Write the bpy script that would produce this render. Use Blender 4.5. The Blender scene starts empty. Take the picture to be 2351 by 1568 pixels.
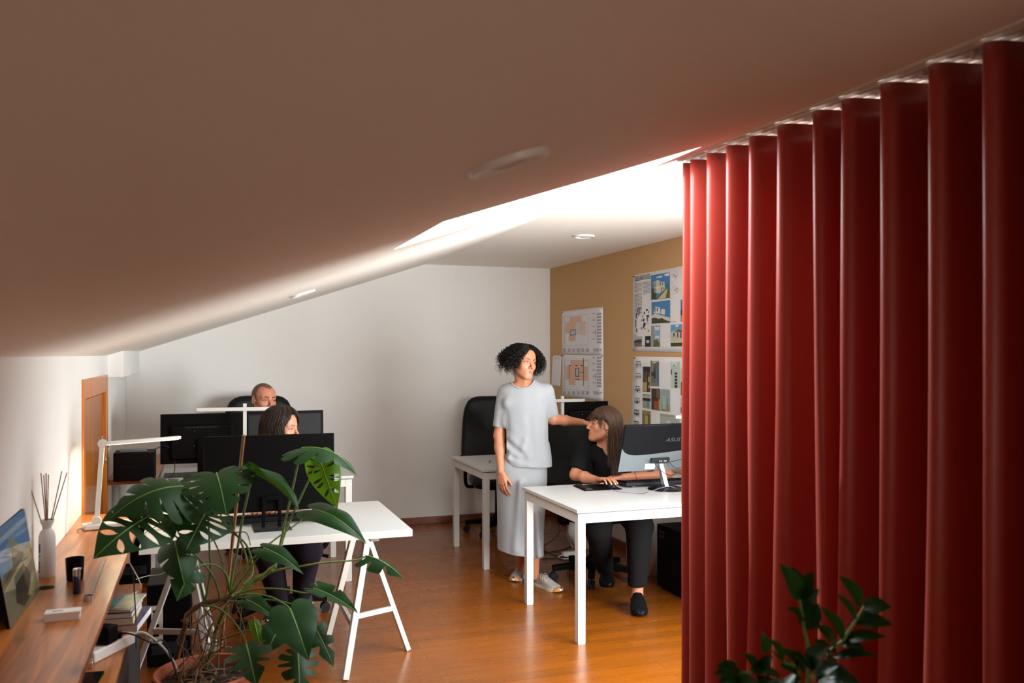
import bpy, bmesh, math, random
import numpy as np
from mathutils import Vector, Matrix, Euler

C = bpy.context.scene.collection
SC = bpy.context.scene
PI = math.pi
R = math.radians

# ------------------------------------------------------------------ camera
F_PX, CX_PX, HOR_PX, EYE = 2026.0, 1175.5, 813.0, 1.59
YAW = R(19.2)
cam = bpy.data.cameras.new('camera')
cam.sensor_width = 36.0
cam.lens = F_PX / 2351 * 36.0
cam.shift_y = (HOR_PX - 784) / 2351
cam.clip_start = 0.05
cam.dof.use_dof = True
cam.dof.focus_distance = 5.8
cam.dof.aperture_fstop = 3.2
cam_o = bpy.data.objects.new('camera', cam)
C.objects.link(cam_o)
cam_o.location = (0, 0, EYE)
cam_o.rotation_euler = (PI / 2, 0, -YAW)
SC.camera = cam_o

# ------------------------------------------------------------------ exposure
vs = SC.view_settings
vs.view_transform = 'Standard'
vs.look = 'None'
vs.gamma = 1.0
vs.use_curve_mapping = False
vs.exposure = 0.06
SC.cycles.use_denoising = True
SC.cycles.max_bounces = 10
SC.cycles.diffuse_bounces = 6
SC.cycles.glossy_bounces = 4
SC.cycles.transmission_bounces = 6
SC.cycles.transparent_max_bounces = 10
SC.cycles.sample_clamp_indirect = 6.0
SC.cycles.caustics_reflective = False
SC.cycles.caustics_refractive = False

# ------------------------------------------------------------------ daylight
world = bpy.data.worlds.new('world')
SC.world = world
world.use_nodes = True
bg = world.node_tree.nodes['Background']
bg.inputs[0].default_value = (0.80, 0.90, 1.0, 1)
bg.inputs[1].default_value = 1.0


def area_light(name, loc, size_x, size_y, power, color, direction, spread=180):
    l = bpy.data.lights.new(name, 'AREA')
    l.shape = 'RECTANGLE'
    l.size, l.size_y = size_x, size_y
    l.energy = power
    l.color = color
    l.spread = R(spread)
    o = bpy.data.objects.new(name, l)
    C.objects.link(o)
    o.location = loc
    o.rotation_euler = Vector(direction).to_track_quat('-Z', 'Y').to_euler()
    return o


SLOPE = math.atan2(0.85, 2.567)
# daylight coming down through the roof window
area_light('skylight_daylight', (1.265 - 0.085 * math.sin(SLOPE), 3.3175, 2.205 + 0.085 * math.cos(SLOPE)),
           1.04, 0.82, 80, (0.90, 0.965, 1.0), (0.30, 0.12, -1.0))
# daylight through the wide window in the right wall, behind the curtain
area_light('side_window_daylight', (3.36, 2.55, 1.08), 2.70, 1.40, 285, (0.97, 1.0, 0.99), (-1, 0.95, 0.0), 140)
# weak warm fill added behind the photographer, set in an unseen window
area_light('rear_fill_light', (1.45, -1.63, 1.30), 1.1, 0.9, 17, (1.0, 0.87, 0.62), (0.0, 1, -0.02))


# ------------------------------------------------------------------ helpers
def at(px, py, Z=None, Y=None, X=None, d=None):
    """World point seen at a photo pixel, on a known plane (or at a depth d)."""
    s, c = math.sin(YAW), math.cos(YAW)
    a, b = (px - CX_PX) / F_PX, (HOR_PX - py) / F_PX
    if Z is not None:
        d = (Z - EYE) / b
    elif Y is not None:
        d = Y / (c - s * a)
    elif X is not None:
        d = X / (c * a + s)
    return Vector((c * a * d + s * d, -s * a * d + c * d, EYE + b * d))


class MB:
    """Collects shapes, builds them as ONE mesh object."""

    def __init__(self):
        self.v, self.f, self.m, self.c = [], [], [], []
        self.mi = 0
        self.col = None

    def add(self, verts, faces):
        n = len(self.v)
        self.v += [tuple(p) for p in verts]
        self.f += [tuple(i + n for i in f) for f in faces]
        self.m += [self.mi] * len(faces)
        self.c += [self.col] * len(faces)
        return self

    def box(self, c, s, rot=None):
        hx, hy, hz = s[0] / 2, s[1] / 2, s[2] / 2
        vs_ = [Vector((x, y, z)) for x in (-hx, hx) for y in (-hy, hy) for z in (-hz, hz)]
        if rot is not None:
            M = rot if isinstance(rot, Matrix) else Euler(rot).to_matrix()
            vs_ = [M @ v for v in vs_]
        vs_ = [v + Vector(c) for v in vs_]
        return self.add(vs_, [(0, 1, 3, 2), (4, 6, 7, 5), (0, 4, 5, 1), (2, 3, 7, 6), (0, 2, 6, 4), (1, 5, 7, 3)])

    def bx(self, x0, x1, y0, y1, z0, z1):
        return self.box(((x0 + x1) / 2, (y0 + y1) / 2, (z0 + z1) / 2), (abs(x1 - x0), abs(y1 - y0), abs(z1 - z0)))

    def bar(self, a, b, w, h, up=(0, 0, 1)):
        """rectangular bar from a to b, w across, h along 'up'."""
        a, b = Vector(a), Vector(b)
        d = (b - a)
        L = d.length
        d.normalize()
        u = Vector(up)
        sd = d.cross(u)
        if sd.length < 1e-5:
            sd = d.cross(Vector((1, 0, 0)))
        sd.normalize()
        u = sd.cross(d)
        M = Matrix((sd, d, u)).transposed()
        return self.box((a + b) / 2, (w, L, h), M)

    def tube(self, pts, r, n=8, caps=True):
        pts = [Vector(p) for p in pts]
        k = len(pts)
        rs = r if isinstance(r, (list, tuple)) else [r] * k
        t = []
        for i in range(k):
            d = pts[min(i + 1, k - 1)] - pts[max(i - 1, 0)]
            t.append(d.normalized() if d.length > 1e-9 else Vector((0, 0, 1)))
        u = t[0].orthogonal().normalized()
        vs_, fs = [], []
        for i in range(k):
            u = (u - t[i] * u.dot(t[i]))
            u = u.normalized() if u.length > 1e-6 else t[i].orthogonal().normalized()
            w = t[i].cross(u)
            for j in range(n):
                a = 2 * PI * j / n
                vs_.append(pts[i] + (u * math.cos(a) + w * math.sin(a)) * rs[i])
        for i in range(k - 1):
            for j in range(n):
                j2 = (j + 1) % n
                fs.append((i * n + j, i * n + j2, (i + 1) * n + j2, (i + 1) * n + j))
        if caps:
            fs.append(tuple(range(n - 1, -1, -1)))
            fs.append(tuple((k - 1) * n + j for j in range(n)))
        return self.add(vs_, fs)

    def cyl(self, c, r, z0, z1, n=24, r2=None):
        return self.tube([(c[0], c[1], z0), (c[0], c[1], z1)], [r, r if r2 is None else r2], n)

    def lathe(self, prof, c=(0, 0, 0), n=32, close=False):
        vs_, fs = [], []
        for (r, z) in prof:
            for j in range(n):
                a = 2 * PI * j / n
                vs_.append((c[0] + r * math.cos(a), c[1] + r * math.sin(a), c[2] + z))
        for i in range(len(prof) - 1):
            for j in range(n):
                j2 = (j + 1) % n
                fs.append((i * n + j, i * n + j2, (i + 1) * n + j2, (i + 1) * n + j))
        if not close:
            if prof[0][0] > 1e-4:
                fs.append(tuple(range(n - 1, -1, -1)))
            if prof[-1][0] > 1e-4:
                fs.append(tuple((len(prof) - 1) * n + j for j in range(n)))
        return self.add(vs_, fs)

    def prism(self, poly, vec):
        """polygon (3D points) extruded by vec."""
        p = [Vector(q) for q in poly]
        v = Vector(vec)
        n = len(p)
        fs = [tuple(range(n - 1, -1, -1)), tuple(range(n, 2 * n))]
        fs += [(i, (i + 1) % n, n + (i + 1) % n, n + i) for i in range(n)]
        return self.add(p + [q + v for q in p], fs)

    def grid(self, fn, nu, nv, wrap=False):
        vs_ = [fn(i / nu, j / nv) for i in range(nu + 1) for j in range(nv + 1)]
        fs = [(i * (nv + 1) + j, (i + 1) * (nv + 1) + j, (i + 1) * (nv + 1) + j + 1, i * (nv + 1) + j + 1)
              for i in range(nu) for j in range(nv)]
        return self.add(vs_, fs)

    def quad(self, a, b, c, d):
        return self.add([a, b, c, d], [(0, 1, 2, 3)])

    def build(self, name, mats, parent=None, bevel=0.0, smooth=35, origin=None, seg=2):
        me = bpy.data.meshes.new(name)
        vv = self.v
        if origin is not None:
            o0 = Vector(origin)
            vv = [tuple(Vector(p) - o0) for p in vv]
        me.from_pydata(vv, [], self.f)
        if not isinstance(mats, (list, tuple)):
            mats = [mats]
        for m in mats:
            me.materials.append(m)
        if any(self.m):
            me.polygons.foreach_set('material_index', self.m)
        if any(c is not None for c in self.c):
            ca = me.color_attributes.new('Col', 'FLOAT_COLOR', 'CORNER')
            arr = []
            for p, c in zip(me.polygons, self.c):
                arr += list(c or (1, 1, 1)) [:3] * 0 + [x for _ in range(p.loop_total) for x in ((c or (1, 1, 1))[0], (c or (1, 1, 1))[1], (c or (1, 1, 1))[2], 1.0)]
            ca.data.foreach_set('color', arr)
        me.validate()
        bm = bmesh.new()
        bm.from_mesh(me)
        bmesh.ops.recalc_face_normals(bm, faces=bm.faces)
        bm.to_mesh(me)
        bm.free()
        if smooth:
            me.polygons.foreach_set('use_smooth', [True] * len(me.polygons))
            me.set_sharp_from_angle(angle=R(smooth))
        o = bpy.data.objects.new(name, me)
        C.objects.link(o)
        if parent is not None:
            o.parent = parent
        if origin is not None:
            o.location = origin
        if bevel:
            b = o.modifiers.new('bevel', 'BEVEL')
            b.width = bevel
            b.segments = seg
            b.limit_method = 'ANGLE'
            b.angle_limit = R(40)
            b.harden_normals = False
        return o


def thing(name, label, cat, loc=(0, 0, 0), rotz=0.0, group=None):
    o = bpy.data.objects.new(name, None)
    o.empty_display_size = 0.1
    C.objects.link(o)
    o.location = loc
    o.rotation_euler = (0, 0, rotz)
    return tag(o, label, cat, group)


def tag(o, label, cat, group=None):
    o['label'] = label
    o['category'] = cat
    if group:
        o['group'] = group
    return o


def struct(o):
    o['kind'] = 'structure'
    return o


def dup(root, loc, rotz, label=None, group=None):
    """A thing copied with its parts and their sub-parts."""
    r = root.copy()
    C.objects.link(r)
    r.location = loc
    r.rotation_euler = (0, 0, rotz)
    if label:
        r['label'] = label
    if group:
        r['group'] = group
    for ch in list(root.children):
        c = ch.copy()
        C.objects.link(c)
        c.parent = r
        for g in list(ch.children):
            d = g.copy()
            C.objects.link(d)
            d.parent = c
    return r


def text(name, body, size, mat, parent, loc, rot, align='CENTER', extrude=0.0006, shear=0.0, sx=1.0):
    cu = bpy.data.curves.new(name, 'FONT')
    cu.body = body
    cu.size = size
    cu.align_x = align
    cu.align_y = 'CENTER'
    cu.extrude = extrude
    cu.shear = shear
    cu.materials.append(mat)
    tmp = bpy.data.objects.new(name, cu)
    C.objects.link(tmp)
    me = bpy.data.meshes.new_from_object(tmp.evaluated_get(bpy.context.evaluated_depsgraph_get()))
    bpy.data.objects.remove(tmp)
    me.name = name
    o = bpy.data.objects.new(name, me)
    C.objects.link(o)
    o.parent = parent
    o.location = loc
    o.rotation_euler = rot
    o.scale = (sx, 1, 1)
    return o


def bez(p, n=16):
    """smooth Catmull-Rom curve through points."""
    p = [Vector(q) for q in p]
    if len(p) < 3:
        return [p[0].lerp(p[-1], i / n) for i in range(n + 1)]
    out = []
    for i in range(len(p) - 1):
        p0, p1, p2, p3 = p[max(i - 1, 0)], p[i], p[i + 1], p[min(i + 2, len(p) - 1)]
        for k in range(n):
            t = k / n
            out.append(0.5 * ((2 * p1) + (p2 - p0) * t + (2 * p0 - 5 * p1 + 4 * p2 - p3) * t * t + (3 * p1 - p0 - 3 * p2 + p3) * t ** 3))
    out.append(p[-1])
    return out


# ------------------------------------------------------------------ materials
def lin(r, g, b):
    return tuple(((c / 255) / 12.92 if c / 255 <= 0.04045 else ((c / 255 + 0.055) / 1.055) ** 2.4) for c in (r, g, b))


def mat(name, col, rough=0.5, metal=0.0, spec=0.5, noise=0.0, nscale=30.0, bump=0.0, bscale=200.0, coat=0.0, sheen=0.0, emit=None, estr=0.0):
    m = bpy.data.materials.new(name)
    m.use_nodes = True
    nt = m.node_tree
    b = nt.nodes['Principled BSDF']
    col = (*col[:3], 1)
    b.inputs['Base Color'].default_value = col
    b.inputs['Roughness'].default_value = rough
    b.inputs['Metallic'].default_value = metal
    b.inputs['Specular IOR Level'].default_value = spec
    if coat:
        b.inputs['Coat Weight'].default_value = coat
        b.inputs['Coat Roughness'].default_value = 0.08
    if sheen:
        b.inputs['Sheen Weight'].default_value = sheen
    if emit:
        b.inputs['Emission Color'].default_value = (*emit, 1)
        b.inputs['Emission Strength'].default_value = estr
    if noise or bump:
        tc = nt.nodes.new('ShaderNodeTexCoord')
    if noise:
        n = nt.nodes.new('ShaderNodeTexNoise')
        n.inputs['Scale'].default_value = nscale
        n.inputs['Detail'].default_value = 5
        nt.links.new(tc.outputs['Object'], n.inputs['Vector'])
        mx = nt.nodes.new('ShaderNodeMix')
        mx.data_type = 'RGBA'
        mx.inputs['A'].default_value = tuple(c * (1 - noise) for c in col[:3]) + (1,)
        mx.inputs['B'].default_value = tuple(min(1, c * (1 + noise)) for c in col[:3]) + (1,)
        nt.links.new(n.outputs['Fac'], mx.inputs['Factor'])
        nt.links.new(mx.outputs['Result'], b.inputs['Base Color'])
    if bump:
        n2 = nt.nodes.new('ShaderNodeTexNoise')
        n2.inputs['Scale'].default_value = bscale
        n2.inputs['Detail'].default_value = 3
        nt.links.new(tc.outputs['Object'], n2.inputs['Vector'])
        bp = nt.nodes.new('ShaderNodeBump')
        bp.inputs['Strength'].default_value = bump
        bp.inputs['Distance'].default_value = 0.003
        nt.links.new(n2.outputs['Fac'], bp.inputs['Height'])
        nt.links.new(bp.outputs['Normal'], b.inputs['Normal'])
    return m


def wood(name, c1, c2, axis='Y', rough=0.3, scale=1.0, knots=0.0, coat=0.3):
    m = mat(name, c1, rough, coat=coat)
    nt = m.node_tree
    b = nt.nodes['Principled BSDF']
    tc = nt.nodes.new('ShaderNodeTexCoord')
    mp = nt.nodes.new('ShaderNodeMapping')
    st = {'X': (0.6, 9, 9), 'Y': (9, 0.6, 9), 'Z': (9, 9, 0.6)}[axis]
    mp.inputs['Scale'].default_value = tuple(s * scale for s in st)
    nt.links.new(tc.outputs['Object'], mp.inputs['Vector'])
    n = nt.nodes.new('ShaderNodeTexNoise')
    n.inputs['Scale'].default_value = 2.2
    n.inputs['Detail'].default_value = 8
    n.inputs['Distortion'].default_value = 1.2
    nt.links.new(mp.outputs['Vector'], n.inputs['Vector'])
    cr = nt.nodes.new('ShaderNodeValToRGB')
    cr.color_ramp.elements[0].position = 0.32
    cr.color_ramp.elements[0].color = (*c2, 1)
    cr.color_ramp.elements[1].position = 0.66
    cr.color_ramp.elements[1].color = (*c1, 1)
    nt.links.new(n.outputs['Fac'], cr.inputs['Fac'])
    out = cr.outputs['Color']
    if knots:
        v = nt.nodes.new('ShaderNodeTexVoronoi')
        v.inputs['Scale'].default_value = 3.2
        mp2 = nt.nodes.new('ShaderNodeMapping')
        mp2.inputs['Scale'].default_value = (1.6, 0.75, 1.0)
        nt.links.new(tc.outputs['Object'], mp2.inputs['Vector'])
        nt.links.new(mp2.outputs['Vector'], v.inputs['Vector'])
        r2 = nt.nodes.new('ShaderNodeValToRGB')
        r2.color_ramp.elements[0].position = 0.05
        r2.color_ramp.elements[0].color = (0.25, 0.2, 0.18, 1)
        r2.color_ramp.elements[1].position = 0.16
        r2.color_ramp.elements[1].color = (1, 1, 1, 1)
        nt.links.new(v.outputs['Distance'], r2.inputs['Fac'])
        mx = nt.nodes.new('ShaderNodeMix')
        mx.data_type = 'RGBA'
        mx.blend_type = 'MULTIPLY'
        mx.inputs['Factor'].default_value = knots
        nt.links.new(out, mx.inputs['A'])
        nt.links.new(r2.outputs['Color'], mx.inputs['B'])
        out = mx.outputs['Result']
    nt.links.new(out, b.inputs['Base Color'])
    return m


def floor_mat():
    m = mat('lacquered_floor_boards', (0.4, 0.15, 0.04), 0.2, coat=0.08, spec=.42)
    nt = m.node_tree
    b = nt.nodes['Principled BSDF']
    tc = nt.nodes.new('ShaderNodeTexCoord')
    br = nt.nodes.new('ShaderNodeTexBrick')
    br.offset = 0.37
    br.offset_frequency = 2
    br.inputs['Color1'].default_value = (0.42, 0.42, 0.42, 1)
    br.inputs['Color2'].default_value = (0.84, 0.84, 0.84, 1)
    br.inputs['Mortar'].default_value = (0, 0, 0, 1)
    br.inputs['Scale'].default_value = 1.0
    br.inputs['Mortar Size'].default_value = 0.0009
    br.inputs['Brick Width'].default_value = 1.1
    br.inputs['Row Height'].default_value = 0.088
    nt.links.new(tc.outputs['Object'], br.inputs['Vector'])
    mp = nt.nodes.new('ShaderNodeMapping')
    mp.inputs['Scale'].default_value = (1.3, 22, 1)
    nt.links.new(tc.outputs['Object'], mp.inputs['Vector'])
    n = nt.nodes.new('ShaderNodeTexNoise')
    n.inputs['Scale'].default_value = 2.0
    n.inputs['Detail'].default_value = 8
    n.inputs['Distortion'].default_value = 0.6
    nt.links.new(mp.outputs['Vector'], n.inputs['Vector'])
    ad = nt.nodes.new('ShaderNodeMath')
    ad.operation = 'MULTIPLY_ADD'
    ad.inputs[1].default_value = 0.55
    nt.links.new(br.outputs['Color'], ad.inputs[0])
    m2 = nt.nodes.new('ShaderNodeMath')
    m2.operation = 'MULTIPLY'
    m2.inputs[1].default_value = 0.55
    nt.links.new(n.outputs['Fac'], m2.inputs[0])
    nt.links.new(m2.outputs[0], ad.inputs[2])
    cr = nt.nodes.new('ShaderNodeValToRGB')
    e = cr.color_ramp.elements
    e[0].position = 0.1
    e[0].color = (*lin(66, 32, 5), 1)
    e[1].position = 0.95
    e[1].color = (*lin(150, 80, 12), 1)
    k = e.new(0.5)
    k.color = (*lin(120, 64, 13), 1)
    nt.links.new(ad.outputs[0], cr.inputs['Fac'])
    nt.links.new(cr.outputs['Color'], b.inputs['Base Color'])
    n3 = nt.nodes.new('ShaderNodeTexNoise')
    n3.inputs['Scale'].default_value = 6
    n3.inputs['Detail'].default_value = 6
    nt.links.new(tc.outputs['Object'], n3.inputs['Vector'])
    mr = nt.nodes.new('ShaderNodeMapRange')
    mr.inputs['To Min'].default_value = 0.20
    mr.inputs['To Max'].default_value = 0.34
    nt.links.new(n3.outputs['Fac'], mr.inputs['Value'])
    nt.links.new(mr.outputs['Result'], b.inputs['Roughness'])
    return m


def fabric_translucent(name, col, tcol, tfac):
    m = mat(name, col, 0.42, spec=0.5, sheen=0.2)
    nt = m.node_tree
    b = nt.nodes['Principled BSDF']
    b.inputs['Sheen Roughness'].default_value = 0.4
    tr = nt.nodes.new('ShaderNodeBsdfTranslucent')
    tr.inputs[0].default_value = (*tcol, 1)
    mx = nt.nodes.new('ShaderNodeMixShader')
    mx.inputs[0].default_value = tfac
    nt.links.new(b.outputs[0], mx.inputs[1])
    nt.links.new(tr.outputs[0], mx.inputs[2])
    nt.links.new(mx.outputs[0], nt.nodes['Material Output'].inputs[0])
    return m


def glass_mat(name, tint=(0.95, 0.97, 0.97), gloss=0.08):
    m = bpy.data.materials.new(name)
    m.use_nodes = True
    nt = m.node_tree
    nt.nodes.remove(nt.nodes['Principled BSDF'])
    t = nt.nodes.new('ShaderNodeBsdfTransparent')
    t.inputs[0].default_value = (*tint, 1)
    g = nt.nodes.new('ShaderNodeBsdfGlossy')
    g.inputs['Roughness'].default_value = 0.03
    mx = nt.nodes.new('ShaderNodeMixShader')
    mx.inputs[0].default_value = gloss
    nt.links.new(t.outputs[0], mx.inputs[1])
    nt.links.new(g.outputs[0], mx.inputs[2])
    nt.links.new(mx.outputs[0], nt.nodes['Material Output'].inputs[0])
    return m


def vcol_mat(name, rough=0.5, sss=0.0, spec=0.4, noise=0.0, nscale=60):
    m = mat(name, (0.8, 0.8, 0.8), rough, spec=spec)
    nt = m.node_tree
    b = nt.nodes['Principled BSDF']
    a = nt.nodes.new('ShaderNodeVertexColor')
    a.layer_name = 'Col'
    out = a.outputs['Color']
    if noise:
        tc = nt.nodes.new('ShaderNodeTexCoord')
        n = nt.nodes.new('ShaderNodeTexNoise')
        n.inputs['Scale'].default_value = nscale
        n.inputs['Detail'].default_value = 4
        nt.links.new(tc.outputs['Object'], n.inputs['Vector'])
        mr = nt.nodes.new('ShaderNodeMapRange')
        mr.inputs['To Min'].default_value = 1 - noise
        mr.inputs['To Max'].default_value = 1 + noise
        nt.links.new(n.outputs['Fac'], mr.inputs['Value'])
        mx = nt.nodes.new('ShaderNodeMix')
        mx.data_type = 'RGBA'
        mx.blend_type = 'MULTIPLY'
        mx.inputs['Factor'].default_value = 1
        nt.links.new(out, mx.inputs['A'])
        nt.links.new(mr.outputs['Result'], mx.inputs['B'])
        out = mx.outputs['Result']
    nt.links.new(out, b.inputs['Base Color'])
    if sss:
        b.inputs['Subsurface Weight'].default_value = sss
        b.inputs['Subsurface Radius'].default_value = (0.010, 0.004, 0.002)
        b.inputs['Subsurface Scale'].default_value = 1.0
    return m


M = dict(
    wall=mat('white_wall_paint', (0.80, 0.79, 0.77), 0.75, spec=0.25, noise=0.02, nscale=8, bump=0.05, bscale=160),
    ceil=mat('off_white_ceiling_paint', (0.85, 0.80, 0.735), 0.6, spec=0.3, noise=0.015, nscale=5),
    cork=mat('cork_board', lin(200, 162, 116), 0.85, spec=0.2, noise=0.10, nscale=260, bump=0.15, bscale=400),
    floor=floor_mat(),
    skirting=wood('skirting_wood', lin(140, 74, 30), lin(105, 50, 18), 'X', 0.35),
    door=wood('door_wood', lin(190, 118, 52), lin(150, 84, 30), 'Z', 0.35, scale=2.0),
    doorframe=wood('door_frame_wood', lin(214, 128, 40), lin(178, 98, 26), 'Z', 0.35, scale=1.5),
    ledge=wood('ledge_pine', lin(196, 118, 52), lin(138, 74, 30), 'Y', 0.30, scale=1.3, knots=0.85, coat=0.12),
    shelf=wood('shelf_oak', lin(196, 118, 46), lin(160, 86, 28), 'Y', 0.4, scale=2.0),
    white_top=mat('white_laminate', (0.52, 0.52, 0.513), 0.32, spec=0.45),
    white_metal=mat('white_powder_coat', (0.57, 0.555, 0.52), 0.42),
    white_plastic=mat('white_plastic', (0.82, 0.81, 0.79), 0.35),
    edge=mat('table_edge_band', (0.78, 0.74, 0.68), 0.45),
    black=mat('black_plastic', (0.0035, 0.003, 0.003), 0.5, spec=.06, bump=0.03, bscale=700),
    black_gloss=mat('black_gloss', (0.006, 0.006, 0.007), 0.18, spec=.07),
    black_matte=mat('black_matte', (0.003, 0.0028, 0.0028), 0.65, spec=.05),
    screen=mat('screen_glass', (0.01, 0.01, 0.012), 0.12),
    leather=mat('black_leather', (0.008, 0.008, 0.008), 0.40, spec=.14, bump=0.18, bscale=260),
    fabric_black=mat('black_mesh_fabric', (0.008, 0.008, 0.009), 0.8, spec=.1),
    grey_metal=mat('grey_metal', (0.13, 0.145, 0.155), 0.38, metal=0.3),
    silver=mat('brushed_silver', (0.72, 0.72, 0.73), 0.28, metal=0.85),
    steel=mat('steel', (0.55, 0.55, 0.56), 0.3, metal=1.0),
    chrome=mat('chrome', (0.8, 0.8, 0.82), 0.12, metal=1.0),
    charcoal=mat('charcoal_plastic', (0.016, 0.016, 0.018), 0.5, spec=.12),
    dgrey=mat('dark_grey', (0.03, 0.03, 0.033), 0.5, spec=.3),
    logo=mat('logo_grey', (0.06, 0.06, 0.064), 0.35),
    logo_dark=mat('logo_black', (0.006, 0.006, 0.006), 0.28, spec=.2),
    io=mat('port_plate', lin(196, 186, 170), .5),
    curtain=fabric_translucent('red_curtain_cloth', lin(158, 54, 42), lin(230, 60, 20), 0.025),
    rail=mat('rail_white', (0.72, 0.68, 0.60), 0.45),
    glass=glass_mat('clear_glass'),
    paper=mat('paper', (0.80, 0.80, 0.82), 0.7, noise=0.02, nscale=20),
    cream_paper=mat('cream_paper', (0.80, 0.74, 0.60), 0.7),
    ink=mat('ink', (0.04, 0.04, 0.04), 0.7),
    print=vcol_mat('poster_print', 0.6),
    terracotta=mat('terracotta', lin(176, 92, 62), 0.8, noise=0.12, nscale=18, bump=0.1, bscale=120),
    soil=mat('potting_soil', lin(44, 30, 22), 0.95, noise=0.5, nscale=60, bump=0.8, bscale=90),
    bamboo=wood('bamboo_cane', lin(160, 112, 60), lin(116, 76, 38), 'Z', 0.5),
    twine=mat('jute_twine', lin(140, 100, 62), 0.9),
    red=mat('red_plastic', (0.35, 0.02, 0.02), 0.35, emit=(0.5, 0.02, 0.02), estr=0.15),
    redthread=mat('red_thread', (0.5, 0.03, 0.03), 0.7),
    warm_led=mat('lit_led_strip', (0.9, 0.85, 0.7), 0.4, emit=(1.0, 0.78, 0.48), estr=5.0),
    orange_card=mat('orange_book_cloth', lin(205, 120, 20), 0.5),
    cable=mat('black_cable', (0.012, 0.012, 0.013), 0.5),
    cable_white=mat('white_cable', (0.68, 0.66, 0.62), 0.45),
    cable_grey=mat('mauve_cable', lin(120, 100, 128), 0.45),
    diffuser=mat('frosted_white_glass', (0.62, 0.56, 0.54), 0.55, noise=0.02),
    reed=mat('rattan_reed', lin(140, 88, 60), 0.7),
)


# ================================================================== SETTING
XL, XR, YB, YN = -0.62, 3.218, 8.07, -1.5     # left wall, cork wall, back wall, wall behind the photographer
ZK, XK = 2.43, 1.947                           # flat ceiling height, kink line
ZLW = 1.58                                     # left (knee) wall height


def zs(x):
    return ZLW + (ZK - ZLW) * (x - XL) / (XK - XL)


struct(MB().bx(XL - .4, XR + .3, YN - .2, YB + .2, -.12, 0).build('floor', M['floor']))

# back wall, gable shaped
g = MB()
g.prism([(XL - .2, YB, -.1), (XR + .2, YB, -.1), (XR + .2, YB, ZK + .1), (XK, YB, ZK + .12), (XL - .2, YB, zs(XL - .2) + .12)], (0, .15, 0))
struct(g.build('wall_back', M['wall']))

# left knee wall, with the low door opening
DY0, DY1, DZ = 5.20, 6.44, 1.453
g = MB()
g.bx(XL - .15, XL, YN, DY0, -.1, ZLW + .03)
g.bx(XL - .15, XL, DY1, YB, -.1, ZLW + .03)
g.bx(XL - .15, XL, DY0, DY1, DZ, ZLW + .03)
struct(g.build('wall_left', M['wall']))

# boxed beam end under the slope beyond the door, in the far left corner
b0, b1 = at(247, 872, X=XL + .005), at(296, 861, Y=YB - .02)
struct(MB().bx(XL, XL + .10, 6.50, YB, 1.435, ZLW + .06).build('trim_1', M['wall'], bevel=.003))

# door in the knee wall
dr = bpy.data.objects.new('door_1', None)
C.objects.link(dr)
dr.location = (XL, DY0, 0)
dr['kind'] = 'structure'
fw = .085
g = MB()
g.bx(-.10, .012, 0, fw, 0, DZ)
g.bx(-.10, .012, DY1 - DY0 - fw, DY1 - DY0, 0, DZ)
g.bx(-.10, .0115, fw, DY1 - DY0 - fw, DZ - .11, DZ)
g.build('door_frame', M['doorframe'], dr, bevel=.004)
MB().bx(-.055, -.010, fw, DY1 - DY0 - fw, 0.005, DZ - .118).build('door_panel', M['door'], dr, bevel=.004)
g = MB()
hy = 1.02
g.box((-.004, hy, .985), (.012, .035, .16))
g.tube([(.0, hy, 1.01), (.045, hy, 1.01)], .009, 10)
g.tube([(.045, hy + .005, 1.01), (.047, hy - .05, 1.012), (.045, hy - .115, 1.008)], .0085, 10)
g.build('door_handle', M['steel'], dr, bevel=.002)
g = MB()
g.tube([(.002, hy, .93), (.03, hy, .93)], .003, 8)
g.tube([(.02 + .0, hy + .015 * math.cos(a), .912 + .022 * math.sin(a)) for a in [2 * PI * i / 16 for i in range(17)]], .0022, 6)
g.build('door_key', M['steel'], dr)

# right wall: cork clad beyond the tall window, window opening behind the curtain
WY0, WY1, WZ0, WZ1 = 1.10, 4.00, .30, 2.10
g = MB()
g.bx(XR, XR + .15, YN, WY0, -.1, ZK + .1)
g.bx(XR, XR + .15, WY1, YB, -.1, ZK + .1)
g.bx(XR, XR + .15, WY0, WY1, WZ1, ZK + .1)
g.bx(XR, XR + .15, WY0, WY1, -.1, WZ0)
struct(g.build('wall_right', M['wall']))
g = MB()
g.bx(XR - .012, XR + .002, 5.26, YB + .002, .74, ZK + .002)
ck = struct(g.build('trim_2', M['cork']))
# window in right wall
w = bpy.data.objects.new('window_2', None)
C.objects.link(w)
w.location = (XR, 0, 0)
w['kind'] = 'structure'
g = MB()
for (y0, y1, z0, z1) in ((WY0, WY0 + .06, WZ0, WZ1), (WY1 - .06, WY1, WZ0, WZ1), ((WY0 + WY1) / 2 - .04, (WY0 + WY1) / 2 + .04, WZ0 + .06, WZ1 - .06),
                         (WY0 + .06, WY1 - .06, WZ0, WZ0 + .06), (WY0 + .06, WY1 - .06, WZ1 - .06, WZ1)):
    g.bx(.04, .10, y0, y1, z0, z1)
g.build('window_frame', M['white_plastic'], w, bevel=.003)
MB().bx(.068, .072, WY0 + .06, WY1 - .06, WZ0 + .06, WZ1 - .06).build('window_pane', M['glass'], w)

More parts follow.
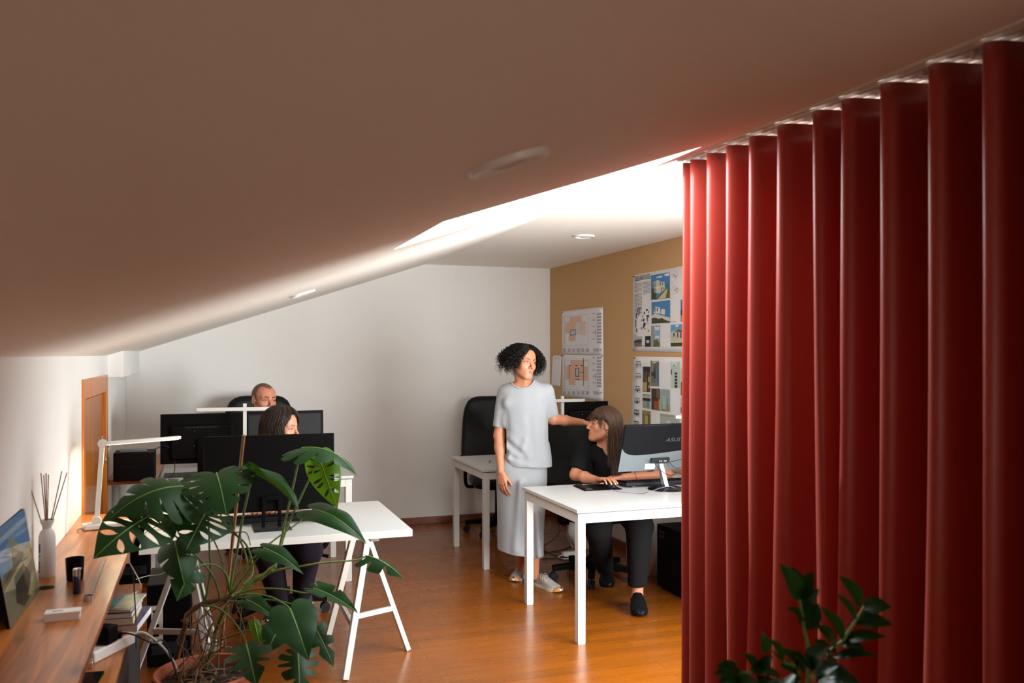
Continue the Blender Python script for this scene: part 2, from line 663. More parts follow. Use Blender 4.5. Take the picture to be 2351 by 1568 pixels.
# wall behind the photographer with a small unseen window added for the fill light
RX0, RX1, RZ0, RZ1 = .88, 2.02, .84, 1.76
g = MB()
g.bx(XL - .15, RX0, YN - .15, YN, -.1, ZK + .1)
g.bx(RX1, XR + .15, YN - .15, YN, -.1, ZK + .1)
g.bx(RX0, RX1, YN - .15, YN, -.1, RZ0)
g.bx(RX0, RX1, YN - .15, YN, RZ1, ZK + .1)
struct(g.build('wall_front', M['wall']))
w = bpy.data.objects.new('added_window', None)
C.objects.link(w)
w.location = (0, YN, 0)
w['kind'] = 'structure'
g = MB()
g.bx(RX0, RX0 + .06, -.1, -.05, RZ0, RZ1).bx(RX1 - .06, RX1, -.1, -.05, RZ0, RZ1)
g.bx(RX0 + .06, RX1 - .06, -.1, -.05, RZ0, RZ0 + .06).bx(RX0 + .06, RX1 - .06, -.1, -.05, RZ1 - .06, RZ1)
g.build('window_frame', M['white_plastic'], w, bevel=.003)
MB().bx(RX0 + .06, RX1 - .06, -.078, -.074, RZ0 + .06, RZ1 - .06).build('window_pane', M['glass'], w)

# ceiling: slope with the skylight opening, and the flat part; one object
SX0, SX1, SY0, SY1 = .764, 1.766, 2.90, 3.735
th = .14


def slope_block(g, x0, x1, y0, y1):
    g.add([(x0, y0, zs(x0)), (x1, y0, zs(x1)), (x1, y1, zs(x1)), (x0, y1, zs(x0)),
           (x0, y0, zs(x0) + th), (x1, y0, zs(x1) + th), (x1, y1, zs(x1) + th), (x0, y1, zs(x0) + th)],
          [(0, 1, 2, 3), (7, 6, 5, 4), (0, 4, 5, 1), (1, 5, 6, 2), (2, 6, 7, 3), (3, 7, 4, 0)])


g = MB()
slope_block(g, XL - .2, SX0, YN - .2, YB + .2)
slope_block(g, SX1, XK, YN - .2, YB + .2)
slope_block(g, SX0, SX1, YN - .2, SY0)
slope_block(g, SX0, SX1, SY1, YB + .2)
g.bx(XK, XR + .2, YN - .2, YB + .2, ZK, ZK + th)
struct(g.build('ceiling', M['ceil'], smooth=0))
# skylight
w = bpy.data.objects.new('window_1', None)
C.objects.link(w)
w.location = (SX0, SY0, zs(SX0))
w.rotation_euler = (0, -SLOPE, 0)
w['kind'] = 'structure'
Lx = (SX1 - SX0) / math.cos(SLOPE)
Ly = SY1 - SY0
g = MB()
for (x0, x1, y0, y1) in ((-.03, .0, -.03, Ly + .03), (Lx, Lx + .03, -.03, Ly + .03), (0, Lx, -.03, 0), (0, Lx, Ly, Ly + .03)):
    g.bx(x0, x1, y0, y1, .10, .27)
g.build('window_frame', M['white_plastic'], w)
MB().bx(0, Lx, 0, Ly, .040, .046).build('window_pane', M['glass'], w)

# skirting
struct(MB().bx(XL, XR, YB - .014, YB, 0, .068).build('baseboard_back', M['skirting'], bevel=.003))
struct(MB().bx(XR - .014, XR, YN + .01, YB - .014, 0, .068).build('baseboard_right', M['skirting'], bevel=.003))

# recessed ceiling lights
def downlight(loc, tilt, r, label):
    t = thing('recessed_ceiling_light', label, 'light', loc, 0, 'recessed ceiling lights')
    t.rotation_euler = (0, tilt, 0)
    g = MB()
    g.lathe([(r, .004), (r, -.006), (r * .96, -.013), (r * .86, -.014), (r * .76, -.006), (r * .74, .004)], n=40)
    g.build('trim_ring', M['white_plastic'], t)
    MB().lathe([(r * .76, .002), (r * .6, -.004), (r * .3, -.013), (.0, -.016)], n=32).build('bulb', M['diffuser'], t)
    return t


def on_slope(px, py):
    """photo pixel to a point on the sloped ceiling."""
    a, b = at(px, py, d=1.0), at(px, py, d=2.0)
    dv = b - a
    k = (ZK - ZLW) / (XK - XL)
    d = (ZLW + k * (a.x - XL) - a.z) / (dv.z - k * dv.x)
    return a + dv * d


p = on_slope(1167, 367)
downlight(p, -SLOPE, .085, 'round recessed light in the sloping ceiling before the roof window')
p = on_slope(694, 673)
downlight(p, -SLOPE, .085, 'round recessed light low in the slope, over the left desks')
p = at(1341, 541, Z=ZK)
downlight(p, 0, .075, 'small round recessed light in the flat white ceiling')


# ================================================================== CURTAIN
t = thing('curtain_track', 'cream metal curtain track screwed along the ceiling kink above the red curtain', 'curtain rail', (XK, 2.0, ZK))
g = MB()
g.bx(-.058, .130, -1.2, 1.30, -.012, .002)
for x0 in (-.058, -.018, .024, .066, .112):
    g.bx(x0, x0 + .018, -1.2, 1.30, -.026, -.011)
g.build('track_profile', M['rail'], t, bevel=.002)
peaks = [3.278, 3.215, 3.087, 2.947, 2.794, 2.621, 2.427, 2.29, 2.119, 1.932, 1.752, 1.58, 1.40, 1.21, 1.03, .85]
for i, y in enumerate(peaks[1:], 1):
    gl = MB()
    yv = (y + peaks[i - 1]) / 2
    gl.bx(.008, .018, yv - 2.0 - .006, yv - 2.0 + .006, -.040, -.012)
    gl.build('glider', M['white_plastic'], t)

random.seed(5)
NF = len(peaks) - 1
amp = [random.uniform(.85, 1.2) for _ in peaks]
ph = [random.uniform(0, 6.28) for _ in peaks]
sway = [0, 0, .012, -.012, .008, .045, -.055, .03, .0, .012, -.012, 0, 0, 0, 0, 0, 0]


def curtain_pt(u, v):
    s = u * NF
    i = min(int(s), NF - 1)
    f = s - i
    z = .012 + v * 2.384
    low = 1 - v
    y0 = peaks[i] + sway[i] * low ** 1.6
    y1 = peaks[i + 1] + sway[i + 1] * low ** 1.6
    sp = y0 - y1
    # omega shaped fold: x swings from the room side (-) to the window side (+)
    a = 2 * PI * f
    A = min(.080, .62 * sp) * (amp[i] * (1 - f) + amp[i + 1] * f) * (.92 + .12 * low)
    x = 1.905 + A - A * math.cos(a) - .008 * math.cos(3 * a) * low
    y = y0 - sp * f - .045 * sp * math.sin(2 * a) + .05 * sp * math.sin(a)
    x += .006 * math.sin(3.1 * z + ph[i]) * low
    y += .010 * math.sin(2.3 * z + ph[i] * 1.7) * low
    return (x, y, z)


cur = MB().grid(curtain_pt, NF * 22, 36).build('curtain', M['curtain'], smooth=80)
so = cur.modifiers.new('cloth_thickness', 'SOLIDIFY')
so.thickness = .0016
tag(cur, 'long red curtain hanging in deep wavy folds from the ceiling track', 'curtain')

# ================================================================== LEDGE AND SHELF ALONG THE LEFT WALL
lg = MB().bx(XL + .001, -.308, YN + .01, 5.15, .718, .74).build('wall_ledge', M['ledge'], bevel=.003)
hole = lg
tag(lg, 'long varnished pine ledge along the left wall, in front of the low door', 'ledge')
p = at(104, 1350, Z=.74)
MB().lathe([(.030, 0.0006), (.030, .0012), (.026, .0014), (.0, .0008)], n=32).build('cable_hole', M['black_matte'], lg).location = (p.x, p.y, .74)
lg2 = MB().bx(XL + .001, -.30, 6.47, YB - .001, .712, .745).build('wall_ledge', M['ledge'], bevel=.003)
tag(lg2, 'short pine ledge in the far left corner, past the door, under the black network box', 'ledge')
g = MB()
g.bx(XL + .005, XL + .03, 6.475, 6.495, 0, .711).build('leg', M['white_metal'], lg2)
MB().bx(-.345, -.32, 6.475, 6.495, 0, .711).build('leg', M['white_metal'], lg2)
g = MB()
for y in (-.6, .6, 1.8, 3.0, 4.9):
    gb = MB()
    gb.bx(XL + .002, XL + .02, y - .012, y + .012, .52, .718).bx(XL + .02, -.36, y - .012, y + .012, .70, .718)
    gb.build('bracket', M['white_metal'], lg)

sh = thing('low_shelf_unit', 'low oak shelf unit with dark front, tucked beneath the long pine ledge', 'shelf', (-.445, 2.9, 0))
MB().bx(-.165, .165, -1.9, 1.65, .478, .50).build('top', M['shelf'], sh, bevel=.002)
MB().bx(-.165, .155, 1.628, 1.65, 0, .478).build('side_panel', M['shelf'], sh, bevel=.002)
MB().bx(-.165, .155, -1.9, -1.878, 0, .478).build('side_panel', M['shelf'], sh, bevel=.002)
for i in range(5):
    y0 = -1.876 + i * .7005
    MB().bx(.138, .156, y0 + .002, y0 + .698, .03, .474).build('door', M['dgrey'], sh, bevel=.002)

# ================================================================== TABLES
def frame_table(label, x0, x1, y0, y1, ztop=.74, leg=.045, group='white frame tables'):
    t = thing('desk', label, 'desk', ((x0 + x1) / 2, (y0 + y1) / 2, 0), 0)
    w, d = x1 - x0, y1 - y0
    MB().bx(-w / 2, w / 2, -d / 2, d / 2, ztop - .020, ztop).build('tabletop', M['white_top'], t, bevel=.0015)
    i = .006
    g = MB()
    a, b = w / 2 - i - .004, d / 2 - i - .004
    g.bx(-a + leg, a - leg, -b, -b + .022, ztop - .078, ztop - .026)
    g.bx(-a + leg, a - leg, b - .022, b, ztop - .078, ztop - .026)
    g.bx(-a, -a + .022, -b + leg, b - leg, ztop - .078, ztop - .026)
    g.bx(a - .022, a, -b + leg, b - leg, ztop - .078, ztop - .026)
    g.bx(-a + .03, a - .03, -b + .03, b - .03, ztop - .027, ztop - .0195)
    g.build('apron', M['white_metal'], t, bevel=.0015)
    for sx in (-1, 1):
        for sy in (-1, 1):
            xa, ya = sx * (a - leg / 2), sy * (b - leg / 2)
            l = MB().bx(xa - leg / 2, xa + leg / 2, ya - leg / 2, ya + leg / 2, .004, ztop - .026).build('leg', M['white_metal'], t, bevel=.002)
            MB().bx(xa - leg / 2 + .002, xa + leg / 2 - .002, ya - leg / 2 + .002, ya + leg / 2 - .002, 0, .006).build('foot_cap', M['white_plastic'], l)
    return t


frame_table('white frame desk jutting from the cork wall, nearest the red curtain', 1.918, 3.185, 4.428, 5.305)
frame_table('white frame desk behind the standing woman, with the empty office chair', 1.935, 3.185, 6.205, 7.09)
frame_table('white frame desk of the shaven-headed man, carrying two black monitors', -.285, .985, 6.20, 7.05)

# trestle desk
tt = MB().bx(-.273, .952, 4.205, 5.09, .706, .74).build('trestle_tabletop', M['white_top'], bevel=.0015)
g = MB()
g.bx(-.2734, .9524, 4.2044, 4.2056, .7065, .7385).bx(-.2734, .9524, 5.0894, 5.0906, .7065, .7385).bx(-.2736, -.2724, 4.205, 5.09, .7065, .7385).bx(.9514, .9526, 4.205, 5.09, .7065, .7385)
g.build('edge_band', M['edge'], tt)
tag(tt, 'white board desktop lying on two white trestles behind the big plant', 'desktop')


def trestle(loc, mirror, label):
    t = thing('trestle', label, 'trestle', loc, 0, None)
    s = -1 if mirror else 1
    def leg(a, b, w=.034, h=.022):
        a, b = Vector((s * a[0], a[1], a[2])), Vector((s * b[0], b[1], b[2]))
        MB().bar(a, b, w, h, up=(s * .3, -1, 0)).build('leg', M['white_metal'], t, bevel=.002)
    leg((-.14, -.33, .004), (0, -.17, .675))
    leg((-.14, .33, .004), (0, .17, .675))
    leg((.245, -.005, .004), (.01, -.03, .675), w=.026)
    MB().bx(-.022, .022, -.36, .36, .674, .7055).build('top_bar', M['white_metal'], t, bevel=.002)
    g = MB()
    zc = .24
    x = s * (-.14 + .14 * zc / .675)
    g.bar((x, -.27, zc), (x, .27, zc), .018, .03)
    g.bar((x, -.12, zc), (s * .16, -.015, zc), .018, .026)
    g.build('brace', M['white_metal'], t, bevel=.0015)
    return t


trestle((.785, 4.655, 0), False, 'white metal trestle with splayed legs, under the free end of the board desktop')
trestle((-.085, 4.655, 0), True, 'white metal trestle half hidden by the potted plant, on the pine ledge side')

# ================================================================== OFFICE CHAIRS
def office_chair(label, loc, rotz, back_w=.50, back_h=.62, back_z=.50, exec_=False, arms=True):
    """faces local -Y"""
    t = thing('office_chair', label, 'chair', loc, rotz)
    lm = M['leather'] if exec_ else M['fabric_black']

    def seat(u, v):
        a, b = (u - .5) * 2, (v - .5) * 2
        r = (abs(a) ** 4 + abs(b) ** 4) ** .25
        return a, b, r
    g = MB()
    n = 16
    prof = [(0.0, .525), (.6, .523), (.85, .515), (.97, .495), (1.0, .465), (.96, .435), (.8, .425), (0.0, .42)]
    for sgn in (1,):
        ring = []
        vs_, fs = [], []
        for (r, z) in prof:
            for j in range(40):
                an = 2 * PI * j / 40
                ca, sa = math.cos(an), math.sin(an)
                k = 1 / (abs(ca) ** 4 + abs(sa) ** 4) ** .25
                vs_.append((.25 * r * ca * k, .245 * r * sa * k, z - .012 * (1 if sa * k * r < -.6 else 0)))
        for i in range(len(prof) - 1):
            for j in range(40):
                j2 = (j + 1) % 40
                fs.append((i * 40 + j, i * 40 + j2, (i + 1) * 40 + j2, (i + 1) * 40 + j))
        g.add(vs_, fs)
    g.build('seat', lm, t, smooth=60)
    # back cushion: superellipse slab, leaning and curved
    vs_, fs = [], []
    lay = [(-.0, .0), (.0, .85), (.012, .97), (.035, 1.0), (.06, .96), (.07, .82), (.07, 0.0)]
    for (dy, r) in lay:
        for j in range(48):
            an = 2 * PI * j / 48
            ca, sa = math.cos(an), math.sin(an)
            k = 1 / (abs(ca) ** 5 + abs(sa) ** 5) ** .2
            x = back_w / 2 * r * ca * k
            zz = back_h / 2 * r * sa * k
            taper = 1 - .10 * (zz / (back_h / 2))
            x *= taper
            y = .21 + dy + .13 * (zz / back_h + .5) - .35 * x * x + .05 * math.cos(zz * 5)
            vs_.append((x, y, back_z + back_h / 2 + zz))
    for i in range(len(lay) - 1):
        for j in range(48):
            j2 = (j + 1) % 48
            fs.append((i * 48 + j, i * 48 + j2, (i + 1) * 48 + j2, (i + 1) * 48 + j))
    MB().add(vs_, fs).build('backrest', lm, t, smooth=60)
    g = MB()
    g.tube(bez([(0, .10, .42), (0, .26, .43), (0, .30, .56), (0, .345, .75)], 6), [.03] * 19, 8)
    g.build('back_support', M['black'], t)
    if arms:
        for s in (-1, 1):
            g = MB()
            g.tube(bez([(s * .22, -.02, .42), (s * .29, -.02, .44), (s * .295, .0, .62), (s * .295, .02, .655)], 6), .016, 8)
            g.box((s * .295, .0, .668), (.055, .26, .028))
            g.build('armrest', M['black'], t, bevel=.006)
    g = MB().cyl((0, 0), .028, .10, .42)
    g.cyl((0, 0), .045, .07, .16)
    g.box((0, 0, .41), (.20, .22, .03))
    g.build('gas_column', M['black'], t)
    MB().tube([(.1, -.05, .405), (.22, -.07, .395), (.31, -.08, .375)], [.006, .006, .011], 8).build('height_lever', M['black'], t)
    for k in range(5):
        an = 2 * PI * k / 5 + .3
        ca, sa = math.cos(an), math.sin(an)
        g = MB()
        g.bar((ca * .02, sa * .02, .115), (ca * .295, sa * .295, .085), .045, .04)
        leg = g.build('leg', M['black'], t, bevel=.006)
        c = MB()
        for off in (-.014, .014):
            px_, py_ = ca * .285 - sa * off, sa * .285 + ca * off
            c.tube([(px_ + sa * .010, py_ - ca * .010, .029), (px_ - sa * .010, py_ + ca * .010, .029)], .029, 16)
        c.tube([(ca * .285, sa * .285, .03), (ca * .285, sa * .285, .08)], .007, 8)
        c.build('caster', M['charcoal'], leg)
    return t


office_chair('black high-backed leather office chair standing empty at the back wall', (2.47, 7.47, 0), R(-8), .56, .70, .50, True)
office_chair('black office chair under the woman who reaches for her mouse', (2.60, 5.72, 0), R(10), .50, .60, .50, True)
office_chair('black office chair of the woman at the trestle desk', (.42, 5.52, 0), R(-14), .48, .52, .50)
office_chair('black office chair with rounded headrest behind the shaven-headed man', (.46, 7.42, 0), R(4), .60, .74, .50, True)

# ================================================================== MONITORS
def monitor(label, base, w, h, zc, tilt=0.0, yaw=0.0, style='flat', logo=None, dy=0.0):
    """back faces local -Y. base on the desk; zc panel centre height above the desk."""
    t = thing('monitor', label, 'monitor', base, yaw)
    Mx = Matrix.Translation((0, dy, zc)) @ Matrix.Rotation(tilt, 4, 'X')

    def tr(o):
        o.matrix_local = Mx
        return o
    g = MB()
    g.bx(-w / 2, w / 2, -.004, .016, -h / 2, h / 2)
    pnl = tr(g.build('panel', M['black'], t, bevel=.003))
    g = MB()
    g.bx(-w / 2 + .012, w / 2 - .012, .0155, .0175, -h / 2 + .02, h / 2 - .012)
    g.build('screen', M['screen'], pnl)
    if style == 'flat':
        g = MB()
        g.bx(-w * .5 + .004, w * .5 - .004, -.028, -.004, -h * .5 + .004, -h * .5 + .40 * h)
        g.build('rear_housing', M['black_matte'], pnl, bevel=.006)
        st = MB()
        for s in (-1, 1):
            st.bx(s * .038 - .008, s * .038 + .008, -.045, -.030, .006, zc - .11)
        st.bx(-.046, .046, -.046, -.026, zc - .128, zc - .108)
        st.build('stand', M['black_matte'], t, bevel=.002)
        MB().bx(-.088, .088, -.13, .06, 0, .007).build('stand_base', M['charcoal'], t, bevel=.002)
    elif style == 'tv':
        g = MB()
        g.bx(-w * .38, w * .38, -.03, -.004, -h * .42, h * .28)
        g.build('rear_housing', M['black'], pnl, bevel=.012)
        for (x, z) in ((-.05, .05), (.05, .05), (-.05, -.05), (.05, -.05)):
            MB().tube([(x, -.0295, z), (x, -.0325, z)], .0032, 10).build('mount_screw', M['chrome'], pnl)
        g = MB()
        for k in range(14):
            g.bx(-.11 + k * .016, -.10 + k * .016, -.0312, -.0295, h * .22, h * .235)
        g.build('vent_slots', M['dgrey'], pnl)
        MB().bx(-.03, .03, -.06, -.02, .006, zc).build('stand', M['black'], t, bevel=.004)
        MB().bx(-.12, .12, -.10, .10, 0, .012).build('stand_base', M['black'], t, bevel=.004)
    elif style == 'office':
        g = MB()
        vs_ = []
        g.bx(-w * .47, w * .47, -.024, -.004, -h * .46, h * .46)
        g.build('rear_housing', M['charcoal'], pnl, bevel=.01)
        g = MB().bx(-.02, .10, -.0258, -.0235, h * .20, h * .215)
        g.build('brand_strip', M['black_gloss'], pnl)
        MB().bx(-.04, .04, -.06, -.02, .006, zc).build('stand', M['black'], t, bevel=.004)
        MB().bx(-.12, .12, -.10, .10, 0, .012).build('stand_base', M['black'], t, bevel=.004)
    if logo:
        lm = M['logo_dark']
        text('lettering', logo, .036, lm, pnl, (w * .30, -.0290, -h * .5 + .12 * 1.0), (PI / 2, 0, 0))
    return t


p1, p2 = at(468, 1003, Y=4.5), at(768, 994, Y=4.5)
z1 = (p1.z + at(768, 1165, Y=4.5).z) / 2
monitor('large flat black monitor in front, behind the plant on the trestle desk', ((p1.x + p2.x) / 2, 4.50, .74), p2.x - p1.x, .375, z1 - .74, R(-2), R(1.5), 'flat', 'xiaomi')
p1, p2 = at(368, 953, Y=6.45), at(558, 947, Y=6.45)
monitor('black monitor with bright screws on its back, nearest the network box in the corner', ((p1.x + p2.x) / 2, 6.45, .74), p2.x - p1.x, .34, 1.01 - .74, R(-2), R(-1), 'tv')
p1, p2 = at(560, 950, Y=6.50), at(744, 944, Y=6.50)
monitor('charcoal monitor right of the lamp post, on the man\'s desk', ((p1.x + p2.x) / 2, 6.50, .74), p2.x - p1.x, .345, 1.01 - .74, R(-2), R(6), 'office')
p1, p2 = at(1284, 933, Y=6.75), at(1407, 930, Y=6.75)
monitor('black monitor on the far desk, behind the seated woman\'s head', ((p1.x + p2.x) / 2, 6.75, .74), .44, .31, 1.04 - .74, R(-2), R(0), 'tv')
monitor('dark monitor on the far desk, peeping out at the standing woman\'s hip', (2.43, 6.92, .74), .36, .30, 1.00 - .74, R(-2), R(-55), 'office')

# monitor with the curved glossy back on the right desk
t = thing('monitor', 'tilted black monitor with glossy curved back, on the desk by the curtain', 'monitor', (2.745, 4.925, .74), R(1.5))
w_, h_ = .585, .315
Mx = Matrix.Translation((-.045, -.03, .268)) @ Matrix.Rotation(R(20), 4, 'X')
MB().bx(-w_ / 2, w_ / 2, -.004, .014, -h_ / 2, h_ / 2).build('panel', M['black_gloss'], t, bevel=.003).matrix_local = Mx
pnl = t.children[0]
MB().bx(-w_ / 2 + .01, w_ / 2 - .01, .0135, .0155, -h_ / 2 + .012, h_ / 2 - .01).build('screen', M['screen'], pnl)
# lower grey matte half with a wavy upper border
pts = []
for k in range(25):
    u = k / 24
    x = -w_ / 2 + .004 + u * (w_ - .008)
    z = -.050 + .055 * math.exp(-u / .06) + .045 * u ** 1.6
    pts.append((x, -.0055, z))
g = MB().prism(pts + [(w_ / 2 - .004, -.0055, -h_ / 2 + .003), (-w_ / 2 + .004, -.0055, -h_ / 2 + .003)], (0, .0035, 0))
g.build('lower_back_shell', M['grey_metal'], pnl)
g = MB()
up = [(x, -.010, z + .002) for (x, y, z) in pts] + [(w_ / 2 - .003, -.004, h_ / 2 - .006), (-w_ / 2 + .003, -.004, h_ / 2 - .006)]
g.prism(up, (0, .006, 0))
g.build('upper_back_shell', M['black_gloss'], pnl, bevel=.002)
text('lettering', 'ASUS', .036, M['logo'], pnl, (.055, -.0108, .055), (PI / 2, 0, 0), shear=.32, sx=1.25)
g = MB().bx(-.075, .055, -.022, -.004, -.098, -.066)
cn = g.build('connector_panel', M['charcoal'], pnl, bevel=.004)
g = MB()
for k, x in enumerate((-.02, -.008, .012, .024)):
    g.bx(x, x + .008, -.0228, -.0215, -.088, -.080)
g.build('ports', M['silver'], pnl)
MB().bx(-.105, -.035, -.0072, -.0055, -.143, -.107).build('rating_label', M['paper'], pnl)
g = MB()
for k in range(6):
    g.bx(-.098, -.05 - .006 * (k % 3), -.0078, -.0070, -.112 - k * .005, -.1105 - k * .005)
g.build('label_print', M['ink'], pnl)
for k, q in enumerate(([(-.10, -.03, -.075), (-.04, -.05, -.085), (.06, -.08, -.055), (.22, -.06, -.03)], [(.05, -.02, -.09), (.09, -.06, -.12), (.16, -.07, -.08), (.26, -.05, -.05)], [(-.07, -.03, -.08), (-.02, -.06, -.13), (.05, -.07, -.16), (.12, -.05, -.150), (.26, -.05, -.09)])):
    MB().tube(bez(q, 8), .0028, 6).build('cable', M['cable'], pnl)
g = MB()
g.prism([(-.03, .01, .02), (-.03, -.035, .02), (-.055, -.005, .165), (-.055, .02, .165)], (.028, 0, 0))
g.build('stand', M['silver'], t, bevel=.002)
g = MB()
g.lathe([(.0, .016), (.09, .014), (.115, .007), (.118, .0), (0, 0)], n=48)
g.build('stand_base', M['black_gloss'], t, smooth=50)

# ================================================================== DESK LAMPS
def lamp_glow(parent, loc, sx, sy, power, direction, align=None):
    l = bpy.data.lights.new('led_light', 'AREA')
    l.shape = 'RECTANGLE'
    l.size, l.size_y = sx, sy
    l.energy = power
    l.color = (1.0, .80, .52)
    o = bpy.data.objects.new('led_light', l)
    C.objects.link(o)
    o.parent = parent
    o.location = loc
    if align is not None:
        x = Vector(align).normalized()
        z = Vector((0, 0, 1))
        z = (z - x * z.dot(x)).normalized()
        o.rotation_euler = Matrix((x, z.cross(x), z)).transposed().to_euler()
    return o


def t_lamp(label, px, Y, py_bar, L=.52, off=0.0, lit=False, base_z=.74):
    p = at(px, py_bar, Y=Y)
    hz = p.z - base_z
    t = thing('desk_lamp', label, 'desk lamp', (p.x, p.y, base_z), R(-1.5), None)
    MB().bx(-.11, .11, -.07, .07, 0, .022).build('base', M['white_metal'], t, bevel=.004)
    MB().bx(-.012, .012, -.012, .012, .02, hz + .035).build('post', M['white_metal'], t, bevel=.0015)
    b = MB().bx(-L / 2 + off, L / 2 + off, -.034, -.012, -.011 + hz, .011 + hz).build('light_bar', M['white_metal'], t, bevel=.0015)
    if lit:
        lamp_glow(t, (off, -.023, hz - .016), L - .06, .016, 1.0, (0, 0, -1))
    MB().bx(-L / 2 + off + .02, L / 2 + off - .02, -.031, -.015, -.0135 + hz, -.0105 + hz).build('led_strip', M['warm_led'] if lit else M['diffuser'], b)
    return t


t_lamp('white T-shaped desk lamp on the man\'s desk, its bar crossing before his chin', 562, 6.285, 938, .62, .0)
t_lamp('white T-shaped desk lamp on the far desk, behind the standing woman\'s outstretched arm', 1291, 6.48, 919, .40, -.02)
t_lamp('white lamp bar just showing from behind the curtain, on the near right desk', 1580, 5.22, 956, .22, 0)

# jointed lamp on the ledge
pb = at(222, 1214, Z=.74)
t = thing('desk_lamp', 'white jointed desk lamp with long bar arm, standing on the pine ledge', 'desk lamp', (pb.x, pb.y, .74))
el = at(235, 1018, d=4.42) - Vector((pb.x, pb.y, .74))
en = at(413, 1004, d=4.75) - Vector((pb.x, pb.y, .74))
MB().bar((-.06, -.01, .014), (.16, .05, .014), .09, .026).build('base', M['white_metal'], t, bevel=.006)
MB().bar((0, 0, .035), el, .022, .016, up=(0, -1, 0)).build('lower_arm', M['white_metal'], t, bevel=.002)
ar = MB().bar(el, en, .028, .016).build('light_bar', M['white_metal'], t, bevel=.002)
dn = Vector((0, 0, -.0095))
MB().bar(el.lerp(en, .06) + dn, el.lerp(en, .97) + dn, .018, .003).build('led_strip', M['warm_led'], ar)
lamp_glow(t, el.lerp(en, .52) + Vector((0, 0, -.013)), (en - el).length * .88, .016, 5.0, None, en - el)
for c_, nm in ((el, 'elbow_joint'), (Vector((0, 0, .04)), 'base_joint')):
    MB().tube([c_ + Vector((0, -.016, 0)), c_ + Vector((0, .016, 0))], .021, 24).build(nm, M['white_metal'], t, bevel=.002)
MB().tube(bez([(.04, .03, .012), (-.05, .06, .006), (-.085, .0, .005), (-.06, -.05, .02), (-.03, -.01, .03)], 8), .003, 6).build('cord', M['cable_white'], t)

# ================================================================== KEYBOARDS, MICE
def keyboard(label, loc, rotz, L=.44, D=.14):
    t = thing('keyboard', label, 'keyboard', loc, rotz)
    Mx = Matrix.Rotation(R(6), 4, 'X')      # raised at the back edge (local -Y is the far side from the typist)
    g = MB().prism([(-L / 2, D / 2, .004), (-L / 2, -D / 2, .010), (-L / 2, -D / 2, .032), (-L / 2, D / 2, .018)], (L, 0, 0))
    g.build('case', M['charcoal'], t, bevel=.003)
    rows, cols = 6, 21
    g = MB()
    for r in range(rows):
        for c in range(cols):
            x = -L / 2 + .012 + (c + .5) * (L - .024) / cols
            y = D / 2 - .012 - (r + .5) * (D - .024) / rows
            z = .018 + .014 * (D / 2 - y) / D
            g.box((x, y, z + .004), ((L - .024) / cols * .84, (D - .024) / rows * .84, .009), (R(-5.7), 0, 0))
    k = g.build('keys', M['black'], t, bevel=.0012)
    k['kind'] = 'stuff'
    for s in (-1, 1):
        MB().box((s * L * .38, -D / 2 + .012, .006), (.03, .012, .014)).build('foot', M['dgrey'], t, bevel=.001)
    return t


keyboard('black keyboard on the trestle desk under the typing hands', (.315, 4.655, .74), R(1.5), .46, .15)
keyboard('black keyboard on the near right desk, behind the tilted monitor', (2.765, 5.125, .74), R(0), .48, .15)

p = at(1371, 1120, Z=.74)
t = thing('mouse_pad', 'thin black mouse pad at the corner of the near right desk', 'mouse pad', (p.x, p.y, .74), R(-4))
MB().bx(-.125, .125, -.11, .11, 0, .006).build('pad', M['black'], t, bevel=.002)
MB().prism([(-.115, -.10, .006), (-.115, .10, .006), (-.105, .10, .020), (-.06, .10, .014), (-.055, .10, .006)][::-1] and [(-.113, -.098, .004), (-.113, -.098, .012), (-.10, -.098, .017), (-.075, -.098, .015), (-.06, -.098, .007), (-.06, -.098, .004)], (0, .196, 0)).build('wrist_rest', M['leather'], t, bevel=.002)
MOUSE = at(1400, 1117, Z=.746)
t = thing('computer_mouse', 'dark mouse under the seated woman\'s hand', 'mouse', (MOUSE.x, MOUSE.y, .746), R(12))
def mouse_pt(u, v):
    a, b = 2 * PI * u, v * PI / 2
    return (.031 * math.cos(a) * math.cos(b) ** .6, .052 * math.sin(a) * math.cos(b) ** .6, .036 * math.sin(b) * (1 + .15 * math.sin(a) * math.cos(b)))
MB().grid(mouse_pt, 32, 10).build('shell', M['charcoal'], t, smooth=60)
MB().tube([(-.004, -.030, .030), (.004, -.030, .030)], .008, 12).build('scroll_wheel', M['dgrey'], t)
q = [at(1402, 1124, Z=.752), at(1430, 1130, Z=.743), at(1470, 1133, Z=.743), at(1492, 1129, Z=.764), at(1515, 1121, Z=.766), at(1540, 1117, Z=.766), at(1562, 1126, Z=.745), at(1600, 1128, Z=.743)]
mi = Matrix.Rotation(-R(12), 4, 'Z') @ Matrix.Translation(-Vector((MOUSE.x, MOUSE.y, .746)))
MB().tube(bez([mi @ p for p in q], 10), .0022, 6).build('cord', M['cable_grey'], t)


# ================================================================== ORGANIC SURFACES (implicit shapes turned into one mesh)
def smin(a, b, k):
    if k <= 0:
        return np.minimum(a, b)
    h = np.maximum(k - np.abs(a - b), 0.0) / k
    return np.minimum(a, b) - h * h * k * 0.25


def smax(a, b, k):
    return -smin(-a, -b, k)


def sph(p, c, r):
    return np.sqrt(((p - np.array(c, np.float32)) ** 2).sum(-1)) - r


def cap(p, a, b, ra, rb=None):
    rb = ra if rb is None else rb
    a, b = np.array(a, np.float32), np.array(b, np.float32)
    pa, ba = p - a, b - a
    h = np.clip((pa @ ba) / max(float(ba @ ba), 1e-12), 0, 1)
    return np.sqrt(((pa - h[..., None] * ba) ** 2).sum(-1)) - (ra + (rb - ra) * h)


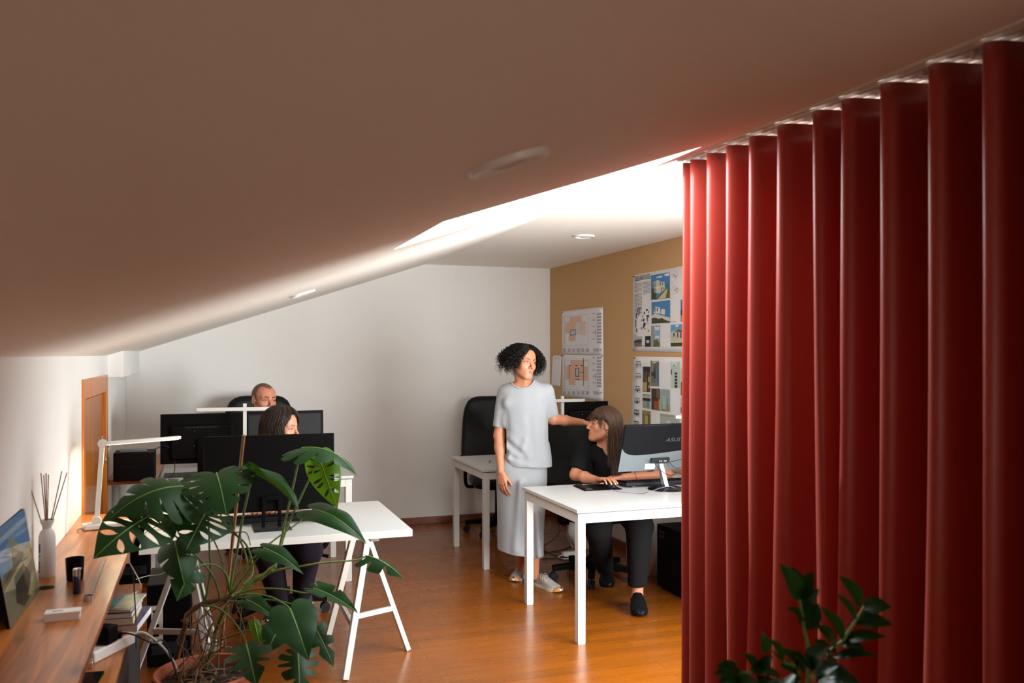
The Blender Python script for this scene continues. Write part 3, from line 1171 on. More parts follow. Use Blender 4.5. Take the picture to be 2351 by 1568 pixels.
def ell(p, c, r, rot=None):
    q = p - np.array(c, np.float32)
    if rot is not None:
        q = q @ np.array(rot, np.float32)
    r = np.array(r, np.float32)
    k0 = np.sqrt(((q / r) ** 2).sum(-1))
    k1 = np.sqrt(((q / (r * r)) ** 2).sum(-1))
    return k0 * (k0 - 1) / np.maximum(k1, 1e-6)


def rbox(p, c, h, r, rot=None):
    q = p - np.array(c, np.float32)
    if rot is not None:
        q = q @ np.array(rot, np.float32)
    q = np.abs(q) - (np.array(h, np.float32) - r)
    return np.sqrt((np.maximum(q, 0) ** 2).sum(-1)) + np.minimum(q.max(-1), 0) - r


def loft(p, tab, e=2.0):
    """stack of ellipses: rows (z, cx, cy, a, b)."""
    t = np.array(sorted(tab), np.float32)
    z = p[..., 2]
    # smooth interpolation of the table
    zz = np.linspace(t[0, 0], t[-1, 0], 160)
    cols = []
    for j in range(1, 5):
        y = np.interp(zz, t[:, 0], t[:, j])
        ker = np.hanning(13)
        ker /= ker.sum()
        y = np.convolve(np.pad(y, 6, mode='edge'), ker, 'valid')
        cols.append(np.interp(z, zz, y))
    cx, cy, a, b = cols
    q = (np.abs((p[..., 0] - cx) / a) ** e + np.abs((p[..., 1] - cy) / b) ** e) ** (1 / e)
    d = (q - 1) * np.minimum(a, b)
    return np.maximum(d, np.maximum(t[0, 0] - z, z - t[-1, 0]))


def axis(lo, hi, coarse, fine):
    """non-uniform grid axis; fine = [(lo, hi, step), ...]"""
    out, x = [lo], lo
    while x < hi:
        s = coarse
        for (a, b, st) in fine:
            if a - st <= x <= b:
                s = min(s, st)
            elif x < a < x + s:
                s = min(s, max(a - x, st))
        x += s
        out.append(x)
    return np.array(out, np.float32)


class Field:
    def __init__(self, xs, ys, zs_):
        self.ax = (xs, ys, zs_)
        self.D = np.full((len(xs), len(ys), len(zs_)), 1.0, np.float32)

    def sl(self, lo, hi):
        s = []
        for k in range(3):
            a = int(np.searchsorted(self.ax[k], lo[k]))
            b = int(np.searchsorted(self.ax[k], hi[k], 'right'))
            s.append(slice(max(a - 1, 0), min(b + 1, len(self.ax[k]))))
        return tuple(s)

    def pts(self, s):
        g = np.meshgrid(self.ax[0][s[0]], self.ax[1][s[1]], self.ax[2][s[2]], indexing='ij')
        return np.stack(g, -1).astype(np.float32)

    def op(self, fn, lo, hi, k=.01, mode='u'):
        s = self.sl(lo, hi)
        if 0 in self.D[s].shape:
            return
        d = fn(self.pts(s)).astype(np.float32)
        if mode == 'u':
            self.D[s] = smin(self.D[s], d, k)
        elif mode == 's':
            self.D[s] = smax(self.D[s], -d, k)
        elif mode == 'i':
            self.D[s] = smax(self.D[s], d, k)
        elif mode == '+':
            self.D[s] = self.D[s] + d

    def cap(self, a, b, ra, rb=None, k=.02):
        rb = ra if rb is None else rb
        m = max(ra, rb) + k + .012
        lo = [min(a[i], b[i]) - m for i in range(3)]
        hi = [max(a[i], b[i]) + m for i in range(3)]
        self.op(lambda p: cap(p, a, b, ra, rb), lo, hi, k)

    def ell(self, c, r, k=.03, rot=None):
        m = max(r) + k + .012
        self.op(lambda p: ell(p, c, r, rot), [v - m for v in c], [v + m for v in c], k)

    def mesh(self):
        """naive surface nets."""
        V = self.D
        S = V < 0
        nx, ny, nz = V.shape
        c = np.zeros((nx - 1, ny - 1, nz - 1), np.uint8)
        for dx in (0, 1):
            for dy in (0, 1):
                for dz in (0, 1):
                    c += S[dx:nx - 1 + dx, dy:ny - 1 + dy, dz:nz - 1 + dz]
        act = (c > 0) & (c < 8)
        I = np.argwhere(act)
        idx = np.full(act.shape, -1, np.int64)
        idx[act] = np.arange(len(I))
        X, Y, Z = self.ax
        acc = np.zeros((len(I), 3))
        cnt = np.zeros(len(I))

        def corner(o):
            j = I + np.array(o)
            return V[j[:, 0], j[:, 1], j[:, 2]], np.stack((X[j[:, 0]], Y[j[:, 1]], Z[j[:, 2]]), -1)
        cs = {o: corner(o) for o in [(a, b, d) for a in (0, 1) for b in (0, 1) for d in (0, 1)]}
        for o in cs:
            for k in range(3):
                if o[k] == 0:
                    o2 = list(o)
                    o2[k] = 1
                    va, pa = cs[o]
                    vb, pb = cs[tuple(o2)]
                    m = (va < 0) != (vb < 0)
                    t = np.where(m, va / np.where(m, va - vb, 1), 0)
                    acc += np.where(m[:, None], pa + (pb - pa) * t[:, None], 0)
                    cnt += m
        P = acc / cnt[:, None]
        quads = []
        for k in range(3):
            A = [slice(None)] * 3
            B = [slice(None)] * 3
            A[k] = slice(0, -1)
            B[k] = slice(1, None)
            sg = S[tuple(A)] != S[tuple(B)]
            e = np.argwhere(sg)
            o1, o2 = (k + 1) % 3, (k + 2) % 3
            ok = (e[:, o1] > 0) & (e[:, o2] > 0) & (e[:, o1] < V.shape[o1] - 1) & (e[:, o2] < V.shape[o2] - 1)
            e = e[ok]
            ins = S[e[:, 0], e[:, 1], e[:, 2]]
            def cell(a, b):
                j = e.copy()
                j[:, o1] -= a
                j[:, o2] -= b
                return idx[j[:, 0], j[:, 1], j[:, 2]]
            q = np.stack((cell(1, 1), cell(0, 1), cell(0, 0), cell(1, 0)), -1)
            q[~ins] = q[~ins][:, ::-1]
            quads.append(q)
        return P, np.concatenate(quads)


def sdf_object(name, fld, mats, parent=None, colour=None, smooth_it=1, M4=None, matidx=None):
    P, Q = fld.mesh()
    # light Laplacian smoothing
    for _ in range(smooth_it):
        acc = np.zeros_like(P)
        cnt = np.zeros(len(P))
        for a, b in ((0, 1), (1, 2), (2, 3), (3, 0)):
            np.add.at(acc, Q[:, a], P[Q[:, b]])
            np.add.at(cnt, Q[:, a], 1)
            np.add.at(acc, Q[:, b], P[Q[:, a]])
            np.add.at(cnt, Q[:, b], 1)
        P = P * .5 + .5 * acc / np.maximum(cnt, 1)[:, None]
    me = bpy.data.meshes.new(name)
    me.vertices.add(len(P))
    me.vertices.foreach_set('co', P.astype(np.float32).ravel())
    me.loops.add(len(Q) * 4)
    me.loops.foreach_set('vertex_index', Q.astype(np.int32).ravel())
    me.polygons.add(len(Q))
    me.polygons.foreach_set('loop_start', np.arange(0, len(Q) * 4, 4, dtype=np.int32))
    if not isinstance(mats, (list, tuple)):
        mats = [mats]
    for m in mats:
        me.materials.append(m)
    me.polygons.foreach_set('use_smooth', [True] * len(Q))
    me.update(calc_edges=True)
    me.validate()
    if colour is not None:
        col = np.ones((len(P), 4), np.float32)
        col[:, :3] = colour(P)
        ca = me.color_attributes.new('Col', 'FLOAT_COLOR', 'POINT')
        ca.data.foreach_set('color', col.ravel())
    o = bpy.data.objects.new(name, me)
    C.objects.link(o)
    if parent is not None:
        o.parent = parent
    return o


def rot3(yaw=0, pitch=0, roll=0):
    """face looks along -y; yaw turns it towards +x, pitch>0 looks up, roll tilts towards +x."""
    m = Matrix.Rotation(yaw, 3, 'Z') @ Matrix.Rotation(-pitch, 3, 'X') @ Matrix.Rotation(roll, 3, 'Y')
    return np.array(m, np.float32)


# ------------------------------------------------------------------ head
def head_local(p, o, Rm, s):
    return ((p - np.array(o, np.float32)) @ Rm) / s


def head_sdf(q, male=False):
    """q: points in head space (face along -y, eyes at z=0)."""
    f = q * np.array((1, -1, 1), np.float32)          # x, forward, z
    ax = f.copy()
    ax[..., 0] = np.abs(ax[..., 0])
    d = ell(f, (0, -.018, .030), (.074, .094, .083))
    d = smin(d, ell(f, (0, .022, .036), (.064, .064, .060)), .02)
    d = smin(d, ell(f, (0, .030, -.030), (.058, .058, .072)), .025)
    d = smin(d, ell(f, (0, .034, -.070), (.045 if not male else .050, .050, .040)), .025)
    d = smin(d, sph(f, (0, .076, -.099), .016 if not male else .019), .025)
    d = smin(d, cap(ax, (.046, -.004, -.056), (.016, .070, -.098), .015), .025)
    d = smin(d, sph(ax, (.040, .056, -.028), .022), .022)
    d = smin(d, cap(ax, (.012, .081, .022), (.044, .066, .020), .008 if not male else .011), .014)
    d = smax(d, -ell(ax, (.032, .092, .000), (.019, .017, .0125)), .010)
    d = smin(d, sph(ax, (.032, .0690, .000), .0128), .002)
    d = smin(d, cap(ax, (.018, .0805, .001), (.031, .0840, .0072), .0030), .003)
    d = smin(d, cap(ax, (.031, .0840, .0072), (.047, .0735, .000), .0030), .003)
    d = smin(d, cap(ax, (.019, .0795, -.003), (.031, .0815, -.0082), .0024), .004)
    d = smin(d, cap(ax, (.031, .0815, -.0082), (.046, .0735, -.002), .0024), .004)
    d = smin(d, cap(f, (0, .083, .014), (0, .108, -.028), .0062, .0078), .014)
    d = smin(d, sph(f, (0, .109, -.031), .0092), .008)
    d = smin(d, sph(ax, (.0112, .097, -.0355), .0072), .007)
    d = smax(d, -sph(ax, (.0070, .107, -.0440), .0040), .004)
    d = smin(d, ell(f, (0, .074, -.064), (.032, .0175, .024)), .016)
    d = smin(d, cap(ax, (.0262, .0815, -.0665), (.006, .0930, -.0612), .0026, .0048), .004)
    d = smin(d, cap(ax, (.006, .0930, -.0614), (.0, .0925, -.0624), .0048), .003)
    d = smin(d, cap(ax, (.0235, .0825, -.0695), (.0, .0920, -.0735), .0030, .0060), .004)
    d = smax(d, -cap(ax, (.0240, .0855, -.0668), (.0, .0975, -.0672), .0009, .0017), .002)
    rot = np.array(Matrix.Rotation(R(12), 3, 'X') @ Matrix.Rotation(R(12), 3, 'Z'))
    e = ell(ax, (.0745, -.008, -.008), (.0075, .0185, .030), rot)
    e = smax(e, -ell(ax, (.0815, -.003, -.007), (.0055, .0090, .018), rot), .006)
    d = smin(d, e, .006)
    return d


SKIN_W = lin(178, 119, 89)
SKIN_M = lin(214, 142, 112)


def head_colour(q, col, skin, lip, brow, iris, gaze, scalp=None, hairline=None, ear_red=.0):
    """paint features onto vertex colours (own colours of lips, brows, eyes, scalp)."""
    f = q * np.array((1, -1, 1))
    ax = f.copy()
    ax[:, 0] = np.abs(ax[:, 0])

    def mix(mask, c):
        col[:] = col * (1 - mask[:, None]) + np.array(c)[None] * mask[:, None]
    # cheeks a little redder
    ch = np.clip(1 - sph(ax, (.042, .07, -.030), 0) / .030, 0, 1) * .20
    mix(ch, (skin[0] * 1.02, skin[1] * .80, skin[2] * .78))
    # lips
    dl = np.minimum(cap(ax, (.0262, .0828, -.0665), (.006, .0945, -.0616), .0022, .0044),
                    np.minimum(cap(ax, (.006, .0945, -.0616), (.0, .0945, -.0624), .0044), cap(ax, (.0235, .0840, -.0695), (.0, .0940, -.0735), .0026, .0056)))
    mix(np.clip(1 - dl / .0016, 0, 1) * (dl < .004), lip)
    dm = cap(ax, (.0240, .0855, -.0668), (.0, .096, -.0672), .0009, .0014)
    mix(np.clip(1 - dm / .0014, 0, 1), tuple(v * .28 for v in lip))
    # nostrils
    dn = sph(ax, (.0070, .107, -.0440), .0036)
    mix(np.clip(1 - dn / .002, 0, 1) * .8, tuple(v * .2 for v in skin))
    # brows
    fx = ax.copy()
    fx[:, 1] = 0
    db = np.minimum(cap(fx, (.013, 0, .0195), (.030, 0, .0255), .0026, .0024), cap(fx, (.030, 0, .0255), (.046, 0, .0195), .0024, .0008))
    mix(np.clip(1 - db / .0022, 0, 1) * (f[:, 1] > .04) * .92, brow)
    # eyes
    de = sph(ax, (.032, .0690, .000), .0128)
    lid = np.minimum(np.minimum(cap(ax, (.018, .0805, .001), (.031, .0840, .0072), .0030), cap(ax, (.031, .0840, .0072), (.047, .0735, .000), .0030)),
                     np.minimum(cap(ax, (.019, .0795, -.003), (.031, .0815, -.0082), .0024), cap(ax, (.031, .0815, -.0082), (.046, .0735, -.002), .0024)))
    eye = (de < .0012) & (lid > .0004) & (f[:, 1] > .06) & (f[:, 2] < .0066) & (f[:, 2] > -.0078)
    mix(eye.astype(float), (.36, .33, .31))
    g = np.array(gaze, float)
    g /= np.linalg.norm(g)
    for sx in (-1, 1):
        cen = np.array((sx * .032, .0690, .0)) + g * .0128
        di = np.sqrt(((f - cen) ** 2).sum(1))
        mix(eye * np.clip((.0066 - di) / .0008, 0, 1), iris)
        mix(eye * np.clip((.0030 - di) / .0006, 0, 1), (.006, .005, .005))
    up = np.minimum(cap(ax, (.018, .0825, .0000), (.031, .0862, .0050), .0012), cap(ax, (.031, .0862, .0050), (.049, .0745, -.0005), .0012))
    mix(np.clip(1 - up / .0016, 0, 1) * .85, (.012, .008, .006))
    if scalp is not None:
        mix(np.clip(hairline(f), 0, 1), scalp)
    return col


# ------------------------------------------------------------------ hand
def hand_parts(w, F, N, T, curls, s=1.0, spread=(.06, .0, -.05, -.12), thumb=(.5, .8, .3), tcurl=(.25, .35), palm_len=.088):
    """capsules of a hand. w wrist, F towards the fingers, N out of the palm, T towards the thumb side.
    returns (palm capsules, finger capsules, nail points)."""
    w, F, N, T = Vector(w), Vector(F).normalized(), Vector(N), Vector(T)
    N = (N - F * N.dot(F)).normalized()
    T = (T - F * T.dot(F) - N * T.dot(N)).normalized()
    palm, fing, nails = [], [], []
    offs = (.0290, .0095, -.0100, -.0280)
    lens = (.94, 1.04, .98, .78)
    pl = (palm_len, palm_len * 1.03, palm_len * .98, palm_len * .90)
    for i in range(4):
        k = w + (F * pl[i] + T * offs[i] - N * (.003 if i in (1, 2) else .0)) * s
        b = w + (F * .012 + T * offs[i] * .55) * s
        palm.append((b, k, .0150 * s, .0108 * s))
        palm.append((b + N * .006 * s, k + N * .004 * s - F * .01 * s, .011 * s, .0095 * s))
        d = (F + T * spread[i]).normalized()
        ang = 0.0
        p = k
        rr = (.0092, .0083, .0076, .0068) if i < 3 else (.0080, .0072, .0066, .0059)
        for j, L in enumerate((.044, .027, .022)):
            ang += curls[i][j]
            dd = d * math.cos(ang) + N * math.sin(ang)
            q = p + dd * L * lens[i] * s
            fing.append((p, q, rr[j] * s, rr[j + 1] * s))
            p = q
        nn = -N * math.cos(ang) + d * math.sin(ang)
        nails.append(p + nn * rr[3] * .75 * s)
    td = (F * thumb[0] + T * thumb[1] + N * thumb[2]).normalized()
    b = w + (F * .020 + T * .020 + N * .004) * s
    p = b + td * .040 * s
    palm.append((b, p, .0140 * s, .0112 * s))
    palm.append((p, w + (F * .07 + T * .022) * s, .008 * s, .009 * s))
    ax = F
    for j, L in enumerate((.032, .026)):
        td = (td + F * tcurl[j] * .9 + N * tcurl[j] * .25).normalized()
        q = p + td * L * s
        fing.append((p, q, (.0104, .0092)[j] * s, (.0092, .0076)[j] * s))
        p = q
    nails.append(p - N * .006 * s + T * .002 * s)
    return palm, fing, nails


def add_hand(fld, h):
    palm, fing, nails = h
    for a, b, ra, rb in palm:
        fld.cap(a, b, ra, rb, k=.008)
    for a, b, ra, rb in fing:
        fld.cap(a, b, ra, rb, k=.0035)


# ------------------------------------------------------------------ hair strands
def strands(paths, radius, n=4, taper=True):
    """many thin tubes as one mesh (numpy)."""
    V, Fc = [], []
    base = 0
    for pts, r in paths:
        P = np.array(pts, float)
        k = len(P)
        t = np.gradient(P, axis=0)
        t /= np.maximum(np.linalg.norm(t, axis=1), 1e-9)[:, None]
        ref = np.array((0.3, 0.5, 0.81)) if abs(t[0] @ np.array((0.3, 0.5, 0.81))) < .95 else np.array((1., 0, 0))
        u = np.cross(t, ref)
        u /= np.maximum(np.linalg.norm(u, axis=1), 1e-9)[:, None]
        w = np.cross(t, u)
        rr = np.full(k, r)
        if taper:
            rr = r * np.interp(np.linspace(0, 1, k), (0, .1, .75, 1), (.7, 1, .9, .25))
        for j in range(n):
            a = 2 * PI * j / n
            V.append(P + (u * math.cos(a) + w * math.sin(a)) * rr[:, None])
        i0 = np.arange(k - 1)
        for j in range(n):
            j2 = (j + 1) % n
            Fc.append(np.stack((base + j * k + i0, base + j2 * k + i0, base + j2 * k + i0 + 1, base + j * k + i0 + 1), -1))
        base += k * n
    return np.concatenate(V), np.concatenate(Fc)


def mesh_np(name, V, Q, mats, parent=None):
    me = bpy.data.meshes.new(name)
    me.vertices.add(len(V))
    me.vertices.foreach_set('co', V.astype(np.float32).ravel())
    me.loops.add(len(Q) * 4)
    me.loops.foreach_set('vertex_index', Q.astype(np.int32).ravel())
    me.polygons.add(len(Q))
    me.polygons.foreach_set('loop_start', np.arange(0, len(Q) * 4, 4, dtype=np.int32))
    me.materials.append(mats)
    me.polygons.foreach_set('use_smooth', [True] * len(Q))
    me.update(calc_edges=True)
    o = bpy.data.objects.new(name, me)
    C.objects.link(o)
    if parent is not None:
        o.parent = parent
    return o


# ================================================================== PEOPLE
skin_mat = vcol_mat('skin', .48, .12, spec=.4, noise=.04, nscale=90)
hair_black = mat('black_curly_hair', lin(15, 11, 10), .5, spec=.25)
hair_brown = mat('brown_hair', lin(66, 44, 30), .45, spec=.3, noise=.45, nscale=55)
hair_dark = mat('dark_brown_hair', lin(44, 30, 22), .45, spec=.3, noise=.4, nscale=55)
knit = mat('light_grey_knit', lin(146, 148, 152), .9, spec=.15, noise=.03, nscale=40, bump=.12, bscale=900, sheen=.15)
black_cloth = mat('black_cloth', (.007, .007, .0075), .9, spec=.08, bump=.1, bscale=500)
plum_cloth = mat('dark_plum_cloth', lin(34, 27, 36), .9, spec=.1, bump=.1, bscale=500)
suede = mat('grey_suede', lin(164, 160, 156), .85, spec=.15, noise=.06, nscale=80)
cream = mat('cream_rubber', lin(226, 218, 202), .55)
gum = mat('gum_rubber', lin(186, 128, 74), .5)


class Person:
    """frame of one person: x along the picture, y away from the camera, z up; J maps photo points at depth d0+dd."""

    def __init__(self, px0, d0):
        self.px0, self.d0 = px0, d0
        self.l0 = (px0 - CX_PX) / F_PX * d0
        s, c = math.sin(YAW), math.cos(YAW)
        self.loc = (c * self.l0 + s * d0, -s * self.l0 + c * d0, 0)

    def J(self, px, py, dd=0.0):
        d = self.d0 + dd
        return Vector(((px - CX_PX) / F_PX * d - self.l0, dd, EYE + (HOR_PX - py) / F_PX * d))

    def place(self, o):
        o.location = self.loc
        o.rotation_euler = (0, 0, -YAW)
        return o


def put_head(fld, o, Rm, s, male=False):
    o = tuple(o)
    m = .16 * s
    fld.op(lambda p: head_sdf(head_local(p, o, Rm, s), male) * s, [o[0] - m, o[1] - m, o[2] - m], [o[0] + m, o[1] + m, o[2] + m], .012)


def hp(o, Rm, s, x, f, z):
    """head-space (x, forward, z) to person space."""
    return Vector(np.array(o) + Rm @ (np.array((x, -f, z)) * s))


def body_colour(o, Rm, s, base, nails, **kw):
    def fn(P):
        col = np.tile(np.array(base, float), (len(P), 1))
        q = head_local(P, o, Rm, s)
        near = (np.abs(q) < .17).all(1)
        if near.any():
            c2 = col[near]
            col[near] = head_colour(q[near], c2, base, **kw)
        for n in nails:
            d = np.sqrt(((P - np.array(n)) ** 2).sum(1))
            m = np.clip(1 - d / .0065, 0, 1)[:, None] ** .5 * .6
            col = col * (1 - m) + np.array(lin(236, 186, 170)) * m
        return col
    return fn


def straight_hair(name, o, Rm, s, parent, material, n, lens, seed, part=0.0, face=(26, 62), bangs=0, wave=.006, k_rng=(1.03, 1.17), radius=.0019, side_len=None, back=0.0, down=(0, 0, -1)):
    rnd = random.Random(seed)
    paths = []
    dn = np.array(down, float)
    dn /= np.linalg.norm(dn)
    for i in range(n + bangs):
        bang = i >= n
        sg = rnd.choice((-1, 1))
        if bang:
            f0 = rnd.uniform(4, 62)
            f1 = f0 + rnd.uniform(-4, 12)
            th1 = rnd.uniform(64, 76)
            L = rnd.uniform(.012, .050) + (.05 if f0 > 46 and rnd.random() < .6 else 0)
        else:
            f0 = rnd.uniform(face[0], 180)
            f1 = max(f0 + rnd.uniform(0, 10), rnd.uniform(face[1], face[1] + 24))
            th1 = rnd.uniform(88, 104)
            L = rnd.uniform(*lens)
            if side_len and f1 < 100:
                L = rnd.uniform(*side_len)
        k = rnd.uniform(*k_rng)
        if bang:
            k = rnd.uniform(1.05, 1.14)
        pts = []
        m = 9
        for j in range(m):
            t = j / (m - 1)
            th = R(6 + (th1 - 6) * t)
            f = R(f0 + (f1 - f0) * t ** 1.4) * sg
            kk = k + (.05 * t * t if not bang else .04 * t)
            x = (.074 * kk + .003) * math.sin(th) * math.sin(f) + part * (1 - t)
            fw = -.016 + (.095 * kk + .003) * math.sin(th) * math.cos(f)
            z = .030 + (.083 * kk + .003) * math.cos(th)
            pts.append(np.array(hp(o, Rm, s, x, fw, z)))
        d = pts[-1] - pts[-2]
        d /= np.linalg.norm(d)
        p = pts[-1].copy()
        ph = rnd.uniform(0, 6.28)
        w1, w2 = rnd.gauss(0, 1), rnd.gauss(0, 1)
        steps = max(3, int(L / .022))
        for j in range(steps):
            t = (j + 1) / steps
            d = d * .62 + dn * .38
            d /= np.linalg.norm(d)
            p = p + d * (L / steps)
            wv = wave * math.sin(ph + t * 5.5) * t
            pts.append(p + np.array((w1 * wv, w2 * wv + back * t * t, 0)) + np.array((w1, w2, 0)) * .006 * t)
        paths.append((pts, radius * rnd.uniform(.7, 1.25)))
    V, Q = strands(paths, radius)
    return mesh_np(name, V, Q, material, parent)


def curly_hair(name, o, Rm, s, parent, material, n, seed):
    rnd = random.Random(seed)
    paths = []
    for i in range(n):
        sg = rnd.choice((-1, 1))
        f0 = rnd.uniform(8, 180)
        top = f0 < 60
        f1 = max(f0 + rnd.uniform(-5, 20), rnd.uniform(62, 84))
        th0 = rnd.uniform(2, 40)
        th1 = rnd.uniform(84, 132) if f1 > 66 else rnd.uniform(60, 80)
        k = rnd.uniform(1.10, 1.34)
        L = rnd.uniform(.0, .085)
        flare = rnd.uniform(.05, 1.05)
        rc = rnd.uniform(.006, .0115)
        turns = rnd.uniform(6, 11)
        m = 76
        core = []
        for j in range(m):
            t = j / (m - 1)
            th = R(th0 + (th1 - th0) * t)
            f = R(f0 + (f1 - f0) * t ** 1.1) * sg
            kk = 1.02 + (k - 1.02) * min(1, t * 2.2) + flare * t ** 1.6 * (1 if f1 > 72 else .25)
            x = .074 * kk * math.sin(th) * math.sin(f) * 1.08
            fw = -.016 + .094 * kk * math.sin(th) * math.cos(f)
            z = .030 + .083 * (min(kk, 1.3) * .5 + .55) * math.cos(th) - L * t * t
            core.append(np.array(hp(o, Rm, s, x, fw, z)))
        core = np.array(core)
        tg = np.gradient(core, axis=0)
        tg /= np.linalg.norm(tg, axis=1)[:, None]
        u = np.cross(tg, np.array((.2, .9, .37)))
        u /= np.maximum(np.linalg.norm(u, axis=1), 1e-6)[:, None]
        w = np.cross(tg, u)
        ph = rnd.uniform(0, 6.28)
        tt = np.linspace(0, 1, m)
        a = ph + tt * turns * 2 * PI
        amp_ = rc * np.minimum(1, tt * 3 + .25)
        pts = core + u * (np.cos(a) * amp_)[:, None] + w * (np.sin(a) * amp_)[:, None]
        paths.append((pts, rnd.uniform(.0013, .0024)))
    V, Q = strands(paths, .002, n=4)
    return mesh_np(name, V, Q, material, parent)


def shoe(parent, heel, toe, name='shoe', mats=None, style='sneaker', pitch=0.0):
    """heel, toe: points on the sole in the parent's space."""
    heel, toe = Vector(heel), Vector(toe)
    d = toe - heel
    L = d.length
    d.normalize()
    up = Vector((0, 0, 1))
    sd = d.cross(up).normalized()
    up = sd.cross(d)
    m_up, m_sole, m_toe, m_str = mats
    wt = lambda t: float(np.interp(t, (0, .04, .12, .3, .5, .68, .82, .93, .98, 1), (.006, .020, .030, .030, .034, .044, .042, .031, .018, .004)))
    ht = lambda t: float(np.interp(t, (0, .05, .12, .25, .36, .5, .66, .8, .92, 1), (.045, .072, .082, .076, .084, .072, .054, .044, .034, .020)))
    if style == 'mule':
        ht = lambda t: float(np.interp(t, (0, .05, .2, .34, .40, .5, .66, .8, .92, 1), (.022, .026, .028, .05, .098, .092, .072, .054, .044, .026)))
        wt = lambda t: float(np.interp(t, (0, .04, .12, .3, .5, .68, .82, .93, .98, 1), (.006, .026, .034, .036, .044, .051, .047, .034, .020, .006)))

    def P(t, x, z):
        return heel + d * (t * L) + sd * x + up * z

    def upper(u, v):
        t = u
        a = PI * (1.12 * v - .06)
        w, h = wt(t), ht(t)
        return P(t, w * math.copysign(abs(math.cos(a)) ** .75, math.cos(a)), .016 + (h - .016) * max(0, math.sin(a)) ** .8)
    root = MB().grid(upper, 40, 20).build(name, m_up, parent, smooth=60)

    g = MB()
    n = 30
    bot, tp = [], []
    for i in range(2 * n):
        if i < n:
            t, s_ = i / (n - 1), 1
        else:
            t, s_ = (2 * n - 1 - i) / (n - 1), -1
        w = wt(t) + .003
        lift = .012 * max(0, (t - .75) / .25) ** 2
        bot.append(P(t, s_ * w * .97, lift))
        tp.append(P(t, s_ * w, .021 + lift * .4))
    k = len(bot)
    g.add(bot + tp, [tuple(range(k - 1, -1, -1)), tuple(range(k, 2 * k))] + [(i, (i + 1) % k, k + (i + 1) % k, k + i) for i in range(k)])
    g.build('sole', m_sole, root, smooth=40)
    if style == 'sneaker':
        g = MB()
        for s_ in (-1, 1):
            for q in range(3):
                t0 = .40 + q * .075

                def st(u, v):
                    t = t0 + .085 * (v - .5) * -1 + (u - .5) * .034 + .04
                    a = PI * (.5 - s_ * (.46 - .30 * v))
                    w, h = wt(t) + .0012, ht(t) + .0012
                    return P(t, w * math.copysign(abs(math.cos(a)) ** .75, math.cos(a)), .016 + (h - .016) * max(0, math.sin(a)) ** .8)
                g.grid(st, 3, 8)
        g.build('side_stripes', m_str, root, smooth=60)
        g = MB()
        for q in range(5):
            t = .40 + q * .055
            g.tube([P(t, -.018, ht(t) - .006), P(t + .012, 0, ht(t) + .003), P(t + .028, .018, ht(t) - .008)], .0026, 6)
        g.tube(bez([P(.36, 0, ht(.36)), P(.33, .02, ht(.33) + .008), P(.38, .034, .06), P(.4, .012, ht(.4))], 5), .002, 6)
        g.tube(bez([P(.36, 0, ht(.36)), P(.33, -.02, ht(.33) + .008), P(.38, -.034, .06), P(.4, -.012, ht(.4))], 5), .002, 6)
        g.build('laces', m_up, root, smooth=60)

        def tc(u, v):
            t = .88 + .12 * u
            a = PI * v
            w, h = wt(t) + .0062, .030
            return P(t + .006 * u, w * math.cos(a), .003 + h * math.sin(a) ** .5 + .008 * u)
        MB().grid(tc, 8, 14).build('toe_guard', m_toe, root, smooth=60)
    return root


# ---------------------------------------------------------------- standing woman
pp = Person(1205, 6.02)
J = pp.J
ho, hR, hs = J(1202, 830, -.01), rot3(R(36), R(-5), R(7)), .985
f = Field(axis(-.27, .60, .006, [(-.11, .11, .0026), (-.21, -.11, .003)]),
          axis(-.30, .42, .006, [(-.16, .14, .0028)]),
          axis(.03, 1.70, .007, [(1.39, 1.68, .0026), (.62, .83, .0026)]))
zr = lambda py: EYE + (HOR_PX - py) / F_PX * 6.02
k_ = 6.02 / F_PX
TOP = [(zr(py), ((x0 + x1) / 2 - 1205) * k_, .03, (x1 - x0) / 2 * k_, b) for (py, x0, x1, b) in (
    (872, 1186, 1226, .055), (880, 1166, 1242, .075), (890, 1153, 1256, .092), (905, 1149, 1262, .105), (930, 1151, 1260, .118), (965, 1154, 1258, .125),
    (1010, 1156, 1261, .128), (1045, 1156, 1266, .132), (1080, 1155, 1269, .135), (1100, 1155, 1269, .135))]
CHEST = [(z, cx, cy, a - .012, b - .007) for (z, cx, cy, a, b) in TOP if z > 1.12]
f.op(lambda p: loft(p, CHEST, 2.2), (-.27, -.2, 1.12), (.27, .2, 1.46), .02)
f.cap(J(1206, 960, .03), J(1203, 1060, .03), .085, .085, k=.04)
f.cap(J(1193, 1080, .03), J(1193, 1080, .03), .10, .10, k=.04)
put_head(f, ho, hR, hs)
nb = hp(ho, hR, hs, 0, -.022, -.07)
f.cap(nb, J(1205, 890, .03), .047, .054, k=.02)
f.cap(nb + Vector((.03, -.02, .0)), J(1206, 891, -.04), .010, .009, k=.025)
# her right arm hangs, the left reaches out
el, wr = J(1146, 1000, .02), J(1150, 1083, -.075)
f.cap(J(1156, 902, .03), el, .044, .036, k=.03)
f.cap(el, el.lerp(wr, .35), .036, .0345, k=.02)
f.cap(el.lerp(wr, .35), wr, .0345, .0225, k=.02)
h1 = hand_parts(wr, (.14, -.22, -1), (.6, .75, 0), (.75, -.6, 0), [(.18, .28, .2), (.22, .34, .25), (.26, .38, .28), (.30, .42, .3)], .93, thumb=(.85, .45, .25), tcurl=(.2, .2))
add_hand(f, h1)
el2, wr2 = J(1270, 962, .06), J(1338, 970, .15)
f.cap(J(1256, 903, .03), el2, .044, .038, k=.03)
f.cap(el2, el2.lerp(wr2, .4), .038, .034, k=.02)
f.cap(el2.lerp(wr2, .4), wr2, .034, .0235, k=.02)
h2 = hand_parts(wr2, (1, .25, -.12), (0, 0, -1), (0, -1, 0), [(.2, .3, .2)] * 4, .93)
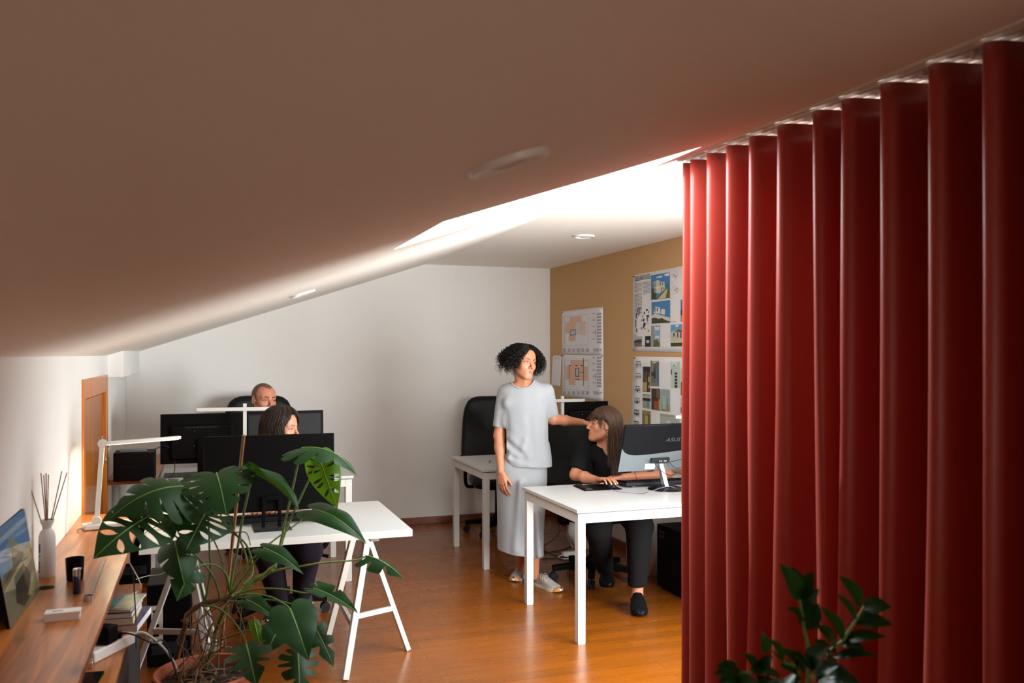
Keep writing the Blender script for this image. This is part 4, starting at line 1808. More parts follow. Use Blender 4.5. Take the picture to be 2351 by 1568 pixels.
add_hand(f, h2)
for (a, b, c_) in (((1180, 1095, .03), (1185, 1200, .06), (1199, 1312, .24)), ((1212, 1095, .03), (1224, 1200, .0), (1227, 1322, .03))):
    f.cap(J(*a), J(*b), .085, .055, k=.03)
    f.cap(J(*b), J(*c_), .055, .031, k=.02)
woman = sdf_object('person', f, skin_mat, colour=body_colour(ho, hR, hs, SKIN_W, h1[2] + h2[2], lip=lin(188, 104, 94), brow=lin(46, 30, 22), iris=lin(52, 32, 22), gaze=(.35, 1, -.22),
                   scalp=lin(26, 18, 15), hairline=lambda q: np.clip(((q[:, 2] - .072) - (q[:, 1] - .055) * .9) / .012, 0, 1) + np.clip((-.004 - q[:, 1]) / .01, 0, 1) * (q[:, 2] > -.05)))
pp.place(woman)
tag(woman, 'curly-haired woman standing in pale grey top and long skirt, one arm reaching to her colleague', 'person')
# top
sh = Field(axis(-.30, .32, .005, []), axis(-.20, .26, .005, []), axis(.80, 1.46, .005, []))
rows = TOP
sh.op(lambda p: loft(p, TOP, 2.3), (-.3, -.2, .8), (.32, .26, 1.46), .01)
s0, s1 = J(1160, 903, .03), J(1145, 981, .02)
sh.cap(s0, s1, .056, .042, k=.03)
s2, s3 = J(1252, 900, .03), J(1268, 955, .06)
sh.cap(s2, s3, .060, .045, k=.03)
# soft folds: ridges and hollows
for (a, b, ra) in (((1160, 1002, -.070), (1196, 1034, -.093), .011), ((1159, 1020, -.06), (1192, 1052, -.092), .011), ((1197, 1038, -.096), (1207, 1012, -.094), .008),
                   ((1163, 925, -.045), (1159, 972, -.03), .014), ((1170, 1052, -.082), (1212, 1066, -.096), .010)):
    sh.cap(J(*a), J(*b), ra, ra * .4, k=.045)
for (a, b, ra) in (((1162, 1011, -.088), (1200, 1044, -.112), .010), ((1155, 945, -.066), (1160, 1000, -.09), .010), ((1250, 930, -.07), (1250, 985, -.09), .008), ((1180, 1054, -.105), (1214, 1060, -.112), .008),
                   ((1215, 960, -.112), (1226, 1060, -.118), .010)):
    A, B = J(*a), J(*b)
    sh.op(lambda p, A=A, B=B, ra=ra: cap(p, A, B, ra, ra * .4), (-.3, -.25, .8), (.3, .2, 1.45), .045, 's')
sh.op(lambda p: .0018 * np.sin(p[..., 2] * 26 + p[..., 0] * 18) * np.sin(p[..., 0] * 23 + 1.3) + .0012 * np.sin(p[..., 0] * 60 + p[..., 2] * 9), (-.3, -.2, .8), (.32, .26, 1.46), 0, '+')
zh = zr(1070)
sh.op(lambda p: (zh - .03 * p[..., 0] - p[..., 2]), (-.3, -.25, .75), (.32, .26, 1.0), .004, 'i')
dv = (s1 - s0).normalized()
sh.op(lambda p: np.where(p[..., 0] < -.12, (p - np.array(s1)) @ np.array(dv), -1).astype(np.float32), (-.3, -.2, .9), (-.13, .26, 1.2), .002, 'i')
dv2 = (s3 - s2).normalized()
sh.op(lambda p: (p - np.array(s3)) @ np.array(dv2), (.17, -.2, 1.0), (.32, .26, 1.36), .002, 'i')
nc = J(1199, 873, -.01)
sh.op(lambda p: ell(p, nc, (.080, .13, .060)), (-.15, -.2, 1.3), (.15, .2, 1.46), .004, 's')
top = sdf_object('top', sh, knit, woman)
g = MB()
ring = []
zt, at_, bt_ = [r_[0] for r_ in TOP][::-1], [r_[3] for r_ in TOP][::-1], [r_[4] for r_ in TOP][::-1]
cxt = [r_[1] for r_ in TOP][::-1]
for i in range(33):
    a = PI * i / 32
    x_, z_ = .079 * math.cos(a), nc.z - .056 * math.sin(a) + .003
    z_ = min(z_, float(np.interp(-abs(nc.x + x_) - .012, [-v for v in at_], zt)))
    aa, bb, cc = np.interp(z_, zt, at_), np.interp(z_, zt, bt_), np.interp(z_, zt, cxt)
    xr_ = min(.97, abs(nc.x + x_ - cc) / aa)
    ring.append(Vector((nc.x + x_, .03 - bb * (1 - xr_ ** 2.3) ** (1 / 2.3) + .002, z_)))
g.tube(ring, .0062, 8)
g.build('collar', knit, top, smooth=60)
# skirt
sk = Field(axis(-.24, .24, .006, []), axis(-.20, .26, .006, []), axis(.17, .90, .006, []))
rows = []
for (py, x0, x1, b) in ((1045, 1154, 1256, .115), (1072, 1140, 1257, .130), (1100, 1139, 1257, .138), (1150, 1140, 1254, .140), (1210, 1141, 1251, .140), (1262, 1142, 1249, .142), (1300, 1142, 1249, .142)):
    k_ = 6.02 / F_PX
    rows.append((zr(py), ((x0 + x1) / 2 - 1205) * k_, .04, (x1 - x0) / 2 * k_, b))
sk.op(lambda p: loft(p, rows, 2.4), (-.24, -.2, .15), (.24, .26, .92), .01)
for (a, b, ra) in (((1196, 1110, -.115), (1186, 1260, -.10), .014), ((1232, 1180, -.10), (1238, 1275, -.10), .010)):
    sk.cap(J(*a), J(*b), ra, ra, k=.05)
A, B = J(1212, 1130, -.15), J(1212, 1290, -.145)
sk.op(lambda p: cap(p, A, B, .012, .020), (-.24, -.25, .15), (.24, .1, .92), .06, 's')
sk.op(lambda p: .003 * np.sin(p[..., 0] * 42 + p[..., 2] * 5) * np.clip((.8 - p[..., 2]) * 2, 0, 1), (-.24, -.2, .17), (.24, .26, .9), 0, '+')
zk = zr(1272)
sk.op(lambda p: (zk - .16 * p[..., 0] - p[..., 2]), (-.24, -.2, .15), (.24, .26, .4), .004, 'i')
sdf_object('skirt', sk, knit, woman)
curly_hair('hair', ho, hR, hs, woman, hair_black, 900, 3)
sm = (suede, cream, gum, cream)


def floor_pt(P_, px, py):
    w = at(px, py, Z=0)
    return (Matrix.Rotation(YAW, 4, 'Z') @ (w - Vector(P_.loc)))


shoe(woman, floor_pt(pp, 1228, 1341), floor_pt(pp, 1288, 1361), 'shoe', sm)
shoe(woman, floor_pt(pp, 1203, 1318), floor_pt(pp, 1179, 1337), 'shoe', sm)

# ---------------------------------------------------------------- woman at the right desk, hand on the mouse
pp = Person(1395, 5.90)
J = pp.J
ho, hR, hs = J(1385, 975, -.02), rot3(R(-78), R(6), R(-3)), .97
f = Field(axis(-.30, .44, .006, [(-.15, .13, .0026)]),
          axis(-.62, .34, .006, [(-.36, -.16, .0028), (-.15, .11, .0028)]),
          axis(.0, 1.32, .007, [(.74, .83, .0024), (.99, 1.30, .0026)]))
put_head(f, ho, hR, hs)
nb = hp(ho, hR, hs, 0, -.022, -.065)
f.cap(nb, J(1400, 1040, .06), .046, .052, k=.02)
f.cap(J(1398, 1045, .07), J(1415, 1140, .20), .11, .12, k=.04)
f.cap(J(1345, 1028, .04), J(1448, 1030, .06), .055, .055, k=.05)
el, wr = J(1322, 1090, -.02), J(1373, 1103, -.20)
f.cap(J(1340, 1028, .04), el, .046, .038, k=.03)
f.cap(el, el.lerp(wr, .4), .0385, .035, k=.02)
f.cap(el.lerp(wr, .4), wr, .035, .0235, k=.02)
h1 = hand_parts(wr + Vector((.002, -.004, .008)), (.50, -.85, .12), (.0, -.15, -1), (.85, .5, 0), [(.10, .36, .22), (.12, .40, .24), (.14, .42, .26), (.16, .44, .28)], .95, thumb=(.75, .6, .5))
add_hand(f, h1)
el2, wr2 = J(1530, 1088, .05), J(1430, 1095, -.05)
f.cap(J(1450, 1030, .06), el2, .046, .038, k=.03)
f.cap(el2, wr2, .037, .0235, k=.02)
h2 = hand_parts(wr2, (-1, -.35, -.03), (0, 0, -1), (0, 1, 0), [(.25, .3, .2)] * 4, .92)
add_hand(f, h2)
f.cap(J(1418, 1150, .18), J(1470, 1212, -.36), .085, .06, k=.03)
f.cap(J(1470, 1212, -.36), J(1463, 1368, -.42), .055, .034, k=.02)
f.cap(J(1463, 1368, -.42), J(1467, 1400, -.50), .032, .028, k=.02)
f.cap(J(1400, 1150, .18), J(1368, 1212, -.32), .085, .06, k=.03)
f.cap(J(1368, 1212, -.32), J(1388, 1312, .06), .055, .034, k=.02)
woman2 = sdf_object('person', f, skin_mat, colour=body_colour(ho, hR, hs, lin(182, 120, 91), h1[2] + h2[2], lip=lin(176, 92, 84), brow=lin(52, 34, 24), iris=lin(52, 34, 24), gaze=(.0, 1, .0),
                    scalp=lin(50, 34, 26), hairline=lambda q: np.clip(((q[:, 2] - .055) - (q[:, 1] - .06) * .9) / .012, 0, 1) + np.clip((-.02 - q[:, 1]) / .01, 0, 1) * (q[:, 2] > -.05)))
pp.place(woman2)
tag(woman2, 'seated woman in black with long brown hair, turned in profile, hand on a mouse', 'person')
sh = Field(axis(-.32, .32, .006, []), axis(-.16, .42, .006, []), axis(.45, 1.22, .006, []))
sh.cap(J(1400, 1050, .07), J(1415, 1150, .20), .125, .15, k=.05)
sh.cap(J(1345, 1030, .045), J(1450, 1032, .065), .066, .066, k=.06)
sh.cap(J(1346, 1014, .03), J(1380, 1010, .03), .020, .030, k=.04)
s0, s1 = J(1342, 1026, .04), J(1325, 1078, -.01)
sh.cap(s0, s1, .066, .056, k=.03)
sh.cap(J(1450, 1030, .06), J(1490, 1065, .03), .066, .056, k=.03)
sh.op(lambda p: .003 * np.sin(p[..., 2] * 36 + p[..., 0] * 26), (-.32, -.16, .4), (.32, .42, 1.3), 0, '+')
dv = (s1 - s0).normalized()
sh.op(lambda p: np.where(p[..., 0] < -.12, (p - np.array(s1)) @ np.array(dv), -1).astype(np.float32), (-.32, -.16, .7), (-.12, .12, .95), .002, 'i')
sh.op(lambda p: cap(p, J(1398, 1020, .02), J(1402, 1046, -.08), .050, .026), (-.2, -.16, .8), (.2, .3, 1.22), .01, 's')
sdf_object('top', sh, black_cloth, woman2)
tr = Field(axis(-.30, .36, .007, []), axis(-.60, .40, .007, []), axis(.06, .80, .007, []))
tr.cap(J(1410, 1148, .20), J(1410, 1148, .20), .16, k=.05)
tr.cap(J(1425, 1150, .16), J(1468, 1205, -.36), .105, .085, k=.04)
tr.cap(J(1468, 1210, -.36), J(1463, 1345, -.42), .085, .058, k=.03)
tr.cap(J(1395, 1150, .16), J(1372, 1208, -.32), .105, .085, k=.04)
tr.cap(J(1372, 1212, -.32), J(1388, 1300, .04), .085, .060, k=.03)
tr.op(lambda p: (J(1463, 1345, -.42).z - .0 - p[..., 2]), (.05, -.60, .05), (.36, -.25, .3), .003, 'i')
sdf_object('trousers', tr, black_cloth, woman2)
straight_hair('hair', ho, hR, hs, woman2, hair_brown, 2600, (.16, .36), 11, bangs=300, face=(26, 86), wave=.016, side_len=(.12, .30), k_rng=(1.03, 1.20))
bm_ = (M['black_gloss'], M['black_gloss'], M['black_gloss'], M['black_gloss'])
tp_ = floor_pt(pp, 1471, 1419)
hl_ = J(1459, 1392, tp_.y + .255)
shoe(woman2, (hl_.x, hl_.y, .040), tp_ + Vector((0, 0, .002)), 'shoe', bm_, 'mule')
MB().prism([(hl_.x - .03, hl_.y + .0, 0), (hl_.x + .03, hl_.y + .0, 0), (hl_.x + .033, hl_.y - .065, 0), (hl_.x - .027, hl_.y - .065, 0)], (0, 0, .036)).build('shoe_heel', M['black_gloss'], woman2, bevel=.004)
q0 = J(1392, 1318, .10)
shoe(woman2, (q0.x, q0.y + .02, .10), (q0.x - .015, q0.y - .20, .045), 'shoe', bm_, 'mule')
pe = hp(ho, hR, hs, .079 * (1), -.006, -.043)
g = MB()
pe = hp(ho, hR, hs, -.080, -.008, -.042)
for side in (-1, 1):
    pe = hp(ho, hR, hs, side * .079, -.006, -.040)
    g = MB()
    g.tube([pe + Vector((.005 * math.sin(a), 0, -.007 + .007 * math.cos(a))) for a in [2 * PI * i / 14 for i in range(15)]], .0012, 6)
    g.tube([pe + Vector((0, 0, -.013)), pe + Vector((.002, 0, -.03))], [.0015, .0032], 6)
    g.build('earring', M['silver'], woman2)
br = el2.lerp(wr2, .74)
ax_ = (wr2 - el2).normalized()
u_ = ax_.cross(Vector((0, 0, 1))).normalized()
v_ = ax_.cross(u_)
MB().tube([br + (u_ * math.cos(a) + v_ * math.sin(a)) * .0285 + ax_ * .005 * math.sin(2 * a) for a in [2 * PI * i / 24 for i in range(25)]], .0022, 6).build('bracelet', M['redthread'], woman2)

# ---------------------------------------------------------------- woman at the trestle desk
pp = Person(640, 5.22)
J = pp.J
ho, hR, hs = J(648, 982, 0), rot3(R(74), R(-4), R(2)), .97
f = Field(axis(-.26, .30, .006, [(-.17, .20, .0028)]),
          axis(-.74, .36, .006, [(-.74, -.52, .0030), (-.13, .13, .003)]),
          axis(.05, 1.32, .007, [(.75, .83, .0026), (1.0, 1.30, .0028)]))
put_head(f, ho, hR, hs)
nb = hp(ho, hR, hs, 0, -.022, -.065)
f.cap(nb, J(628, 1058, .05), .046, .052, k=.02)
f.cap(J(626, 1070, .07), J(632, 1180, .18), .11, .12, k=.04)
f.cap(J(572, 1072, .05), J(690, 1072, .05), .05, .05, k=.05)
wr1, wr2 = J(588, 1167, -.58), J(660, 1166, -.56)
e1, e2 = J(560, 1150, -.22), J(716, 1150, -.24)
f.cap(J(574, 1072, .05), e1, .044, .037, k=.03)
f.cap(e1, wr1, .036, .023, k=.02)
f.cap(J(688, 1072, .05), e2, .044, .037, k=.03)
f.cap(e2, wr2, .036, .023, k=.02)
h1 = hand_parts(wr1, (.35, -.95, .02), (0, -.05, -1), (.95, .3, 0), [(.30, .50, .35), (.34, .52, .36), (.36, .54, .36), (.38, .54, .36)], .90)
h2 = hand_parts(wr2, (-.55, -.85, .02), (0, -.05, -1), (-.85, .5, 0), [(.30, .50, .35), (.34, .52, .36), (.36, .54, .36), (.38, .54, .36)], .90)
add_hand(f, h1)
add_hand(f, h2)
f.cap(J(632, 1200, .18), J(632, 1200, .18), .13, k=.05)
f.cap(J(650, 1205, .16), J(706, 1262, -.22), .085, .06, k=.03)
f.cap(J(706, 1262, -.22), J(692, 1372, -.02), .052, .034, k=.02)
f.cap(J(620, 1205, .16), J(615, 1266, -.26), .085, .06, k=.03)
f.cap(J(615, 1266, -.26), J(640, 1390, -.05), .052, .034, k=.02)
woman3 = sdf_object('person', f, skin_mat, colour=body_colour(ho, hR, hs, lin(184, 126, 100), h1[2] + h2[2], lip=lin(184, 100, 92), brow=lin(86, 58, 44), iris=lin(60, 74, 90), gaze=(.1, 1, -.05),
                    scalp=lin(40, 28, 22), hairline=lambda q: np.clip(((q[:, 2] - .074) - (q[:, 1] - .06) * .9) / .012, 0, 1) + np.clip((-.01 - q[:, 1]) / .01, 0, 1) * (q[:, 2] > -.05)))
pp.place(woman3)
tag(woman3, 'dark-haired woman typing at the trestle desk, mostly hidden by the front monitor', 'person')
sh = Field(axis(-.30, .34, .007, []), axis(-.30, .40, .007, []), axis(.45, 1.05, .007, []))
sh.cap(J(628, 1085, .07), J(632, 1190, .18), .12, .145, k=.05)
sh.cap(J(574, 1074, .05), J(690, 1074, .05), .06, .06, k=.06)
sh.cap(J(574, 1074, .05), J(574, 1074, .05).lerp(e1, .7), .058, .050, k=.03)
sh.cap(J(688, 1074, .05), J(688, 1074, .05).lerp(e2, .7), .058, .050, k=.03)
sdf_object('top', sh, black_cloth, woman3)
tr = Field(axis(-.26, .32, .007, []), axis(-.42, .40, .007, []), axis(.07, .80, .007, []))
tr.cap(J(632, 1198, .19), J(632, 1198, .19), .155, k=.05)
tr.cap(J(652, 1203, .16), J(706, 1262, -.22), .105, .082, k=.04)
tr.cap(J(706, 1262, -.22), J(694, 1360, -.04), .082, .055, k=.03)
tr.cap(J(618, 1203, .16), J(615, 1266, -.26), .105, .082, k=.04)
tr.cap(J(615, 1266, -.26), J(640, 1375, -.07), .082, .055, k=.03)
sdf_object('trousers', tr, plum_cloth, woman3)
straight_hair('hair', ho, hR, hs, woman3, hair_dark, 1900, (.14, .30), 21, bangs=0, face=(8, 52), wave=.008, side_len=(.10, .22), part=.012, k_rng=(1.05, 1.30), back=.03)
dk = (M['dgrey'], cream, cream, cream)
a_ = J(694, 1372, -.02)
shoe(woman3, (a_.x + .03, a_.y + .07, .095), (a_.x - .02, a_.y - .17, .10), 'shoe', dk)
a_ = J(640, 1388, -.05)
shoe(woman3, (a_.x, a_.y + .06, .055), (a_.x - .02, a_.y - .19, .05), 'shoe', dk)
br = e2.lerp(wr2, .9)
ax_ = (wr2 - e2).normalized()
u_ = ax_.cross(Vector((0, 0, 1))).normalized()
v_ = ax_.cross(u_)
MB().tube([br + (u_ * math.cos(a) + v_ * math.sin(a)) * .027 for a in [2 * PI * i / 24 for i in range(25)]], .003, 6).build('bracelet', M['silver'], woman3)

# ---------------------------------------------------------------- man behind the monitors
pp = Person(607, 6.62)
J = pp.J
ho, hR, hs = J(606, 917, 0), rot3(R(43), R(-3), R(3)), 1.07
f = Field(axis(-.30, .32, .007, [(-.13, .14, .003)]),
          axis(-.20, 1.0, .008, [(-.14, .14, .003)]),
          axis(.40, 1.40, .008, [(1.10, 1.39, .003)]))
put_head(f, ho, hR, hs, True)
nb = hp(ho, hR, hs, 0, -.022, -.06)
f.cap(nb, J(596, 985, .12), .058, .064, k=.02)
f.cap(J(596, 1000, .15), J(600, 1090, .65), .13, .15, k=.04)
f.cap(J(540, 995, .16), J(658, 995, .16), .06, .06, k=.05)
e1, e2 = J(525, 1060, .22), J(680, 1060, .22)
f.cap(J(540, 995, .16), e1, .05, .042, k=.03)
f.cap(J(658, 995, .16), e2, .05, .042, k=.03)
w1, w2 = J(570, 1075, .10), J(640, 1075, .10)
f.cap(e1, w1, .042, .028, k=.02)
f.cap(e2, w2, .042, .028, k=.02)
for w_, s_ in ((w1, 1), (w2, -1)):
    add_hand(f, hand_parts(w_, (s_ * .3, -.9, 0), (0, 0, -1), (s_ * .9, .3, 0), [(.3, .5, .35)] * 4, 1.0))
f.cap(J(590, 1120, .65), J(555, 1130, .28), .09, .07, k=.03)
f.cap(J(612, 1120, .65), J(650, 1130, .28), .09, .07, k=.03)
man = sdf_object('person', f, skin_mat, colour=body_colour(ho, hR, hs, lin(190, 126, 100), [], lip=lin(170, 96, 88), brow=lin(30, 22, 18), iris=lin(36, 24, 18), gaze=(.25, 1, -.05),
                 scalp=lin(84, 62, 52), hairline=lambda q: np.maximum(.88 * np.clip((np.interp(np.abs(q[:, 0]), (0, .018, .042, .058, .08), (.074, .066, .030, .026, .024)) - q[:, 1]) / .010, 0, 1)
                 * np.clip((q[:, 2] + .012 + .045 * (q[:, 1] < -.03)) / .012, 0, 1) * ((np.abs(q[:, 0]) < .0735) | (q[:, 2] > .028)),
                 .30 * np.clip((-.050 - q[:, 2]) / .02, 0, 1) * (q[:, 1] > .0))))
pp.place(man)
tag(man, 'shaven-headed man in black sitting behind two monitors at the back', 'person')
sh = Field(axis(-.34, .36, .008, []), axis(-.05, .95, .008, []), axis(.45, 1.12, .008, []))
sh.cap(J(596, 1004, .17), J(600, 1090, .65), .14, .165, k=.05)
sh.cap(J(540, 996, .16), J(658, 996, .16), .07, .07, k=.06)
sh.cap(J(540, 996, .16), e1, .064, .055, k=.03)
sh.cap(J(658, 996, .16), e2, .064, .055, k=.03)
sdf_object('top', sh, black_cloth, man)
tr = Field(axis(-.30, .32, .008, []), axis(.15, .95, .008, []), axis(.35, .80, .008, []))
tr.cap(J(590, 1120, .65), J(555, 1130, .30), .105, .085, k=.03)
tr.cap(J(612, 1120, .65), J(650, 1130, .30), .105, .085, k=.03)
sdf_object('trousers', tr, black_cloth, man)


# ================================================================== PLANTS
def leaf_mat(name, col, tcol, tfac=.22, rough=.34):
    m = mat(name, col, rough, spec=.45)
    nt = m.node_tree
    b = nt.nodes['Principled BSDF']
    b.inputs['Specular IOR Level'].default_value = .17
    tc = nt.nodes.new('ShaderNodeTexCoord')
    n = nt.nodes.new('ShaderNodeTexNoise')
    n.inputs['Scale'].default_value = 14
    n.inputs['Detail'].default_value = 5
    nt.links.new(tc.outputs['Object'], n.inputs['Vector'])
    mx = nt.nodes.new('ShaderNodeMix')
    mx.data_type = 'RGBA'
    mx.inputs['A'].default_value = tuple(c * .75 for c in col) + (1,)
    mx.inputs['B'].default_value = tuple(c * 1.3 for c in col) + (1,)
    nt.links.new(n.outputs['Fac'], mx.inputs['Factor'])
    nt.links.new(mx.outputs['Result'], b.inputs['Base Color'])
    tr = nt.nodes.new('ShaderNodeBsdfTranslucent')
    tr.inputs[0].default_value = (*tcol, 1)
    ms = nt.nodes.new('ShaderNodeMixShader')
    ms.inputs[0].default_value = tfac
    nt.links.new(b.outputs[0], ms.inputs[1])
    nt.links.new(tr.outputs[0], ms.inputs[2])
    nt.links.new(ms.outputs[0], nt.nodes['Material Output'].inputs[0])
    return m


lf_old = leaf_mat('monstera_leaf', lin(30, 60, 28), lin(60, 116, 14), .12, .46)
lf_backlit_pale = leaf_mat('backlit_pale_monstera_leaf', lin(62, 100, 30), lin(120, 180, 16), .42)  # leaf G's backlight put into a brighter green; leaf T is light green itself
vein_m = mat('leaf_vein', lin(108, 140, 64), .45)
petiole_m = mat('petiole_green', lin(92, 118, 50), .45, noise=.25, nscale=30)
stem_m = mat('woody_stem', lin(120, 90, 62), .8, noise=.35, nscale=50, bump=.4, bscale=120)
zz_leaf = leaf_mat('zz_leaf', lin(26, 50, 20), lin(50, 100, 16), .10, .30)

MARG = [(0.02, .015), (-.10, .07), (-.185, .19), (-.185, .33), (-.10, .455), (.06, .53), (.24, .535), (.42, .475), (.58, .375), (.74, .25), (.88, .115), (1.0, 0.0)]


def margin(s):
    n = len(MARG) - 1
    f = min(max(s, 0), .99999) * n
    i = int(f)
    t = f - i
    g = lambda k: Vector((*MARG[min(max(k, 0), n)], 0))
    p0, p1, p2, p3 = g(i - 1), g(i), g(i + 1), g(i + 2)
    q = 0.5 * ((2 * p1) + (p2 - p0) * t + (2 * p0 - 5 * p1 + 4 * p2 - p3) * t * t + (3 * p1 - p0 - 3 * p2 + p3) * t ** 3)
    return q.x, q.y


def midpos(s):
    return float(np.interp(s, (0, .30, .5, .7, .88, 1), (0, .05, .20, .42, .70, 1.0)))


def monstera_leaf(parent, B, T, width, N, lobes=5, slit=.020, depth=.42, droop=.10, fold=.18, cup=.35, material=None, seed=0, wav=.02, hole=False):
    """one leaf blade: base B, tip T, full width, facing N."""
    rnd = random.Random(seed)
    B, T, N = Vector(B), Vector(T), Vector(N)
    D = T - B
    L = D.length
    D.normalize()
    N = (N - D * N.dot(D)).normalized()
    S = D.cross(N).normalized()
    wy = width / L / 1.06

    def P3(x, y):
        # arch along the midrib, folded and cupped across it
        h = droop * 4 * max(x, -.2) * (1 - x) + fold * abs(y) * (1 if fold else 0) - cup * y * y
        h += wav * math.sin(9 * x + 3 * y + seed) * abs(y) * 2
        return B + D * (x * L) + S * (y * L * wy) + N * (h * L)

    g = MB()
    for sd in (-1, 1):
        if lobes > 1:
            br = [0] + sorted(min(.93, max(.2, .30 + (.62) * (i + .0) / max(1, lobes - 1) + rnd.uniform(-.03, .03))) for i in range(lobes - 1)) + [1]
        else:
            br = [0, 1]
        n = len(br) - 1
        for i in range(n):
            a, b = br[i], br[i + 1]
            u0a = depth + rnd.uniform(-.08, .12)
            u0b = depth + rnd.uniform(-.08, .12)
            nk, nu = max(4, int((b - a) * 34)), 18

            def fn(u, k, a=a, b=b, i=i):
                if hole:
                    bump = lambda q0: slit * math.sin(PI * (u - q0) / (.90 - q0)) ** .6 if q0 < u < .90 else 0
                    wa, wb = bump(u0a) if i > 0 else 0, bump(u0b) if i < n - 1 else 0
                    s = a + wa + (b - wb - a - wa) * k
                    ex, ey = margin(s)
                    mx_ = midpos(s)
                    return P3(mx_ + (ex - mx_) * u + .05 * math.sin(PI * u) * (1 - s), sd * ey * u)
                wa = slit * max(0, (u - u0a) / (1 - u0a)) ** .55 if i > 0 and u > u0a else 0
                wb = slit * max(0, (u - u0b) / (1 - u0b)) ** .55 if i < n - 1 and u > u0b else 0
                s = a + wa + (b - wb - a - wa) * k
                e = 1.0
                if n > 1:
                    kk = 2 * k - 1
                    if (kk < 0 and i > 0) or (kk > 0 and i < n - 1):
                        e = 1 - .10 * abs(kk) ** 5
                ex, ey = margin(s)
                mx_ = midpos(s)
                uu = u * e
                x = mx_ + (ex - mx_) * uu + .05 * math.sin(PI * uu) * (1 - s)
                y = ey * uu
                return P3(x, sd * y)
            g.grid(fn, nu, nk)
    me_ = g.build('leaf', [material or lf_old], parent, smooth=70)
    v = MB()
    v.tube([P3(x, 0) + N * .0006 for x in [i / 14 for i in range(15)]], [.0026 * (1 - i / 16) + .0006 for i in range(15)], 6)
    v.build('midrib', vein_m, me_, smooth=60)
    return me_


def px3(px, py, d):
    return at(px, py, d=d)


VIEW = lambda p: (Vector((0, 0, EYE)) - Vector(p)).normalized()
pot_c = Vector((0.005, 3.62, 0))
pl = thing('potted_monstera', 'big split-leaf plant in a terracotta pot, tied to a cane, beside the pine ledge', 'plant', tuple(pot_c))
MB().lathe([(.0, .0), (.125, 0), (.135, .01), (.178, .31), (.192, .312), (.196, .318), (.196, .362), (.190, .368), (.180, .366), (.176, .35), (.172, .32), (.0, .318)], n=56).build('pot', M['terracotta'], pl, smooth=35)
g = MB()
g.lathe([(.175, .325), (.12, .333), (.05, .338), (.0, .336)], n=40)
g.build('soil', M['soil'], pl)
off = -pot_c


def L_(px, py, d):
    return px3(px, py, d) + off


hub1 = L_(528, 1369, 3.46)
hub2 = L_(489, 1478, 3.48)
# (base px, d), (tip px, d), width m, normal (view, up, right), lobes, opts
LV = [
    ('A', (497, 1086, 3.46), (520, 1184, 3.32), .30, (.92, .42, 0), 6, dict(droop=.12, fold=.06, cup=.45, slit=.016, depth=.5)),
    ('B', (424, 1117, 3.40), (254, 1190, 3.22), .29, (.60, .75, .0), 6, dict(droop=.16, fold=-.06, cup=.75, slit=.016)),
    ('C', (346, 1184, 3.32), (214, 1284, 3.10), .245, (.85, .45, -.1), 6, dict(droop=.10, fold=.0, cup=.35, slit=.026, depth=.16, hole=True)),
    ('D', (474, 1172, 3.44), (428, 1262, 3.28), .235, (.9, .2, .0), 6, dict(droop=.06, fold=.0, cup=.3, slit=.024, depth=.16, hole=True)),
    ('E', (583, 1086, 3.50), (686, 1174, 3.40), .115, (.12, .45, .95), 2, dict(droop=.06, fold=.40, cup=.3)),
    ('F', (692, 1029, 3.60), (820, 1092, 3.56), .19, (.10, .95, .20), 5, dict(droop=.16, fold=-.10, cup=.5)),
    ('G', (733, 1054, 3.66), (775, 1168, 3.60), .135, (.92, .25, -.15), 7, dict(droop=.05, fold=.0, cup=.25, slit=.018, depth=.18, hole=True, material=lf_backlit_pale)),
    ('H', (717, 1170, 3.62), (842, 1250, 3.46), .125, (.75, .62, .15), 1, dict(droop=.12, fold=.15, cup=.4)),
    ('I', (842, 1276, 3.66), (927, 1330, 3.60), .10, (.45, .80, .2), 4, dict(droop=.10, fold=-.2, cup=.3, slit=.04, depth=.30)),
    ('J', (723, 1352, 3.36), (823, 1409, 3.26), .085, (.62, .72, .2), 3, dict(droop=.06, fold=.2, cup=.2, slit=.03)),
    ('K', (605, 1259, 3.34), (696, 1318, 3.24), .085, (.70, .65, .1), 1, dict(droop=.08, fold=.12, cup=.3)),
    ('M', (666, 1398, 3.20), (708, 1518, 3.06), .165, (.90, .30, .0), 1, dict(droop=.10, fold=.12, cup=.35)),
    ('N', (566, 1482, 3.22), (588, 1576, 3.06), .165, (.90, .32, .0), 5, dict(droop=.08, fold=.05, cup=.35, slit=.04, depth=.40)),
    ('O', (684, 1502, 3.16), (688, 1600, 3.04), .14, (.92, .2, .1), 5, dict(droop=.06, fold=.0, cup=.35, slit=.034)),
    ('P', (722, 1440, 3.30), (766, 1532, 3.20), .10, (.85, .3, .2), 4, dict(droop=.06, fold=.05, cup=.3, slit=.05)),
    ('Q', (402, 1242, 3.34), (424, 1345, 3.24), .155, (.55, .60, -.2), 3, dict(droop=.12, fold=-.30, cup=.6)),
    ('R', (436, 1308, 3.30), (406, 1380, 3.22), .125, (.9, .3, .1), 3, dict(droop=.06, fold=.05, cup=.4, slit=.045)),
    ('S', (566, 1378, 3.32), (634, 1424, 3.24), .075, (.75, .55, .2), 1, dict(droop=.08, fold=.15, cup=.2)),
    ('T', (585, 1432, 3.38), (597, 1484, 3.34), .042, (.95, .1, 0), 1, dict(droop=.04, fold=.05, material=lf_backlit_pale)),
    ('U', (640, 1440, 3.36), (612, 1500, 3.30), .11, (.9, .3, 0), 1, dict(droop=.06, fold=.08)),
    ('V', (420, 1160, 3.52), (376, 1222, 3.50), .15, (.9, .3, 0), 4, dict(droop=.06, fold=.08)),
]
lb = {}
random.seed(8)
